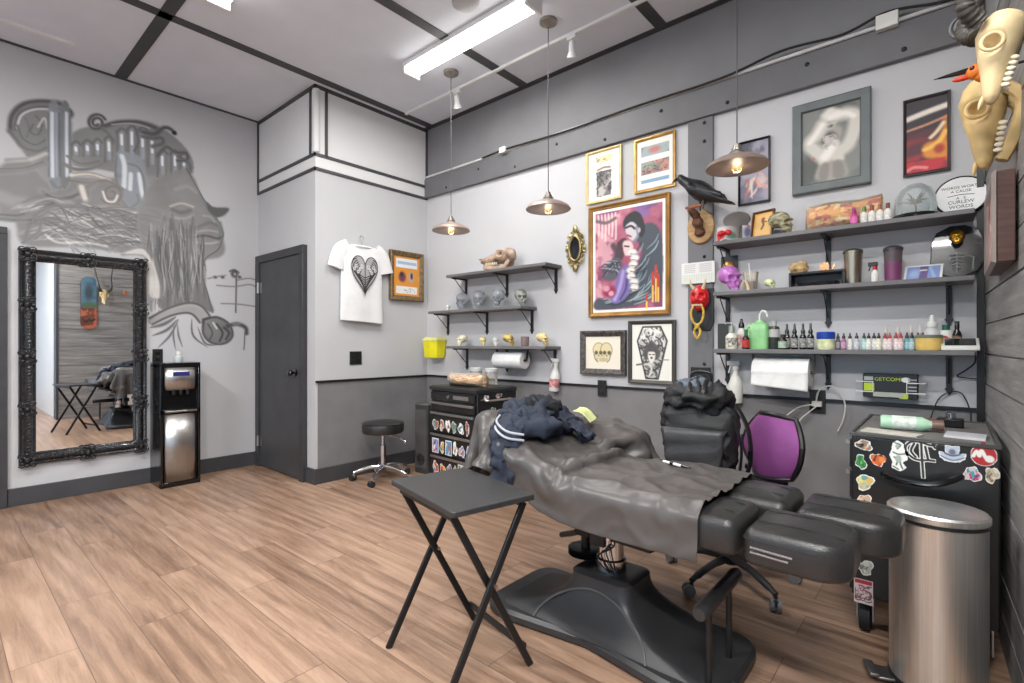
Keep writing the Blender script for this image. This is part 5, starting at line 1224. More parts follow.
part(MB().cbox((0, .008, 0), .10, .012, .14), 'backing', M('dark_blue', (.12, .12, .18), .5), wo, bevel=.003)
part(MB(Rm(PI/2, 'X')).lathe([(0, 0), (.035, 0), (.036, .01), (.026, .02), (0, .026)], n=24), 'medallion', gold, wo)
# ---- lowest right shelf
bottle('pump_bottle', 'white labelled pump bottle at the left end of the lowest right shelf', sx_(732, YB-.16), YB-.165, Z3, .034, .14, M('milky', (.84, .83, .78), .3), M('pump_steel', (.7, .7, .68), .3, .6), lab=M('label_bw', (.66, .65, .6), .5, var=.5, scale=55), pump=True)
bottle('squeeze_bottle', 'white squeeze bottle with a black nozzle behind the red and green bottle', sx_(741, YB-.09), YB-.08, Z3, .026, .185, white_pl, capb, nozzle=True, lab=M('label_red_white', (.78, .6, .58), .5, var=.35, scale=40))
bottle('sauce_bottle', 'small dark bottle with red label and green cap beside the green jug', sx_(747, YB-.16), YB-.18, Z3, .02, .115, M('dark_amber', (.16, .12, .1), .2), M('green_cap', (.16, .4, .24), .4), lab=M('label_red', (.70, .18, .16), .5, var=.2, scale=50))
single(MB().box(sx_(725, YB-.03)-.045, sx_(725, YB-.03)+.045, YB-.03, YB-.02, Z3, Z3+.16), 'dark_card', M('dark_card', (.17, .18, .15), .4), 'dark card standing against the wall behind the white pump bottle', 'card')
gj = thing('green_jug', 'pale green plastic jug with a curved white spout on the lowest right shelf', 'jug', (sx_(760, YB-.11), YB-.115, Z3))
gm = M('pale_green_plastic', (.56, .80, .54), .35, var=.08, scale=12)
rings = [rrect(.052*s1, .045*s1, .022*s1, z) for z, s1 in ((0, .94), (.006, 1), (.11, 1), (.135, .95), (.152, .7), (.16, .4), (.168, .36))]
part(MB().loft(rings), 'jug', gm, gj); part(MB().torus((-.052, 0, .11), .022, .008, 'y', 18, 8, sy=1.3), 'handle', gm, gj)
part(MB().tube(spline([(0, 0, .165), (0, 0, .2), (.014, 0, .225), (.034, 0, .215), (.042, 0, .19)], 6), .006, 8), 'spout', white_pl, gj)
bottle('liquid_soap_bottle', 'tall dark bottle with pale label and white pump cap beside the green jug', sx_(774), YS, Z3, .03, .165, M('grey_green_bottle', (.20, .22, .20), .25), M('cap_grey', (.7, .7, .68), .4), .16, lab=None, shoulder=.85)
part(MB().lathe([(.0305, .07), (.0305, .115)], n=20), 'label', M('label_pale', (.72, .72, .70), .5), [o for o in bpy.data.objects if o.name == 'liquid_soap_bottle'][0])
bottle('small_jar', 'small dark jar with pale green label between the tall dark bottle and black ink bottles', sx_(783, YB-.14), YB-.145, Z3, .024, .085, M('dark_amber', 0), M('cap_dark', (.2, .2, .19), .4), .2, lab=M('label_mint', (.60, .68, .60), .5, var=.15, scale=60))
inkl = M('ink_label', (.45, .45, .44), .5, var=.75, scale=70)
ib = None
for k, (px, nm) in enumerate([(787, 'leftmost'), (795, 'second'), (803, 'third'), (811, 'rightmost')]):
    x = sx_(px, YB-.13); lb = '%s of the four tall black ink bottles on the lowest right shelf' % nm
    ib = bottle('ink_bottle', lb, x, YB-.13, Z3, .0175, .145, black_gl, capb, .36, lab=inkl, nozzle=True, group='tall black ink bottles') if k == 0 else copy_tree(ib, (x, YB-.13-.01*(k % 2), Z3), .3*k, lb)
vj = thing('ointment_jar', 'round jar with blue lid and pale yellow ointment on the lowest right shelf', 'jar', (sx_(826, YB-.13), YB-.135, Z3))
part(MB().lathe([(0, 0), (.038, 0), (.042, .008), (.042, .055), (.038, .06)], n=28), 'jar', M('yellow_ointment', (.80, .83, .66), .3, var=.14, scale=14), vj)
part(MB().lathe([(.043, .058), (.044, .062), (.044, .092), (.04, .096), (0, .097)], n=28), 'lid', M('blue_lid', (.10, .24, .62), .35), vj)
part(MB().lathe([(.0428, .012), (.0428, .05)], n=28), 'label', M('label_yellow_blue', (.78, .80, .62), .45, var=.2, scale=28), vj)
groups = [([838, 844, 850, 857], [(.30, .28, .32), (.62, .34, .52), (.82, .80, .78), (.66, .68, .72)], capb, 'small dark capped ink bottles right of the blue lidded jar', ['charcoal', 'plum', 'white', 'pale grey']),
          ([864, 869, 874, 879], [(.55, .76, .74), (.84, .82, .76), (.80, .80, .80), (.86, .84, .72)], capb, 'black capped bottles in the middle of the lowest right shelf', ['teal', 'cream', 'light grey', 'pale yellow']),
          ([885, 890, 896, 901], [(.86, .78, .78), (.84, .72, .72), (.86, .80, .80), (.80, .66, .66)], M('cap_red', (.62, .12, .15), .35), 'red capped ink bottles', ['white', 'pink', 'off-white', 'rose']),
          ([907, 912, 918, 923], [(.32, .62, .64), (.52, .66, .68), (.58, .46, .62), (.74, .72, .74)], M('cap_dark_grey', (.16, .15, .16), .35), 'dark capped bottles left of the yellow tub', ['turquoise', 'pale blue', 'lilac', 'grey'])]
for pxs, cols, cap, gname, nms in groups:
    for k, (px, c, nm) in enumerate(zip(pxs, cols, nms)):
        capn = 'red' if 'red' in gname else 'black'
        bottle('small_ink_bottle', 'small %s ink bottle with %s cap among the %s' % (nm, capn, {'s': 'charcoal to grey group', 'b': 'middle group', 'r': 'red capped group', 'd': 'turquoise and lilac group'}[gname[0]]), sx_(px, YB-.125), YB-.125-.012*(k % 2), Z3, .0125, .088, M('ink_'+nm, c, .35), cap, .3, lab=M('inklab_'+nm, tuple(min(1, q*.6+.36) for q in c), .5, var=.14, scale=90), nozzle=True, group=gname)
for k, (px, nm) in enumerate([(886, 'leftmost'), (898, 'middle'), (911, 'right'), (920, 'last')]):
    bottle('dropper_bottle', 'pale dropper bottle standing at the back of the lowest right shelf, %s of four' % nm, sx_(px, YB-.06), YB-.06, Z3, .014, .125, M('dropper_glass', (.60, .58, .56), .3), M('dropper_cap', (.78, .74, .72), .4), .3, nozzle=True, group='pale dropper bottles at the back')
yt = thing('yellow_tub', 'clear tub of yellow cream with a dark rim on the lowest right shelf', 'tub', (sx_(929, YB-.15), YB-.155, Z3))
part(MB().lathe([(0, 0), (.048, 0), (.052, .006), (.052, .06), (.049, .063), (0, .063)], n=30), 'tub', M('yellow_cream', (.90, .76, .42), .35, var=.1, scale=14), yt)
part(MB().lathe([(.053, .058), (.0535, .062), (.0535, .072), (.05, .074), (0, .074)], n=30), 'lid', M('tub_lid', (.42, .45, .38), .35), yt)
bottle('squeeze_bottle', 'tall white squeeze bottle with white nozzle behind the yellow tub', sx_(932, YB-.07), YB-.07, Z3, .034, .175, M('white_squeeze', (.82, .82, .82), .35), white_pl, .32, nozzle=True)
gb = bottle('green_cap_bottle', 'white bottle with green cap and a round red mark behind the tablet', sx_(946, YB-.06), YB-.055, Z3, .030, .125, white_pl, M('cap_teal_green', (.12, .36, .28), .4), .22, shoulder=.9)
part(MB(Tm(-.004, -.0295, .055) @ Rm(PI/2, 'X')).lathe([(0, 0), (.015, 0), (.015, .003), (0, .003)], n=20), 'red_mark', M('mark_red', (.75, .14, .2), .4), gb)
bottle('small_bottle', 'small black bottle with brown label at the right end behind the tablet', sx_(957, YB-.07), YB-.07, Z3, .018, .14, black_gl, capb, .25, lab=M('label_brown', (.5, .36, .24), .5))
tbt = thing('power_tablet', 'white slanted control unit with a dark screen at the right end of the lowest shelf', 'control unit', (sx_(958, YB-.15), YB-.15, Z3), 0)
part(MB().add([(-.06, -.055, 0), (.075, -.055, 0), (.075, .055, 0), (-.06, .055, 0), (-.06, -.055, .018), (.075, -.055, .018), (.075, .055, .06), (-.06, .055, .06)], [(0, 3, 2, 1), (4, 5, 6, 7), (0, 1, 5, 4), (1, 2, 6, 5), (2, 3, 7, 6), (3, 0, 4, 7)]), 'case', white_pl, tbt, bevel=.004)
part(MB(Tm(.0075, 0, .0395) @ Rm(math.atan2(.042, .11), 'X')).box(-.055, .055, -.045, .045, 0, .002), 'screen', M('screen_dark', (.12, .13, .13), .15), tbt)
# ---- below the lowest right shelf
def paper_roll(label, xa, xb, y, z, r, dropd):
    t = thing('paper_towel_roll', label, 'paper towel', ((xa+xb)/2, y, z)); hx = (xb-xa)/2; pm = M('paper_white', (.88, .88, .87), .8, bump=.15, bscale=60)
    part(MB(Rm(PI/2, 'Y')).lathe([(.02, -hx), (r-.003, -hx), (r, -hx+.003), (r, hx-.003), (r-.003, hx), (.02, hx), (.02, -hx)], n=36), 'roll', pm, t)
    if dropd: part(MB().grid(lambda u, v: (-hx+2*hx*u, -r-.001+.012*math.sin(v*2)*(1-v)-.006*v, .01-dropd*v*(1-.22*(1-u))), 14, 10), 'loose_sheet', pm, t, solid=.001)
    hd = MB(); hd.cyl((-hx-.02, 0, 0), (hx+.02, 0, 0), .008, n=10)
    for s in (-1, 1): hd.bar((s*(hx+.015), 0, 0), (s*(hx+.015), .02, r+.02), .006, .02); hd.bar((s*(hx+.015), .0, r+.018), (s*(hx+.015), YB-y, r+.018), .02, .004)
    hd.box(-hx-.02, hx+.02, .008, .032, r+.016, r+.022); part(hd, 'holder', M('holder_metal', (.3, .29, .28), .35, .8), t)
    return t
ya = YB-.12
paper_roll('large white paper towel roll hanging under the lowest right shelf', sx_(755, ya), sx_(811, ya), ya, Z3-.024-.105, .082, .11)
paper_roll('white paper towel roll hanging under the lowest left shelf', sx_(497, ya), sx_(525, ya), ya, Z3+.012-.024-.094, .070, 0)
def spray(label, x, y, z, h, body, label_m=None, lean=0):
    t = thing('spray_bottle', label, 'spray bottle', (x, y, z)); k = h/.26; m = Rm(lean, 'Y') @ Matrix.Scale(k, 4)
    part(MB(m).lathe([(0, 0), (.036, 0), (.04, .006), (.04, .11), (.033, .14), (.016, .18), (.014, .205)], n=24), 'bottle', body, t)
    if label_m: part(MB(m).lathe([(.0405, .03), (.0405, .1)], n=24), 'label', label_m, t)
    part(MB(m).cyl((0, 0, .2), (0, 0, .225), .018, n=14).box(-.05, .025, -.011, .011, .228, .255).bar((-.028, 0, .23), (-.042, 0, .18), .012, .008), 'trigger_head', white_pl, t, bevel=.003); return t
spray('white spray bottle hooked on the wall under the left end of the lowest right shelf', sx_(735, YB-.055), YB-.041, on(736, 403, y=YB-.05).z, .265, M('spray_cream', (.86, .86, .82), .35))
spray('white spray bottle with red print hooked on the wall right of the left shelves', sx_(553, YB-.055), YB-.041, on(553, 391, y=YB-.05).z, .265, white_pl, M('spray_label', (.80, .55, .55), .5, var=.3, scale=30), .08)
gc = thing('cartridge_box', 'black and green machine box held in a white wire rack under the lowest right shelf', 'box', (sx_(890, YB-.06), YB-.002, on(890, 398, y=YB-.06).z)); gh, gw = .125, .115
part(MB().box(-gw, gw, -.075, 0, .0, gh), 'box', M('box_black', (.10, .10, .11), .35), gc, bevel=.004)
text('GETCOMP', .026, Tm(-.004, -.0765, gh-.028) @ WB, M('lime', (.66, .76, .18), .4), gc)
lm = M('lime', 0)
part(MB().box(-gw+.005, -gw+.05, -.0775, -.0745, .035, .075), 'lime_panel', lm, gc); part(MB().box(.04, .075, -.0775, -.0745, .0, .03), 'lime_panel', lm, gc)
part(MB().box(-gw+.045, .06, -.078, -.075, .006, .03), 'silver_panel', M('silver_panel', (.62, .64, .60), .35), gc)
part(MB(Tm(.066, -.0755, gh-.028) @ Rm(PI/2, 'X')).lathe([(0, 0), (.013, 0), (.013, .002), (0, .002)], n=18, sx=1.4), 'oval_badge', white_pl, gc)
part(MB().box(-gw+.006, -gw+.045, -.0775, -.0745, gh-.035, gh-.015), 'grey_panel', M('silver_panel', 0), gc)
for i in range(4): part(MB().box(.075, gw-.006, -.0775, -.0745, .04+.018*i, .047+.018*i), 'print_line', M('print_grey', (.6, .6, .6), .5), gc)
for s in (-1, 1):
    wr = MB(); wr.tube([(s*(gw+.03), -.0, .082), (s*(gw+.028), -.08, .082), (s*(gw-.045), -.084, .082), (s*(gw-.045), -.084, .03), (s*(gw+.028), -.08, .03), (s*(gw+.03), 0, .03)], .003, 6)
    part(wr, 'wire_rack', white_mt, gc)
# ---- items on the left wall end: sharps box, jars on the chest
shb = thing('sharps_container', 'bright yellow sharps container on the wall in the left corner below the shelves', 'sharps container', (on(434, 345, y=YB-.075).x, YB+.006, on(434, 358, y=YB-.075).z))
yel = M('sharps_yellow', (.88, .84, .06), .4)
part(MB().loft([rrect(w_, d_, .02, z, 0, -.075) for z, w_, d_ in ((0, .085, .055), (.005, .09, .06), (.16, .105, .068), (.17, .105, .068))]), 'tub', yel, shb)
part(MB().loft([rrect(.112, .073, .022, .168, 0, -.075), rrect(.112, .073, .022, .182, 0, -.075), rrect(.09, .055, .02, .205, 0, -.07)]), 'lid', M('sharps_lid', (.86, .84, .50), .4), shb)
for k, px in enumerate((476, 491)):
    y = 3.005; x = on(px, 370, y=y).x
    jt = thing('clear_jar', ['clear jar with white lid behind the snack bag on the left chest, left one', 'clear jar with white lid behind the snack bag on the left chest, right one'][k], 'jar', (x, y, .849), 0, 'clear jars on the left chest')
    part(MB().lathe([(0, 0), (.05, 0), (.052, .006), (.052, .1), (.046, .108)], n=24), 'jar', clear_pl, jt); part(MB().lathe([(.05, .106), (.051, .13), (.046, .134), (0, .135)], n=24), 'lid', M('lid_clearish', (.80, .80, .80), .35), jt)
# ================================================================== wall paintings, pictures and lamps
# ---- mural: painted in picture units, laid on the left wall
mu_y0, mu_y1, mu_z0, mu_z1 = .31, 2.10, 1.12, 3.2
def mw(px, py):
    p = on(px, py, x=XL); return (p.y-mu_y0, mu_z1-p.z)
cv = Cv(mu_y1-mu_y0, mu_z1-mu_z0, .0055)
A1 = lambda pts: [mw(x/3.938, 80+y/3.938) for x, y in pts]      # sketch A
A2 = lambda pts: [mw(120+x/3.414, 160+y/3.414) for x, y in pts]  # sketch B
PX = .0079
def s1(pts, r, c, a=.9, soft=.6, taper=False): cv.line(A1(pts), r*.85*PX/3.9, c, soft, a, taper)
def s2(pts, r, c, a=.9, soft=.6, taper=False): cv.line(A2(pts), r*.72*PX/3.2, c, soft, a, taper)
def p1(pts, c, a=.8, blur=3): cv.poly(A1(pts), c, a, True, blur)
def p2(pts, c, a=.8, blur=3): cv.poly(A2(pts), c, a, True, blur)
g = random.Random(5)
# hair and background washes
p1([(0, 340), (180, 320), (300, 380), (560, 380), (740, 360), (800, 480), (870, 600), (860, 700), (560, 690), (330, 660), (100, 650), (60, 560), (0, 540)], (.62, .61, .60), .75, 8)
p1([(60, 120), (150, 85), (270, 110), (280, 400), (190, 410), (90, 280), (40, 200)], (.60, .60, .60), .8, 5)
p1([(270, 220), (420, 170), (600, 170), (740, 280), (750, 380), (600, 420), (440, 360), (280, 330)], (.61, .62, .61), .85, 5)
# capital letter
s1([(40, 205), (48, 140), (95, 95), (175, 84), (245, 98), (280, 130), (262, 155)], 10, (.27, .26, .27)); s1([(60, 195), (72, 135), (130, 108), (200, 106), (250, 122)], 6, (.36, .36, .36)); s1([(66, 190), (84, 140), (135, 116), (200, 116)], 4, (.78, .78, .78))
s1([(38, 200), (62, 230), (95, 268), (150, 280), (185, 265)], 10, (.45, .45, .45)); s1([(70, 180), (90, 230), (140, 255), (180, 235)], 5, (.42, .42, .42)); s1([(100, 150), (115, 190), (105, 225)], 5, (.46, .46, .46)); s1([(140, 140), (165, 175), (150, 215), (120, 205), (130, 175)], 5, (.40, .40, .40)); s1([(150, 185), (175, 150), (185, 190)], 4, (.75, .75, .74))
p1([(190, 112), (232, 112), (232, 410), (192, 408)], (.58, .61, .64), .9, 2); p1([(236, 112), (276, 118), (276, 395), (236, 405)], (.50, .53, .55), .9, 2)
for x, c, r in ((190, .40, 3), (205, .84, 6), (222, .66, 4), (234, .36, 4), (262, .82, 6), (277, .42, 3)): s1([(x, 130), (x, 250), (x+2, 380)], r, (c, c+.01, c+.03), .85)
s1([(200, 400), (230, 425), (265, 400), (280, 370)], 7, (.52, .53, .51)); s1([(250, 330), (300, 352), (370, 345), (420, 320)], 8, (.50, .49, .47)); s1([(265, 300), (320, 330), (390, 320)], 5, (.46, .44, .42)); s1([(280, 375), (360, 372), (430, 395)], 9, (.84, .81, .79)); s1([(30, 318), (120, 312), (180, 290)], 9, (.80, .80, .77), .7)
# small letters: outlined bodies with highlights
for x, w, y0, y1 in ((300, 18, 255, 300), (345, 18, 250, 300), (385, 16, 245, 300), (430, 18, 235, 320), (480, 20, 205, 300), (520, 18, 195, 310), (562, 20, 200, 320), (600, 18, 230, 340), (640, 20, 290, 380), (690, 18, 290, 380), (725, 16, 300, 370)):
    s1([(x-w, y0), (x-w+2, (y0+y1)/2), (x-w, y1)], 5, (.38, .38, .38), .8); s1([(x-w, y0), (x, y0-14), (x+w, y0+2)], 5, (.33, .33, .33), .85); s1([(x, y0+5), (x+1, y1-12)], 8, (.64, .66, .68), .9); s1([(x-2, y0+12), (x-1, (y0+y1)/2)], 5, (.88, .89, .92), .9); s1([(x+w*.7, y0+8), (x+w*.7, y1)], 4, (.45, .45, .45), .8)
# flourishes over the lettering
sp = [(380+36*(1-.028*i)*math.cos(.45*i+.4), 168-34*(1-.028*i)*math.sin(.45*i+.4)) for i in range(26)]; s1(sp, 7, (.28, .27, .28)); s1([(412, 180), (470, 166), (550, 166), (612, 188)], 10, (.26, .25, .26)); s1([(440, 176), (520, 172), (590, 190)], 3, (.72, .72, .72)); s1([(560, 205), (610, 212), (640, 190), (665, 190), (688, 208)], 10, (.24, .24, .25)); cv.disc(*A1([(686, 208)])[0], .022, .022, (.22, .22, .23), .3)
s1([(400, 190), (430, 215), (445, 250)], 7, (.42, .42, .42)); s1([(560, 222), (600, 230), (635, 228), (640, 250), (600, 262)], 9, (.34, .34, .34)); s1([(620, 300), (655, 264), (690, 285), (735, 288), (735, 315), (700, 318)], 8, (.30, .30, .31)); s1([(700, 300), (745, 330), (748, 370)], 7, (.38, .38, .38)); s1([(530, 185), (545, 240), (530, 280)], 6, (.36, .36, .36))
# big lower letter
p1([(455, 290), (520, 290), (570, 330), (575, 500), (520, 510), (460, 420)], (.60, .63, .66), .85, 3)
for pts, c, r in (([(480, 300), (490, 340), (488, 420)], .86, 9), ([(515, 370), (512, 430)], .84, 8), ([(548, 370), (556, 430), (566, 470)], .87, 8), ([(505, 330), (545, 345), (568, 400), (576, 500)], .46, 5), ([(458, 300), (455, 380), (470, 440)], .44, 5), ([(520, 500), (545, 480), (540, 450)], .5, 5)): s1(pts, r, (c, c+.01, c+.02), .85)
# scrolls
sp = [(440+46*(1-.033*i)*math.cos(.42*i+3.6), 448-44*(1-.033*i)*math.sin(.42*i+3.6)) for i in range(26)]; s1(sp, 9, (.50, .48, .46)); s1([(270, 395), (340, 405), (420, 398), (480, 430)], 9, (.52, .50, .48)); s1([(170, 440), (210, 466), (280, 462), (330, 430), (370, 405)], 16, (.56, .55, .54)); s1([(185, 452), (240, 470), (310, 450)], 5, (.40, .39, .38)); s1([(345, 440), (350, 495), (400, 505), (470, 490)], 11, (.52, .53, .50)); s1([(320, 420), (335, 470), (345, 510)], 11, (.84, .82, .80)); s1([(405, 440), (420, 475), (450, 478), (462, 455)], 5, (.84, .82, .80))
# ribbons to the left
s1([(0, 362), (90, 356), (180, 330)], 13, (.56, .56, .56)); s1([(0, 350), (90, 346), (170, 322)], 4, (.44, .44, .44)); s1([(0, 455), (70, 480), (140, 490)], 22, (.62, .62, .62), .8); s1([(0, 530), (80, 532), (140, 500), (210, 485)], 8, (.42, .42, .42)); s1([(0, 545), (70, 552), (120, 550)], 10, (.50, .50, .50))
# hair strands
for k in range(60):
    x0 = g.uniform(40, 520); y0 = 500+g.uniform(-20, 130)+.12*(x0-90); l = g.uniform(160, 380); c = g.choice((.34, .42, .48, .74, .82, .52))
    s1([(x0, y0), (x0+l*.35, y0-g.uniform(10, 40)), (x0+l*.7, y0+g.uniform(-10, 20)), (x0+l, y0+g.uniform(20, 60))], g.uniform(8, 15), (c, c*.99, c*.98), .6, .9, True)
for k in range(110):
    x0 = g.uniform(90, 520); y0 = 520+g.uniform(-30, 110)+.12*(x0-90); l = g.uniform(120, 330); c = g.choice((.30, .36, .42, .70, .76, .50, .24))
    s1([(x0, y0), (x0+l*.35, y0-g.uniform(5, 34)), (x0+l*.7, y0+g.uniform(-10, 26)), (x0+l, y0+g.uniform(20, 70))], g.uniform(2, 5), (c, c*.99, c*.975), .8, .6, True)
s1([(95, 640), (130, 545), (200, 500), (300, 500), (400, 535), (520, 600)], 9, (.42, .41, .41), .8); s1([(180, 610), (230, 640), (330, 640), (420, 655)], 6, (.82, .82, .82), .7); s1([(90, 640), (150, 600), (160, 560)], 7, (.5, .5, .5))
# head in profile
p2([(150, 55), (228, 30), (262, 90), (290, 140), (318, 160), (372, 164), (356, 190), (330, 202), (352, 245), (342, 292), (310, 322), (288, 350), (284, 400), (304, 470), (318, 520), (240, 500), (140, 510), (120, 420), (80, 320), (60, 200), (90, 100)], (.55, .545, .54), .85, 4)
s2([(228, 30), (262, 92), (288, 138), (310, 158)], 4, (.34, .34, .34)); p2([(296, 142), (318, 160), (372, 165), (356, 188), (330, 196), (300, 172)], (.30, .30, .30), .9, 2); s2([(330, 200), (350, 240), (350, 270), (335, 305), (300, 330), (286, 352), (282, 395), (300, 460), (316, 520)], 4, (.30, .30, .30)); s2([(340, 215), (346, 250), (338, 285)], 10, (.42, .42, .42), .7)
s2([(180, 170), (210, 180), (238, 172)], 9, (.36, .36, .36), .8); s2([(172, 158), (210, 148), (250, 160)], 6, (.74, .72, .70), .8); s2([(175, 195), (220, 200), (250, 188)], 6, (.68, .68, .67), .7); s2([(245, 266), (290, 258), (330, 268), (345, 264)], 6, (.26, .26, .26)); s2([(250, 280), (300, 285), (335, 280)], 6, (.72, .72, .72), .7); s2([(270, 228), (305, 214), (330, 224)], 8, (.38, .38, .38), .7); s2([(262, 245), (300, 240), (332, 246)], 5, (.70, .70, .70), .7); s2([(190, 100), (230, 90), (260, 110)], 9, (.64, .64, .63), .7); s2([(160, 230), (220, 245), (260, 235)], 12, (.46, .46, .46), .6); s2([(285, 190), (310, 195), (322, 210)], 6, (.68, .68, .68), .7)
for k in range(46):
    x = g.uniform(90, 285); y = g.uniform(180, 330); l = g.uniform(120, 230); c = g.choice((.26, .34, .40, .64, .72)); dx = g.uniform(-10, 24)
    s2([(x, y), (x+dx*.3, y+l*.35), (x+dx*.8, y+l*.7), (x+dx, min(y+l, 515))], g.uniform(8, 15), (c, c, c*.99), .6, .9, True)
for k in range(130):
    x = g.uniform(95, 285); y = g.uniform(210, 330); l = g.uniform(110, 230); c = g.choice((.18, .24, .34, .60, .70, .42)); dx = g.uniform(-14, 22)
    s2([(x, y), (x+dx*.2+g.uniform(-6, 6), y+l*.35), (x+dx*.7+g.uniform(-6, 6), y+l*.7), (x+dx+g.uniform(-8, 8), min(y+l, 520))], g.uniform(1.8, 4.5), (c, c, c*.99), .8, .6, True)
p2([(0, 325), (70, 300), (110, 340), (138, 420), (140, 470), (96, 460), (90, 335)], (.78, .77, .76), .9, 4); s2([(60, 292), (110, 320), (140, 410), (138, 500)], 6, (.5, .5, .5), .7)
# arm and hand
p2([(100, 540), (150, 510), (220, 490), (275, 496), (310, 540), (280, 560), (240, 525), (180, 530), (110, 560)], (.70, .70, .70), .95, 2); s2([(100, 540), (160, 508), (230, 488), (280, 500), (315, 545)], 5, (.30, .30, .30)); s2([(110, 562), (180, 530), (240, 524), (272, 555)], 5, (.28, .28, .28))
for pts, r in (([(104, 572), (150, 560), (190, 536)], 9), ([(110, 600), (160, 580), (196, 545)], 7), ([(130, 640), (170, 600), (200, 545)], 5), ([(185, 560), (182, 600), (190, 650)], 4), ([(196, 560), (200, 600), (214, 640)], 4), ([(245, 540), (250, 600), (300, 640)], 5), ([(265, 570), (290, 625), (330, 632)], 5)): s2(pts, r, (.33, .33, .33), .85, .7, True)
p2([(285, 545), (330, 535), (370, 560), (384, 600), (360, 625), (310, 622), (285, 590)], (.55, .55, .55), .95, 2); s2([(285, 545), (330, 536), (372, 560), (384, 600), (358, 626), (312, 624), (284, 592), (285, 545)], 6, (.20, .20, .20)); s2([(330, 560), (350, 590), (340, 618)], 5, (.22, .22, .22)); s2([(300, 560), (315, 590), (305, 615)], 4, (.30, .30, .30)); s2([(355, 572), (372, 590), (362, 612)], 6, (.24, .24, .24)); s2([(318, 556), (330, 575)], 5, (.76, .76, .76)); s2([(370, 566), (400, 560), (428, 572), (432, 592)], 11, (.20, .20, .20)); s2([(426, 590), (424, 630), (420, 680)], 3, (.28, .28, .28)); s2([(385, 560), (410, 560)], 4, (.6, .6, .6))
# little desert scene
s2([(397, 392), (396, 460), (395, 520)], 4, (.34, .34, .34)); cv.disc(*A2([(391, 388)])[0], .035, .04, (.42, .42, .42), .3); s2([(375, 380), (390, 375), (405, 384)], 5, (.3, .3, .3)); cv.disc(*A2([(392, 390)])[0], .014, .016, (.66, .66, .66), .3)
for pts in ([(300, 405), (330, 398), (360, 394)], [(330, 428), (390, 432), (440, 425), (462, 432)], [(345, 490), (400, 492), (462, 500)], [(400, 410), (440, 404), (464, 410)]): s2(pts, 3.5, (.48, .48, .48), .7, .9)
for x in (325, 350, 408): cv.disc(*A2([(x, 400)])[0], .018, .014, (.40, .40, .40), .5)
cv.C = np.where(cv.C < .72, cv.C-.10*np.clip((.72-cv.C)/.1, 0, 1), np.minimum(1, cv.C+.04))+(cv.fbm(5, 3)-.5)[..., None]*.12
mo = bpy.data.objects.new('mural', cv.mesh('mural', Mpaint('mural_paint', .65, bg=WALLC, grain=.03), lambda x, y: (0, x, -y))); C.objects.link(mo)
mo.location = (XL+.0015, mu_y0, mu_z1); tag(mo, 'large airbrushed grey mural of lettering, flowing hair, a bearded profile and a pointing hand', 'mural')
# ---- framed pictures on the back wall
def bframe(name, label, pxl, ytl, ybl, pxr, fw, dep, fmat, paint, mat_bg=None, mw_=0, prof=None, res=.005, y=YB, cat='picture'):
    a = on(pxl, ytl, y=y-dep); b = on(pxl, ybl, y=y-dep); c = on(pxr, ytl, y=y-dep); w_, h_ = c.x-a.x, a.z-b.z
    t = thing(name, label, cat, (a.x, y-.001, b.z)); pane_frame(t, w_, h_, fw, dep, fmat, prof=prof)
    iw, ih = w_-2*fw+.004, h_-2*fw+.004; cv = Cv(iw, ih, res, mat_bg or (.9, .9, .88)); paint(cv, iw, ih)
    part(cv.mesh('print', paint_m, lambda x, y_: (fw-.002+x, -dep*.45, h_-fw+.002-y_)), 'print', None, t); return t
gold_f = M('gold_frame', (.72, .56, .28), .35, .55, var=.14, scale=12); gold_l = M('pale_gold_frame', (.82, .72, .46), .4, .35, var=.1)
def P_a(c, w, h):
    c.rect(.3*w, .75*w, .08*h, .22*h, (.86, .72, .42), .6); c.scribble(.25*w, .6*w, .1*h, .2*h, 12, .003, (.55, .42, .2), 1); c.rect(.27*w, .73*w, .40*h, .92*h, (.42, .40, .40)); c.clouds((.72, .70, .68), 18, .45, .6, 2, mask=((c.X > .27*w)&(c.X < .73*w)&(c.Y > .4*h)&(c.Y < .92*h))); c.scribble(.27*w, .73*w, .40*h, .92*h, 26, .004, (.2, .2, .2), 4); c.line([(.3*w, .36*h), (.5*w, .33*h), (.7*w, .35*h)], .008, (.55, .45, .35))
bframe('framed_print', 'upper left gold framed print with a small dark figure on white', 586, 154, 205, 621, .018, .02, gold_l, P_a)
def P_b(c, w, h):
    c.rect(.12*w, .9*w, .12*h, .32*h, (.60, .66, .66)); c.disc(.5*w, .22*h, .16*w, .06*h, (.75, .45, .42), .4); c.rect(.12*w, .9*w, .44*h, .70*h, (.72, .52, .46)); c.rect(.14*w, .5*w, .46*h, .58*h, (.55, .60, .55)); c.clouds((.4, .42, .42), 14, .5, .65, 3, .7, mask=((c.Y > .12*h)&(c.Y < .7*h)&(c.X > .12*w)&(c.X < .9*w)&((c.Y < .32*h)|(c.Y > .44*h)))); c.rect(.12*w, .9*w, .80*h, .88*h, (.48, .62, .72)); c.scribble(.15*w, .85*w, .46*h, .68*h, 18, .003, (.35, .25, .25), 6)
bframe('framed_print', 'upper right gold framed print of three coloured strips on white', 634, 141, 194, 675, .02, .02, gold_f, P_b)
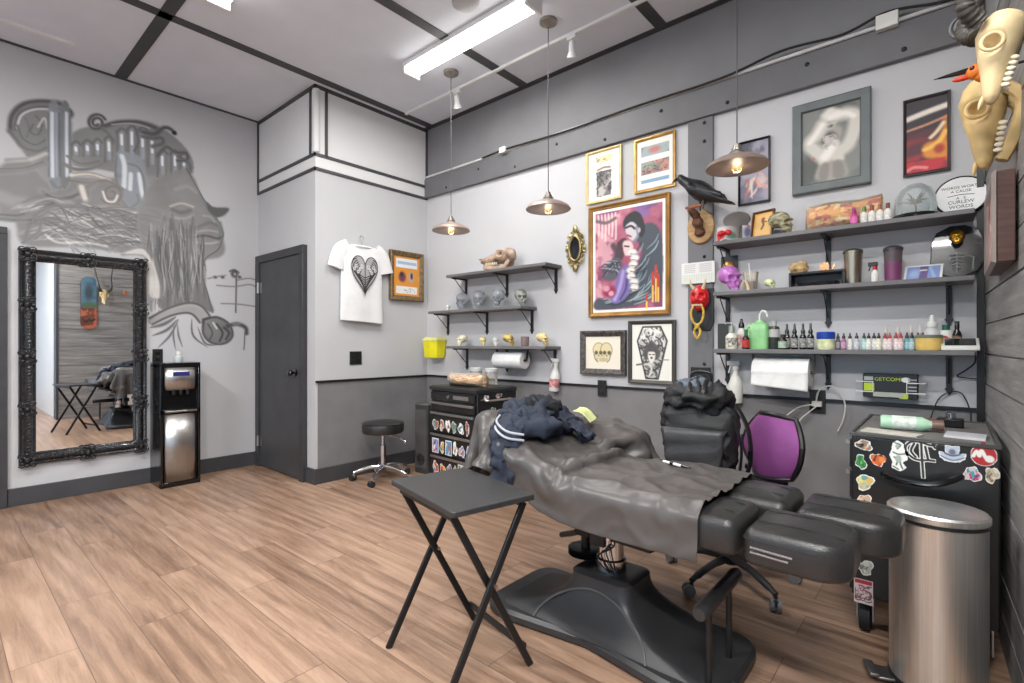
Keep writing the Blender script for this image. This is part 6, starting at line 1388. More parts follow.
def P_c(c, w, h):
    N = lambda pts: [(x*w, y*h) for x, y in pts]
    c.rect(0, w, 0, h, (.92, .90, .88)); a, b, e, f = .035*w, .965*w, .025*h, .975*h; c.rect(a, b, e, f, (.62, .30, .40)); IN = ((c.X > a)&(c.X < b)&(c.Y > e)&(c.Y < f)).astype(float)
    c.clouds((.80, .52, .58), 5, .42, .62, 3, .9, IN); c.clouds((.42, .18, .34), 7, .5, .66, 5, .8, IN); c.clouds((.46, .36, .62), 6, .5, .62, 8, .8, IN*(c.Y < .35*h)*(c.X > .6*w)); c.clouds((.86, .66, .68), 8, .5, .62, 9, .8, IN*(c.X < .4*w))
    for k in range(6): c.line(N([(.08+.05*k, .05), (.09+.05*k, .16), (.085+.05*k, .24+.03*(k % 3))]), .008, (.88, .82, .82), .5, .8)
    c.line(N([(.06, .1), (.2, .13), (.33, .1)]), .012, (.4, .34, .34), .5)
    coat = [(.58, .26), (.82, .2), (.95, .34), (.965, .72), (.90, .86), (.6, .95), (.05, .97), (.06, .86), (.3, .88), (.5, .78), (.62, .6), (.7, .45)]; c.poly(N(coat), (.22, .26, .30), .95, True, 3)
    for k in range(26): 
        q = random.Random(k); x = q.uniform(.62, .93); y = q.uniform(.3, .8); c.line(N([(x, y), (x-.05, y+.07), (x-.16, y+.13)]), .006, q.choice([(.62, .70, .72), (.12, .15, .18), (.5, .58, .62)]), .6, .8, True)
    for k in range(16): q = random.Random(90+k); x = q.uniform(.1, .6); y = q.uniform(.86, .95); c.line(N([(x, y), (x+.12, y-.02), (x+.25, y-.06)]), .006, q.choice([(.6, .66, .68), (.12, .15, .18)]), .6, .8, True)
    c.poly(N([(.44, .16), (.5, .09), (.62, .07), (.70, .13), (.74, .26), (.68, .32), (.6, .22), (.48, .24)]), (.09, .10, .13), 1, True, 1); c.poly(N([(.47, .20), (.56, .16), (.64, .22), (.64, .32), (.56, .34), (.49, .27)]), (.78, .74, .76), 1, True, 2); c.line(N([(.48, .21), (.55, .20), (.6, .23)]), .008, (.15, .15, .2)); c.line(N([(.62, .22), (.64, .3), (.58, .35)]), .008, (.45, .5, .56)); c.line(N([(.5, .28), (.55, .3)]), .006, (.5, .2, .25)); c.disc(.66*w, .25*h, .02*w, .025*h, (.72, .66, .68), .3)
    c.poly(N([(.36, .34), (.46, .30), (.5, .36), (.46, .46), (.40, .52), (.32, .50), (.34, .42)]), (.25, .14, .18), .95, True, 2); c.poly(N([(.44, .34), (.54, .34), (.58, .40), (.54, .47), (.46, .46)]), (.86, .74, .74), 1, True, 2); c.line(N([(.46, .38), (.52, .39)]), .006, (.3, .15, .2)); c.line(N([(.3, .36), (.36, .46), (.28, .54), (.18, .6)]), .022, (.25, .18, .24), .5, .9)
    c.poly(N([(.20, .55), (.32, .48), (.42, .52), (.40, .64), (.28, .70), (.14, .66)]), (.30, .32, .36), .9, True, 3); 
    for k in range(10): q = random.Random(200+k); c.line(N([(q.uniform(.1, .3), q.uniform(.5, .7)), (q.uniform(.2, .4), q.uniform(.5, .62)), (q.uniform(.25, .42), q.uniform(.55, .68))]), .006, q.choice([(.62, .66, .7), (.18, .18, .22)]), .5, .85, True)
    c.poly(N([(.40, .60), (.52, .56), (.56, .68), (.52, .84), (.36, .92), (.26, .88), (.32, .74)]), (.46, .40, .66), .95, True, 3); c.line(N([(.44, .62), (.40, .75), (.32, .88)]), .014, (.66, .60, .82), .6); c.line(N([(.5, .62), (.48, .78), (.4, .88)]), .008, (.28, .24, .45), .6)
    c.disc(.24*w, .80*h, .10*w, .06*h, (.55, .14, .28), .3); c.disc(.2*w, .77*h, .05*w, .03*h, (.82, .55, .62), .3); c.disc(.27*w, .82*h, .04*w, .025*h, (.85, .6, .68), .3)
    for k in range(7): c.disc((.57+.03*math.sin(k*1.4))*w, (.45+.055*k)*h, .06*w, .03*h, (.90, .89, .86), .3); c.line(N([(.54, .46+.055*k), (.62, .47+.055*k)]), .003, (.4, .4, .42))
    for x, y0 in ((.84, .66), (.88, .60), (.91, .68), (.76, .86)): c.line(N([(x, y0), (x, .90)]), .009, (.74, .20, .16), .3); c.line(N([(x, y0+.12), (x, .92)]), .006, (.90, .78, .32), .4)
bframe('large_painting', 'large gold framed painting of a dark-coated couple embracing on a red and purple ground', 588, 208, 317.5, 669, .036, .035, M('gold_brown_frame', (.60, .44, .22), .35, .5, var=.16, scale=10), P_c, res=.0045, prof=[(0, 0), (0, .03), (.008, .035), (.02, .024), (.028, .022), (.036, .014)])
def P_d(c, w, h):
    c.rect(0, w, 0, h, (.90, .87, .80)); N = lambda pts: [(x*w, y*h) for x, y in pts]
    for cx in (.38, .60): c.disc(cx*w, .42*h, .17*w, .23*h, (.42, .40, .30), .08); c.disc(cx*w, .42*h, .155*w, .215*h, (.86, .80, .62), .08)
    for cx in (.31, .44, .55, .68): c.disc(cx*w, .5*h, .05*w, .06*h, (.35, .32, .24), .25)
    for cx in (.38, .61): c.disc(cx*w, .6*h, .022*w, .04*h, (.35, .32, .24), .3)
    c.poly(N([(.26, .6), (.48, .62), (.70, .6), (.66, .76), (.32, .76)]), (.84, .79, .62), 1, True, 1)
    for k in range(9): c.line(N([(.31+.042*k, .66), (.31+.042*k, .76)]), .0016, (.35, .33, .25), .4)
    c.line(N([(.24, .55), (.28, .7), (.36, .79)]), .003, (.35, .33, .25)); c.line(N([(.72, .55), (.69, .7), (.62, .79)]), .003, (.35, .33, .25))
carved = M('carved_dark_frame', (.30, .285, .275), .4, .35, var=.3, scale=40, bump=.6, bscale=70)
tfd = bframe('skull_drawing', 'small horizontal drawing of twin skulls in a dark carved frame', 580, 331, 374, 625, .045, .03, carved, P_d, res=.004)
def P_e(c, w, h):
    c.rect(0, w, 0, h, (.91, .90, .86)); N = lambda pts: [(x*w, y*h) for x, y in pts]
    cof = N([(.28, .05), (.72, .05), (.88, .30), (.66, .97), (.36, .97), (.14, .30)]); c.poly(cof, (.72, .71, .69)); m = c.inside(cof).astype(float); c.scribble(.16*w, .86*w, .05*h, .95*h, 70, .0045, (.22, .22, .22), 3, .9); c.scribble(.16*w, .86*w, .05*h, .4*h, 24, .006, (.9, .9, .88), 7, .9)
    out = 1-m; c.put(out, (.91, .90, .86)); c.line(cof+[cof[0]], .006, (.2, .2, .2), .3, 1, False, False)
    c.poly(N([(.3, .45), (.5, .30), (.70, .45), (.66, .62), (.34, .62)]), (.28, .27, .27), .9, True, 2); c.poly(N([(.42, .5), (.58, .5), (.58, .62), (.5, .70), (.42, .62)]), (.88, .86, .82), 1, True, 1); c.disc(.5*w, .6*h, .03*w, .02*h, (.25, .25, .25), .3); c.line(N([(.44, .54), (.48, .54)]), .004, (.2, .2, .2)); c.line(N([(.53, .54), (.57, .54)]), .004, (.2, .2, .2)); c.line(N([(.3, .72), (.45, .72), (.5, .8), (.44, .93)]), .008, (.8, .79, .76)); c.line(N([(.12, .73), (.3, .71)]), .006, (.35, .35, .35)); c.line(N([(.78, .63), (.92, .63)]), .003, (.5, .5, .5))
bframe('coffin_drawing', 'dark framed black and white drawing of a coffin-shaped figure', 628, 321, 383, 675, .028, .025, M('dark_olive_frame', (.22, .21, .19), .45, var=.1), P_e, res=.004)
# ornate oval mirror
oc = on(575, 248.5, y=YB-.02); ot = thing('oval_mirror', 'small oval mirror in an ornate brass scroll frame left of the large painting', 'mirror', (oc.x, YB-.001, oc.z)); ow, oh = .085, .155
brass = M('antique_brass', (.60, .54, .36), .35, .8, var=.25, scale=30)
part(MB().torus((0, -.02, 0), 1, .011, 'y', 36, 8, sx=ow*.62, sy=oh*.62), 'inner_rim', brass, ot)
part(MB(Rm(PI/2, 'X')).lathe([(0, 0), (1, 0), (1, .016), (0, .016)], n=36, sx=ow*.62, sy=oh*.62), 'mirror_glass', M('dark_mirror', (.25, .25, .27), .05, .9, var=.1), ot)
ob = MB()
for k in range(16):
    a = 2*PI*k/16; x, z = ow*.86*math.cos(a), oh*.86*math.sin(a); r_ = .02+.007*(k % 2)
    pts = [(x+r_*(1-.06*i)*math.cos(a+1.2+.5*i*(1 if k % 2 else -1)), -.016, z+r_*(1-.06*i)*math.sin(a+1.2+.5*i*(1 if k % 2 else -1))) for i in range(14)]; ob.tube(pts, [.0065*(1-.045*i) for i in range(14)], 6)
    ob.ell((x*1.05, -.02, z*1.05), .010, .008, .012, 8, 6)
for z in (-oh*.98, oh*.98): ob.ell((0, -.02, z), .022, .01, .03, 12, 8)
part(ob, 'scroll_frame', brass, ot)
# picture behind the third pendant lamp
def P_f(c, w, h):
    c.rect(0, w, 0, h, (.40, .40, .48)); c.clouds((.62, .60, .66), 6, .45, .65, 4, .9); c.clouds((.26, .26, .32), 8, .5, .64, 6, .9)
    for k in range(9): q = random.Random(k); c.line([(w*q.uniform(.1, .5), h*q.uniform(.7, .98)), (w*q.uniform(.2, .6), h*q.uniform(.6, .85)), (w*q.uniform(.3, .7), h*q.uniform(.55, .8))], .008, q.choice([(.86, .72, .66), (.75, .78, .80), (.6, .4, .36)]), .5, .9, True)
    c.disc(.75*w, .66*h, .16*w, .07*h, (.78, .74, .72), .4); c.scribble(.6*w, .95*w, .55*h, .8*h, 12, .005, (.85, .62, .58), 3)
bframe('fantasy_print', 'grey violet print in a thin black frame partly hidden behind the right pendant lamp', 738, 143, 206, 770, .012, .02, black_m, P_f)
def P_g(c, w, h):
    N = lambda pts: [(x*w, y*h) for x, y in pts]; c.rect(0, w, 0, h, (.40, .41, .40)); c.clouds((.50, .51, .49), 5, .45, .65, 4, .8); c.clouds((.30, .31, .30), 6, .5, .65, 7, .7)
    sk = (.80, .78, .74); hi = (.92, .90, .87); dk = (.30, .29, .28)
    c.poly(N([(.30, .32), (.42, .26), (.58, .26), (.70, .34), (.66, .52), (.72, .72), (.78, .96), (.26, .96), (.30, .72), (.34, .52)]), (.62, .60, .57), 1, True, 4); c.poly(N([(.34, .42), (.46, .34), (.58, .36), (.62, .48), (.54, .56), (.42, .56)]), dk, .9, True, 4)
    c.poly(N([(.34, .58), (.46, .54), (.58, .56), (.68, .62), (.74, .74), (.6, .76), (.52, .72), (.44, .76), (.30, .74)]), sk, 1, True, 3); c.poly(N([(.34, .76), (.48, .76), (.44, .97), (.30, .97)]), (.5, .48, .46), .9, True, 3); c.poly(N([(.54, .76), (.70, .76), (.74, .97), (.56, .97)]), (.5, .48, .46), .9, True, 3)
    c.poly(N([(.38, .12), (.50, .03), (.60, .08), (.62, .20), (.54, .30), (.42, .28)]), (.68, .66, .62), 1, True, 2); c.line(N([(.4, .1), (.5, .05), (.6, .12)]), .02, hi, .6, .8); c.line(N([(.43, .2), (.48, .2)]), .008, dk); c.line(N([(.54, .19), (.58, .19)]), .008, dk); c.line(N([(.46, .26), (.52, .26)]), .007, dk)
    c.line(N([(.36, .22), (.26, .34), (.12, .44), (.24, .56), (.34, .64)]), .034, sk, .4); c.line(N([(.36, .22), (.24, .34), (.13, .43)]), .012, hi, .6); c.line(N([(.60, .14), (.76, .14), (.92, .20), (.90, .40), (.80, .56), (.66, .62)]), .034, sk, .4); c.line(N([(.62, .13), (.78, .14), (.9, .2)]), .012, hi, .6); c.line(N([(.5, .14), (.62, .12)]), .02, hi, .6); c.line(N([(.56, .5), (.46, .62), (.4, .66)]), .022, hi, .5)
    c.disc(.48*w, .46*h, .08*w, .06*h, (.7, .68, .65), .4); c.scribble(.38*w, .6*w, .38*h, .56*h, 16, .005, (.75, .73, .7), 4, .8); c.disc(.2*w, .66*h, .03*w, .02*h, (.7, .4, .4), .5)
bframe('figure_photograph', 'large grey framed black and white picture of a posing figure with raised arms', 792, 107, 195.5, 871, .052, .035, M('slate_frame', (.335, .36, .365), .4, var=.06), P_g, res=.005, prof=[(0, 0), (0, .032), (.006, .035), (.044, .03), (.052, .018)])
def P_h(c, w, h):
    N = lambda pts: [(x*w, y*h) for x, y in pts]; c.rect(0, w, 0, h, (.34, .16, .19)); c.clouds((.70, .18, .20), 6, .42, .6, 2, .95, sx=.5, sy=1.6); c.clouds((.16, .16, .19), 6, .5, .62, 4, .9, sx=.4, sy=1.5)
    c.line(N([(0, .24), (.5, .19), (1, .15)]), .014, (.93, .88, .82), .4); c.line(N([(0, .40), (.5, .36), (1, .3)]), .006, (.80, .55, .42), .5)
    c.poly(N([(.40, .66), (.55, .60), (.72, .58), (.84, .42), (.97, .30), (1, .9), (.9, .86), (.6, .84), (.44, .80)]), (.90, .56, .20), .95, True, 3); c.poly(N([(.56, .58), (.7, .48), (.84, .38), (.88, .46), (.76, .58)]), (.36, .22, .30), .9, True, 2); c.line(N([(.6, .55), (.75, .48), (.9, .38)]), .008, (.95, .86, .70), .5); c.line(N([(.45, .7), (.6, .68), (.8, .62), (.95, .5)]), .010, (.97, .76, .34), .5); c.clouds((.80, .16, .20), 9, .45, .6, 9, .9, (c.Y > .84*h).astype(float)); c.disc(.8*w, .72*h, .12*w, .06*h, (.68, .22, .16), .4); c.line(N([(.05, .95), (.2, .92), (.5, .95)]), .008, (.9, .5, .5))
bframe('red_poster', 'red and orange poster in a thin black frame left of the animal skulls', 903, 101, 177, 951, .014, .022, M('poster_frame', (.20, .17, .18), .4), P_h)
# framed print on the closet side wall
fa = on(391, 249, x=XD+.04); fb_ = on(391, 299.5, x=XD+.04); fc = on(424, 255, x=XD+.04); fwid, fh = fc.y-fa.y, fa.z-fb_.z
ft = thing('orange_print', 'orange print in a deep antique gold frame beside the hanging white T-shirt', 'picture', (XD+.001, fa.y, fb_.z), PI/2)
agold = M('antique_gold', (.46, .38, .26), .4, .5, var=.2, scale=30, bump=.3)
pane_frame(ft, fwid, fh, .055, .04, agold, prof=[(0, 0), (0, .04), (.008, .045), (.03, .036), (.045, .026), (.055, .012)])
cv = Cv(fwid-.10, fh-.10, .004, (.84, .54, .18)); w_, h_ = cv.w, cv.h; cv.rect(.08*w_, .92*w_, .05*h_, .28*h_, (.86, .88, .90)); cv.rect(.14*w_, .9*w_, .12*h_, .2*h_, (.62, .70, .78)); cv.rect(.08*w_, .92*w_, .76*h_, .95*h_, (.88, .88, .86)); cv.disc(.32*w_, .52*h_, .14*w_, .13*h_, (.42, .2, .26), .3); cv.disc(.68*w_, .52*h_, .12*w_, .14*h_, (.72, .6, .58), .3); cv.disc(.7*w_, .48*h_, .05*w_, .08*h_, (.2, .14, .2), .3); cv.disc(.3*w_, .46*h_, .06*w_, .06*h_, (.14, .12, .2), .3); cv.scribble(.15*w_, .85*w_, .8*h_, .92*h_, 12, .0025, (.5, .5, .5), 2)
part(cv.mesh('print', paint_m, lambda x, y: (.05+x, -.019, fh-.05-y)), 'print', None, ft)
# ---- white T-shirt on a hanger, closet side wall
ta, tb_ = on(332, 240, x=XD+.03), on(394, 250, x=XD+.03); tw = (tb_.y-ta.y); tcy = (ta.y+tb_.y)/2; tz1 = 2.085; tz0 = on(355, 321.5, x=XD+.03).z
ts = thing('hanging_tshirt', 'white T-shirt with a black heart print hung on the closet side wall', 'T-shirt', (XD+.006, tcy-.03, 0), PI/2)
shirt_m = M('white_cotton', (.88, .88, .88), .85, var=.02, bump=.15, bscale=90)
bw2 = tw*.335; rings = []; n = 40
for i in range(26):
    u = i/25; z = tz0+(tz1-.03-tz0)*u
    hw = bw2*(1-.03*math.sin(u*3)) if u < .72 else bw2*(1+.06*(u-.72)/.28)
    if u > .9: hw *= 1-.45*((u-.9)/.1)**1.6
    th = .026*(1-.45*max(0, u-.8)/.2); r = []
    for j in range(n):
        a = 2*PI*j/n; x = hw*math.copysign(abs(math.cos(a))**.6, math.cos(a)); y = -.03+th*math.copysign(abs(math.sin(a))**.8, math.sin(a))
        fold = .006*math.sin(x*26+1.5*math.sin(z*4))*(1-u*.6)+.004*MN.noise(V((x*7, z*5, 3))); r.append((x, min(-.001, y+fold), z+.010*math.cos(x/hw*1.2)*(1 if u > .95 else 0)-(.012*(x/hw) if u < .02 else 0)))
    rings.append(r)
tsh = MB().loft(rings)
for s in (-1, 1):
    pts = spline([(s*bw2*.62, -.03, tz1-.055), (s*bw2*.96, -.03, tz1-.10), (s*bw2*1.10, -.03, tz1-.18), (s*bw2*1.18, -.03, tz1-.25)], 5); rr = [.075+.010*(i/(len(pts)-1)) for i in range(len(pts))]; m0 = len(tsh.v)
    tsh.tube(pts, rr, 24, caps=False)
    tsh.v[m0:] = [(p[0], min(-.001, -.03+(p[1]+.03)*.27+.003*math.sin(p[0]*60+p[2]*30)), p[2]) for p in tsh.v[m0:]]
part(tsh, 'shirt', shirt_m, ts, ang=70)
part(MB().torus((0, -.034, tz1-.035), 1, .007, 'z', 28, 8, sx=.085, sy=.022), 'collar', shirt_m, ts)
part(MB().tube(spline([(0, -.03, tz1-.04), (0, -.03, tz1+.02), (.018, -.03, tz1+.045), (0, -.03, tz1+.065), (-.014, -.03, tz1+.05)], 6), .003, 8).cyl((0, 0, tz1+.068), (0, -.035, tz1+.064), .004, n=8), 'hanger_hook', steel, ts)
part(MB().tube([(-bw2*.8, -.03, tz1-.09), (0, -.03, tz1-.04), (bw2*.8, -.03, tz1-.09)], .006, 8), 'hanger', white_pl, ts)
hw_, hh_ = .27, .36; cv = Cv(hw_, hh_, .003); hs = []
for i in range(60):
    a = 2*PI*i/60; x = 16*math.sin(a)**3; y = 13*math.cos(a)-5*math.cos(2*a)-2*math.cos(3*a)-math.cos(4*a); hs.append((hw_/2+x/16.2*hw_/2, hh_*.42-y/17*hh_*.56))
cv.poly(hs, (.62, .62, .62)); mk = cv.inside(hs)
for s in (-1, 1):
    for k in range(7): q = k/6; cv.line([(hw_/2, hh_*(.92-.06*k)), (hw_/2+s*hw_*(.1+.06*k), hh_*(.70-.055*k)), (hw_/2+s*hw_*(.2+.042*k), hh_*(.5-.055*k)), (hw_/2+s*hw_*(.14+.03*k), hh_*(.36-.045*k))], .0042, (.12, .12, .12), .4)
    for k in range(5): cv.disc(hw_/2+s*hw_*(.12+.07*k), hh_*(.28+.07*(k % 3)), .012, .016, (.90, .90, .90), .3); cv.disc(hw_/2+s*hw_*(.12+.07*k), hh_*(.28+.07*(k % 3)), .005, .007, (.15, .15, .15), .3)
cv.line([(hw_/2, hh_*.22), (hw_/2, hh_*.96)], .004, (.1, .1, .1)); cv.line(hs+[hs[0]], .0045, (.10, .10, .10), .3); cv.A[:] = np.maximum(mk, cv.A > .5)
pr = cv.mesh('heart_print', paint_m, lambda x, y: (x-hw_/2+.005, -.0655-.006*math.cos((x-hw_/2)*9), tz1-.115-y), cut=.5)
part(pr, 'heart_print', None, ts)
# ---- pendant lamps
shade_m = M('pendant_bronze', (.60, .53, .49), .45, .45, var=.06); inner_m = M('pendant_brass_inside', (.60, .45, .24), .45, .2, var=.05)
bulb_m = M('bulb_glow', (1, .86, .62), .3, emit=.8, var=0)
def pendant(label, x, y, zb):
    t = thing('pendant_lamp', label, 'pendant lamp', (x, y, zb), 0, 'bronze pendant lamps in a row')
    part(MB().lathe([(.150, 0), (.152, .004), (.14, .022), (.10, .045), (.055, .06), (.035, .066), (.034, .072)], n=40), 'shade', shade_m, t)
    part(MB().lathe([(.149, .0005), (.138, .019), (.098, .042), (.053, .057), (0, .06)], n=40), 'shade_lining', inner_m, t)
    part(MB().lathe([(.034, .07), (.036, .08), (.026, .088), (.026, .098), (.018, .102), (.016, .118), (.006, .124), (0, .125)], n=24), 'socket_cap', M('socket_pewter', (.55, .53, .50), .35, .8), t)
    part(MB().cyl((0, 0, .12), (0, 0, ZC-zb-.025), .0032, n=8), 'cord', M('cord_grey', (.28, .27, .27), .6), t)
    part(MB().lathe([(.012, ZC-zb-.045), (.03, ZC-zb-.03), (.058, ZC-zb-.018), (.06, ZC-zb), (0, ZC-zb)], n=28), 'ceiling_canopy', M('socket_pewter', 0), t)
    part(MB().lathe([(0, -.028), (.018, -.022), (.028, 0), (.022, .028), (.012, .05)], n=18), 'bulb', Mglass('bulb_glass', (1, .95, .85), .9), t); part(MB().tube([(0, 0, .04), (.006, 0, .01), (0, .006, -.012), (-.006, 0, .01), (0, -.004, .04)], .0015, 5), 'filament', bulb_m, t)
    point('pendant_bulb', (x, y, zb-.03), .35, .02); return t
pendant('leftmost bronze pendant lamp, hanging in front of the closet corner', -3.025, 2.746, 2.085)
pendant('middle bronze pendant lamp, left of the large painting', -2.05, 2.74, 2.085)
pendant('right bronze pendant lamp, in front of the grey violet print above the shelves', -.828, 2.72, 2.085)
# ---- track light, detectors, conduits on the ceiling
tk = thing('track_light', 'white ceiling track with two small spotlights parallel to the back wall', 'track light', (-2.6, 2.95, ZC))
part(MB().box(-1.28, 1.35, -.012, .012, -.022, 0), 'track', white_mt, tk, bevel=.002)
for px, py in ((457, 92), (572, 42)):
    x = on(px, py, y=2.95).x+2.6; h_ = MB().box(x-.035, x+.035, -.015, .015, -.05, -.022).cyl((x, 0, -.05), (x, 0, -.085), .008, n=10)
    hd = part(h_, 'spot_adapter', white_mt, tk, bevel=.002); m_ = Tm(x, 0, -.11) @ Rm(.5, 'X') @ Rm(.3, 'Y')
    part(MB(m_).lathe([(.018, .045), (.022, .03), (.024, -.02), (.038, -.055), (.036, -.056), (.02, -.02), (0, -.018)], n=20), 'spot_head', white_mt, hd)
single(MB().lathe([(0, -.03), (.06, -.03), (.085, -.02), (.09, 0), (0, 0)], (-2.33, 2.24, ZC), 28), 'ceiling_detector', M('detector_grey', (.70, .70, .71), .5), 'round pale grey disc on the ceiling at the top edge near the strip light', 'smoke detector')
single(MB().box(-4.815, -4.79, -1.2, .70, ZC-.022, ZC), 'ceiling_conduit', white_mt, 'thin white conduit on the ceiling at the upper left, above the mural', 'conduit')
cd_ = MB(); cd_.tube([(XD+.02, YB-.03, 2.862), (-2.9, YB-.03, 2.862), (-1.8, YB-.03, 2.862), (xr(YB)-.02, YB-.03, 2.862)], .011, 8)
single(cd_, 'white_conduit', M('conduit_white', (.80, .80, .80), .45), 'long white conduit running along the top of the grey beam', 'conduit')
cb_ = MB().tube(spline([(-3.2, YB-.05, 2.86), (-2.9, YB-.055, 2.868), (-2.3, YB-.05, 2.852), (-1.7, YB-.05, 2.862), (-1.1, YB-.055, 2.856), (-.75, YB-.05, 2.90), (-.45, YB-.05, 2.875), (-.25, YB-.055, 2.91), (-.05, YB-.055, 2.87), (.09, YB-.055, 2.86)], 8), .0075, 8)
single(cb_, 'black_cable', rubber, 'black cable looping along the top of the grey beam', 'cable')
for px, py, w_, h_, nm in ((887, 21, .095, .075, 'white junction box on the beam near the animal skulls'), (503, 150, .07, .05, 'small white junction box on the beam between the left pendant lamps')):
    p = on(px, py, y=YB-.06); single(MB().box(p.x-w_/2, p.x+w_/2, YB-.075, YB-.036, p.z-h_/2, p.z+h_/2), 'junction_box', white_pl, nm, 'junction box', bevel=.004)
p = on(965, 25, y=YB-.05); single(MB().torus((p.x, YB-.045, p.z), .055, .006, 'y', 28, 8).torus((p.x+.004, YB-.052, p.z), .04, .006, 'y', 24, 8), 'cable_coil', M('coil_grey', (.62, .62, .62), .5), 'small coil of pale cable hanging on the beam behind the horns', 'cable')
# ---- crow on a mounted deer foot, plaque, mask, board
crow = thing('mounted_crow', 'black crow perched with head to the left above the wooden plaque', 'bird', (on(701, 190, y=YB-.14).x, YB-.16, 2.14)); crow.scale = (.95, 1.1, 1.1)
feather = M('crow_feathers', (.085, .09, .10), .38, var=.25, scale=30, bump=.35, bscale=60, stretch=(1, 3, 3))
secs = [(-.150, .095, .012, .012), (-.140, .092, .026, .026), (-.120, .082, .034, .034), (-.095, .062, .036, .038), (-.07, .038, .044, .048), (-.03, .012, .056, .06), (.02, -.006, .06, .062), (.07, -.028, .052, .05), (.11, -.052, .038, .034), (.14, -.072, .032, .02), (.18, -.092, .036, .012), (.215, -.105, .030, .006)]
rings = [[(x+.35*0, hw*math.cos(a), z+hh*math.sin(a)) for a in np.linspace(0, 2*PI, 20, endpoint=False)] for x, z, hw, hh in secs]
cb2 = MB().loft(rings); 
for k, x in enumerate((-.01, .03)): cb2.tube([(x, (-.02 if k else .02), -.04), (x+.005, (-.022 if k else .022), -.085), (x, (-.022 if k else .022), -.11)], [.010, .005, .0045], 8)
part(cb2, 'body', feather, crow, ang=70)
part(MB().tube([(-.143, 0, .094), (-.168, 0, .092), (-.192, 0, .078)], [.014, .010, .002], 10, squash=.8), 'beak', black_gl, crow)
for s in (-1, 1):
    part(MB().grid(lambda u, v, s=s: (-.055+.20*u+.02*v*u, s*(.047+.018*math.sin(PI*v)*(1-u)**.5-.02*u), .052-.07*v*(1-.55*u)-.088*u), 16, 8), 'wing', feather, crow, solid=.007, ang=80); part(MB().ell((-.128, s*.028, .095), .005, .003, .005, 8, 6), 'eye', black_gl, crow)
pp = on(701, 227, y=YB-.03); mp = thing('trophy_plaque', 'oval light wood plaque with a brown mounted foot under the crow', 'plaque', (pp.x, YB-.02, pp.z))
part(MB(Rm(PI/2, 'X')).lathe([(0, 0), (.085, 0), (.09, .008), (.085, .022), (.075, .026), (0, .026)], n=36, sy=1.25), 'plaque', M('light_wood', (.66, .52, .34), .5, var=.12, scale=5, stretch=(4, 4, 18)), mp)
fur = M('brown_fur', (.36, .24, .17), .9, var=.3, scale=40, bump=.6, bscale=90)
part(MB().tube(spline([(0, -.02, -.05), (0, -.055, .0), (-.005, -.085, .06), (-.02, -.125, .085), (-.02, -.14, .105)], 6), [.03+.006*math.sin(i) for i in range(12)]+[.028-.001*i for i in range(13)], 14), 'foot', fur, mp)
part(MB().tube([(-.02, -.14, .10), (.02, -.14, .108)], .012, 8).tube([(-.05, -.14, .105), (.05, -.14, .107)], .009, 8), 'toes', M('orange_brown', (.55, .32, .2), .7, var=.2), mp)
bp_ = on(698, 272.5, y=YB-.03); wbd = thing('white_board_sign', 'small white sign with faint writing on the grey post below the plaque', 'sign', (bp_.x, YB-.022, bp_.z-.07), 0)
cv = Cv(.215, .135, .004, (.87, .87, .86)); cv.rect(0, .215, .072, .135, (.82, .84, .80)); 
for k in range(5): cv.line([(.02, .014+.012*k), (.09, .013+.012*k)], .0022, (.68, .68, .68), .5, 1, False, False); cv.line([(.12, .014+.012*k), (.195, .013+.012*k)], .0022, (.68, .68, .68), .5, 1, False, False)
for k in range(12): cv.line([(.02+.016*k, .08), (.021+.016*k, .12)], .003, (.76, .78, .74), .5)
part(MB().box(-.1095, .1095, -.012, 0, -.002, .137), 'board', white_pl, wbd, bevel=.002); part(cv.mesh('print', paint_m, lambda x, y: (x-.1075, -.0128, .135-y)), 'print', None, wbd)
mk_ = on(699, 298, y=YB-.06); om = thing('horned_mask', 'red horned demon mask with a looped gold rope on the grey post', 'mask', (mk_.x, YB-.02, mk_.z))
part(MB().prism([(-.06, -.21), (.06, -.21), (.085, -.16), (.085, .06), (-.06, .06)], -.012, 0, 'y'), 'backing', M('mask_backing', (.10, .10, .12), .5), om, bevel=.003)
mf = MB(); mf.ell((0, 0, 0), 1, 1, 1, 36, 24); vs = []
for p in mf.v:
    q = V(p); x, y, z = q.x*.062, q.y*.05, q.z*.085; 
    for cx in (-.026, .026): y += .022*math.exp(-(((x-cx)/.014)**2+((z-.012)/.010)**2))*(q.y < 0); y -= .012*math.exp(-(((x-cx)/.018)**2+((z-.032)/.008)**2))*(q.y < 0); y -= .010*math.exp(-(((x-cx*1.2)/.016)**2+((z+.02)/.016)**2))*(q.y < 0)
    y -= .022*math.exp(-((x/.012)**2+((z+.008)/.022)**2))*(q.y < 0); y += .014*math.exp(-((x/.032)**2+((z+.052)/.010)**2))*(q.y < 0); vs.append((x, y-.03, z))
mf.v = vs; part(mf, 'face', M('mask_red', (.72, .08, .10), .3, var=.12, coat=.4), om, ang=80)
for s in (-1, 1): part(MB().tube(spline([(s*.03, -.05, .06), (s*.045, -.065, .09), (s*.05, -.06, .125)], 5), [.012*(1-i/11) + .001 for i in range(11)], 8), 'horn', M('horn_cream', (.82, .76, .62), .5), om)
tm = MB()
for k in range(7): tm.ell(((k-3)*.010, -.078, -.048), .004, .004, .007, 8, 6)
part(tm, 'teeth', tooth, om)
rope = M('gold_rope', (.80, .66, .24), .6, var=.2, scale=60, bump=.4)
part(MB().tube(spline([(-.02, -.06, -.04), (-.04, -.07, -.09), (-.03, -.07, -.15), (0, -.07, -.18), (.02, -.07, -.22), (.0, -.07, -.26), (-.02, -.07, -.22), (0.004, -.076, -.18), (.03, -.07, -.15), (.04, -.07, -.09), (.02, -.06, -.04)], 6), .0075, 8), 'looped_rope', rope, om)
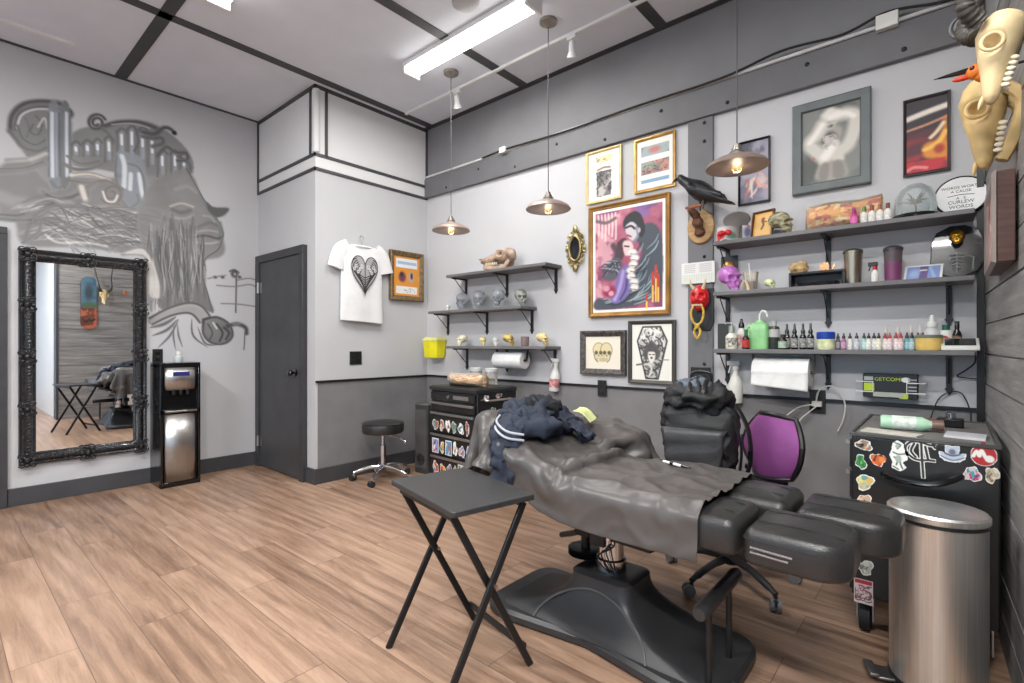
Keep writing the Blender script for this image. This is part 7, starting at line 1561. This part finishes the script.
part(MB().tube([(0, -.07, -.165), (0, -.07, -.195)], .016, 12), 'rope_knot', rope, om)
# ---- sockets and switch plates
def plate(name, label, mx, w_, h_, cat='socket'):
    t = thing(name, label, cat, mx.translation); m = Tm(*(-mx.translation)) @ mx
    part(MB(m).box(-w_/2, w_/2, -.007, 0, -h_/2, h_/2), 'plate', black_m, t, bevel=.002)
    for s in (-1, 1): part(MB(m).box(-w_*.22, w_*.22, -.010, -.006, s*h_*.22-h_*.14, s*h_*.22+h_*.14), 'outlet', black_gl, t, bevel=.002)
    return t
p = on(603, 388, y=YB); plate('power_socket', 'black wall socket on the rail below the skull drawing', Tm(p.x, YB-.011, p.z), .075, .12)
p = on(355.5, 358, x=XD); plate('power_socket', 'black wall socket below the hanging white T-shirt', Tm(XD, p.y, p.z) @ Rm(PI/2, 'Z'), .12, .12)
p = on(157.5, 356, x=XL); plate('power_socket', 'black wall socket behind the top of the water dispenser', Tm(XL, p.y, p.z) @ Rm(PI/2, 'Z'), .075, .12)
p = on(702, 374, y=YB); plate('switch_plate', 'dark three-switch plate on the post above the backpack', Tm(p.x, YB-.021, p.z), .13, .09, 'switch')
p = on(818, 401, y=YB); pl_ = plate('power_socket', 'black wall socket with grey plug and cables behind the purple chair', Tm(p.x, YB-.011, p.z), .08, .13)
gcab = M('grey_cable', (.72, .71, .68), .5)
def cable(label, pts, r=.004, m=gcab, name='cable'):
    w_ = [on(a, b, y=c) for a, b, c in pts]; return single(MB().tube(spline(w_, 8), r, 8), name, m, label, 'cable')
yc = YB-.03
cable('grey cable curving from the socket down behind the purple chair', [(816, 404, yc), (800, 407, yc-.04), (790, 413, yc-.08), (780, 422, yc-.1)])
cable('second grey cable from the socket looping down to the purple chair', [(818, 405, yc), (808, 413, yc-.05), (800, 420, yc-.09), (798, 430, yc-.12)])
cable('grey cable arching above the socket toward the hanging end', [(816, 402, yc), (819, 391, yc-.01), (828, 386, yc-.01), (838, 390, yc-.01), (845, 404, yc-.01), (843, 420, yc-.02), (838, 431, yc-.02)])
single(MB().cbox(on(817, 404, y=YB-.03), .05, .028, .03), 'power_plug', M('plug_grey', (.74, .73, .70), .5), 'pale grey plug in the socket behind the purple chair', 'plug', bevel=.004)
cable('black cable hanging from the control unit to the plank wall corner', [(974, 350, YB-.07), (975, 362, YB-.04), (966, 370, YB-.02), (957, 376, YB-.02), (968, 378, YB-.02), (980, 379, YB-.02)], .003, rubber)
cable('black cable looping below the right shelf bracket onto the cart', [(930, 420, YB-.12), (938, 400, YB-.03), (950, 392, YB-.02), (962, 394, YB-.03), (970, 410, YB-.1), (971, 421, YB-.14)], .003, rubber)
# ---- things on the right cart and the drape
cz_ = cz-.006
gb2 = thing('green_spray_bottle', 'pale green bottle with a brown cap lying on the black cart', 'bottle', (-.13, 2.72, cz_+.03), .12)
mY = Rm(PI/2, 'Y')
part(MB(mY).lathe([(0, -.10), (.026, -.10), (.03, -.092), (.03, .04), (.018, .065), (.016, .075)], n=24), 'bottle', M('mint_plastic', (.68, .84, .72), .35, var=.1), gb2); part(MB(mY).lathe([(.0305, -.06), (.0305, .02)], n=24), 'label', M('mint_label', (.82, .86, .82), .4, var=.15, scale=30), gb2)
part(MB(mY).lathe([(.02, .072), (.022, .08), (.022, .11), (0, .112)], n=18), 'cap', M('cap_brown', (.42, .32, .28), .4), gb2)
single(MB().prism([(-.285, 2.56), (-.10, 2.53), (-.08, 2.60), (-.27, 2.66)], cz_, cz_+.006), 'paper_pad', M('cart_paper', (.74, .72, .68), .7, var=.08), 'flat pale paper at the front left of the black cart top', 'paper')
single(MB().prism([(-.02, 2.62), (.10, 2.60), (.11, 2.74), (-.01, 2.76)], cz_, cz_+.008), 'clear_folder', M('folder_white', (.80, .80, .82), .3), 'white sheet lying at the right of the black cart top', 'paper')
tm_ = thing('tattoo_machine', 'small dark metal device standing at the back of the black cart', 'device', (.0, 2.95, cz_)); part(MB().cbox((0, 0, .02), .09, .06, .04), 'body', black_mt, tm_, bevel=.006); part(MB().lathe([(.018, .04), (.018, .065), (.012, .07), (0, .071)], n=18), 'knob', chrome, tm_); part(MB().cbox((-.07, .01, .015), .04, .05, .03), 'clip', M('clip_red', (.45, .28, .26), .5), tm_, bevel=.004)
pe = thing('marker_pen', 'white and black pen lying across the drape of the tattoo chair', 'pen', (-.855, 2.02, .683), -.35)
part(MB(mY).lathe([(0, -.075), (.005, -.07), (.006, -.02), (.006, .03)], n=12), 'barrel', white_pl, pe); part(MB(mY).lathe([(.0065, .03), (.0065, .07), (.004, .078), (0, .079)], n=12), 'cap', black_gl, pe); part(MB(mY).lathe([(.0066, -.03), (.0066, -.012)], n=12), 'grip', black_gl, pe)
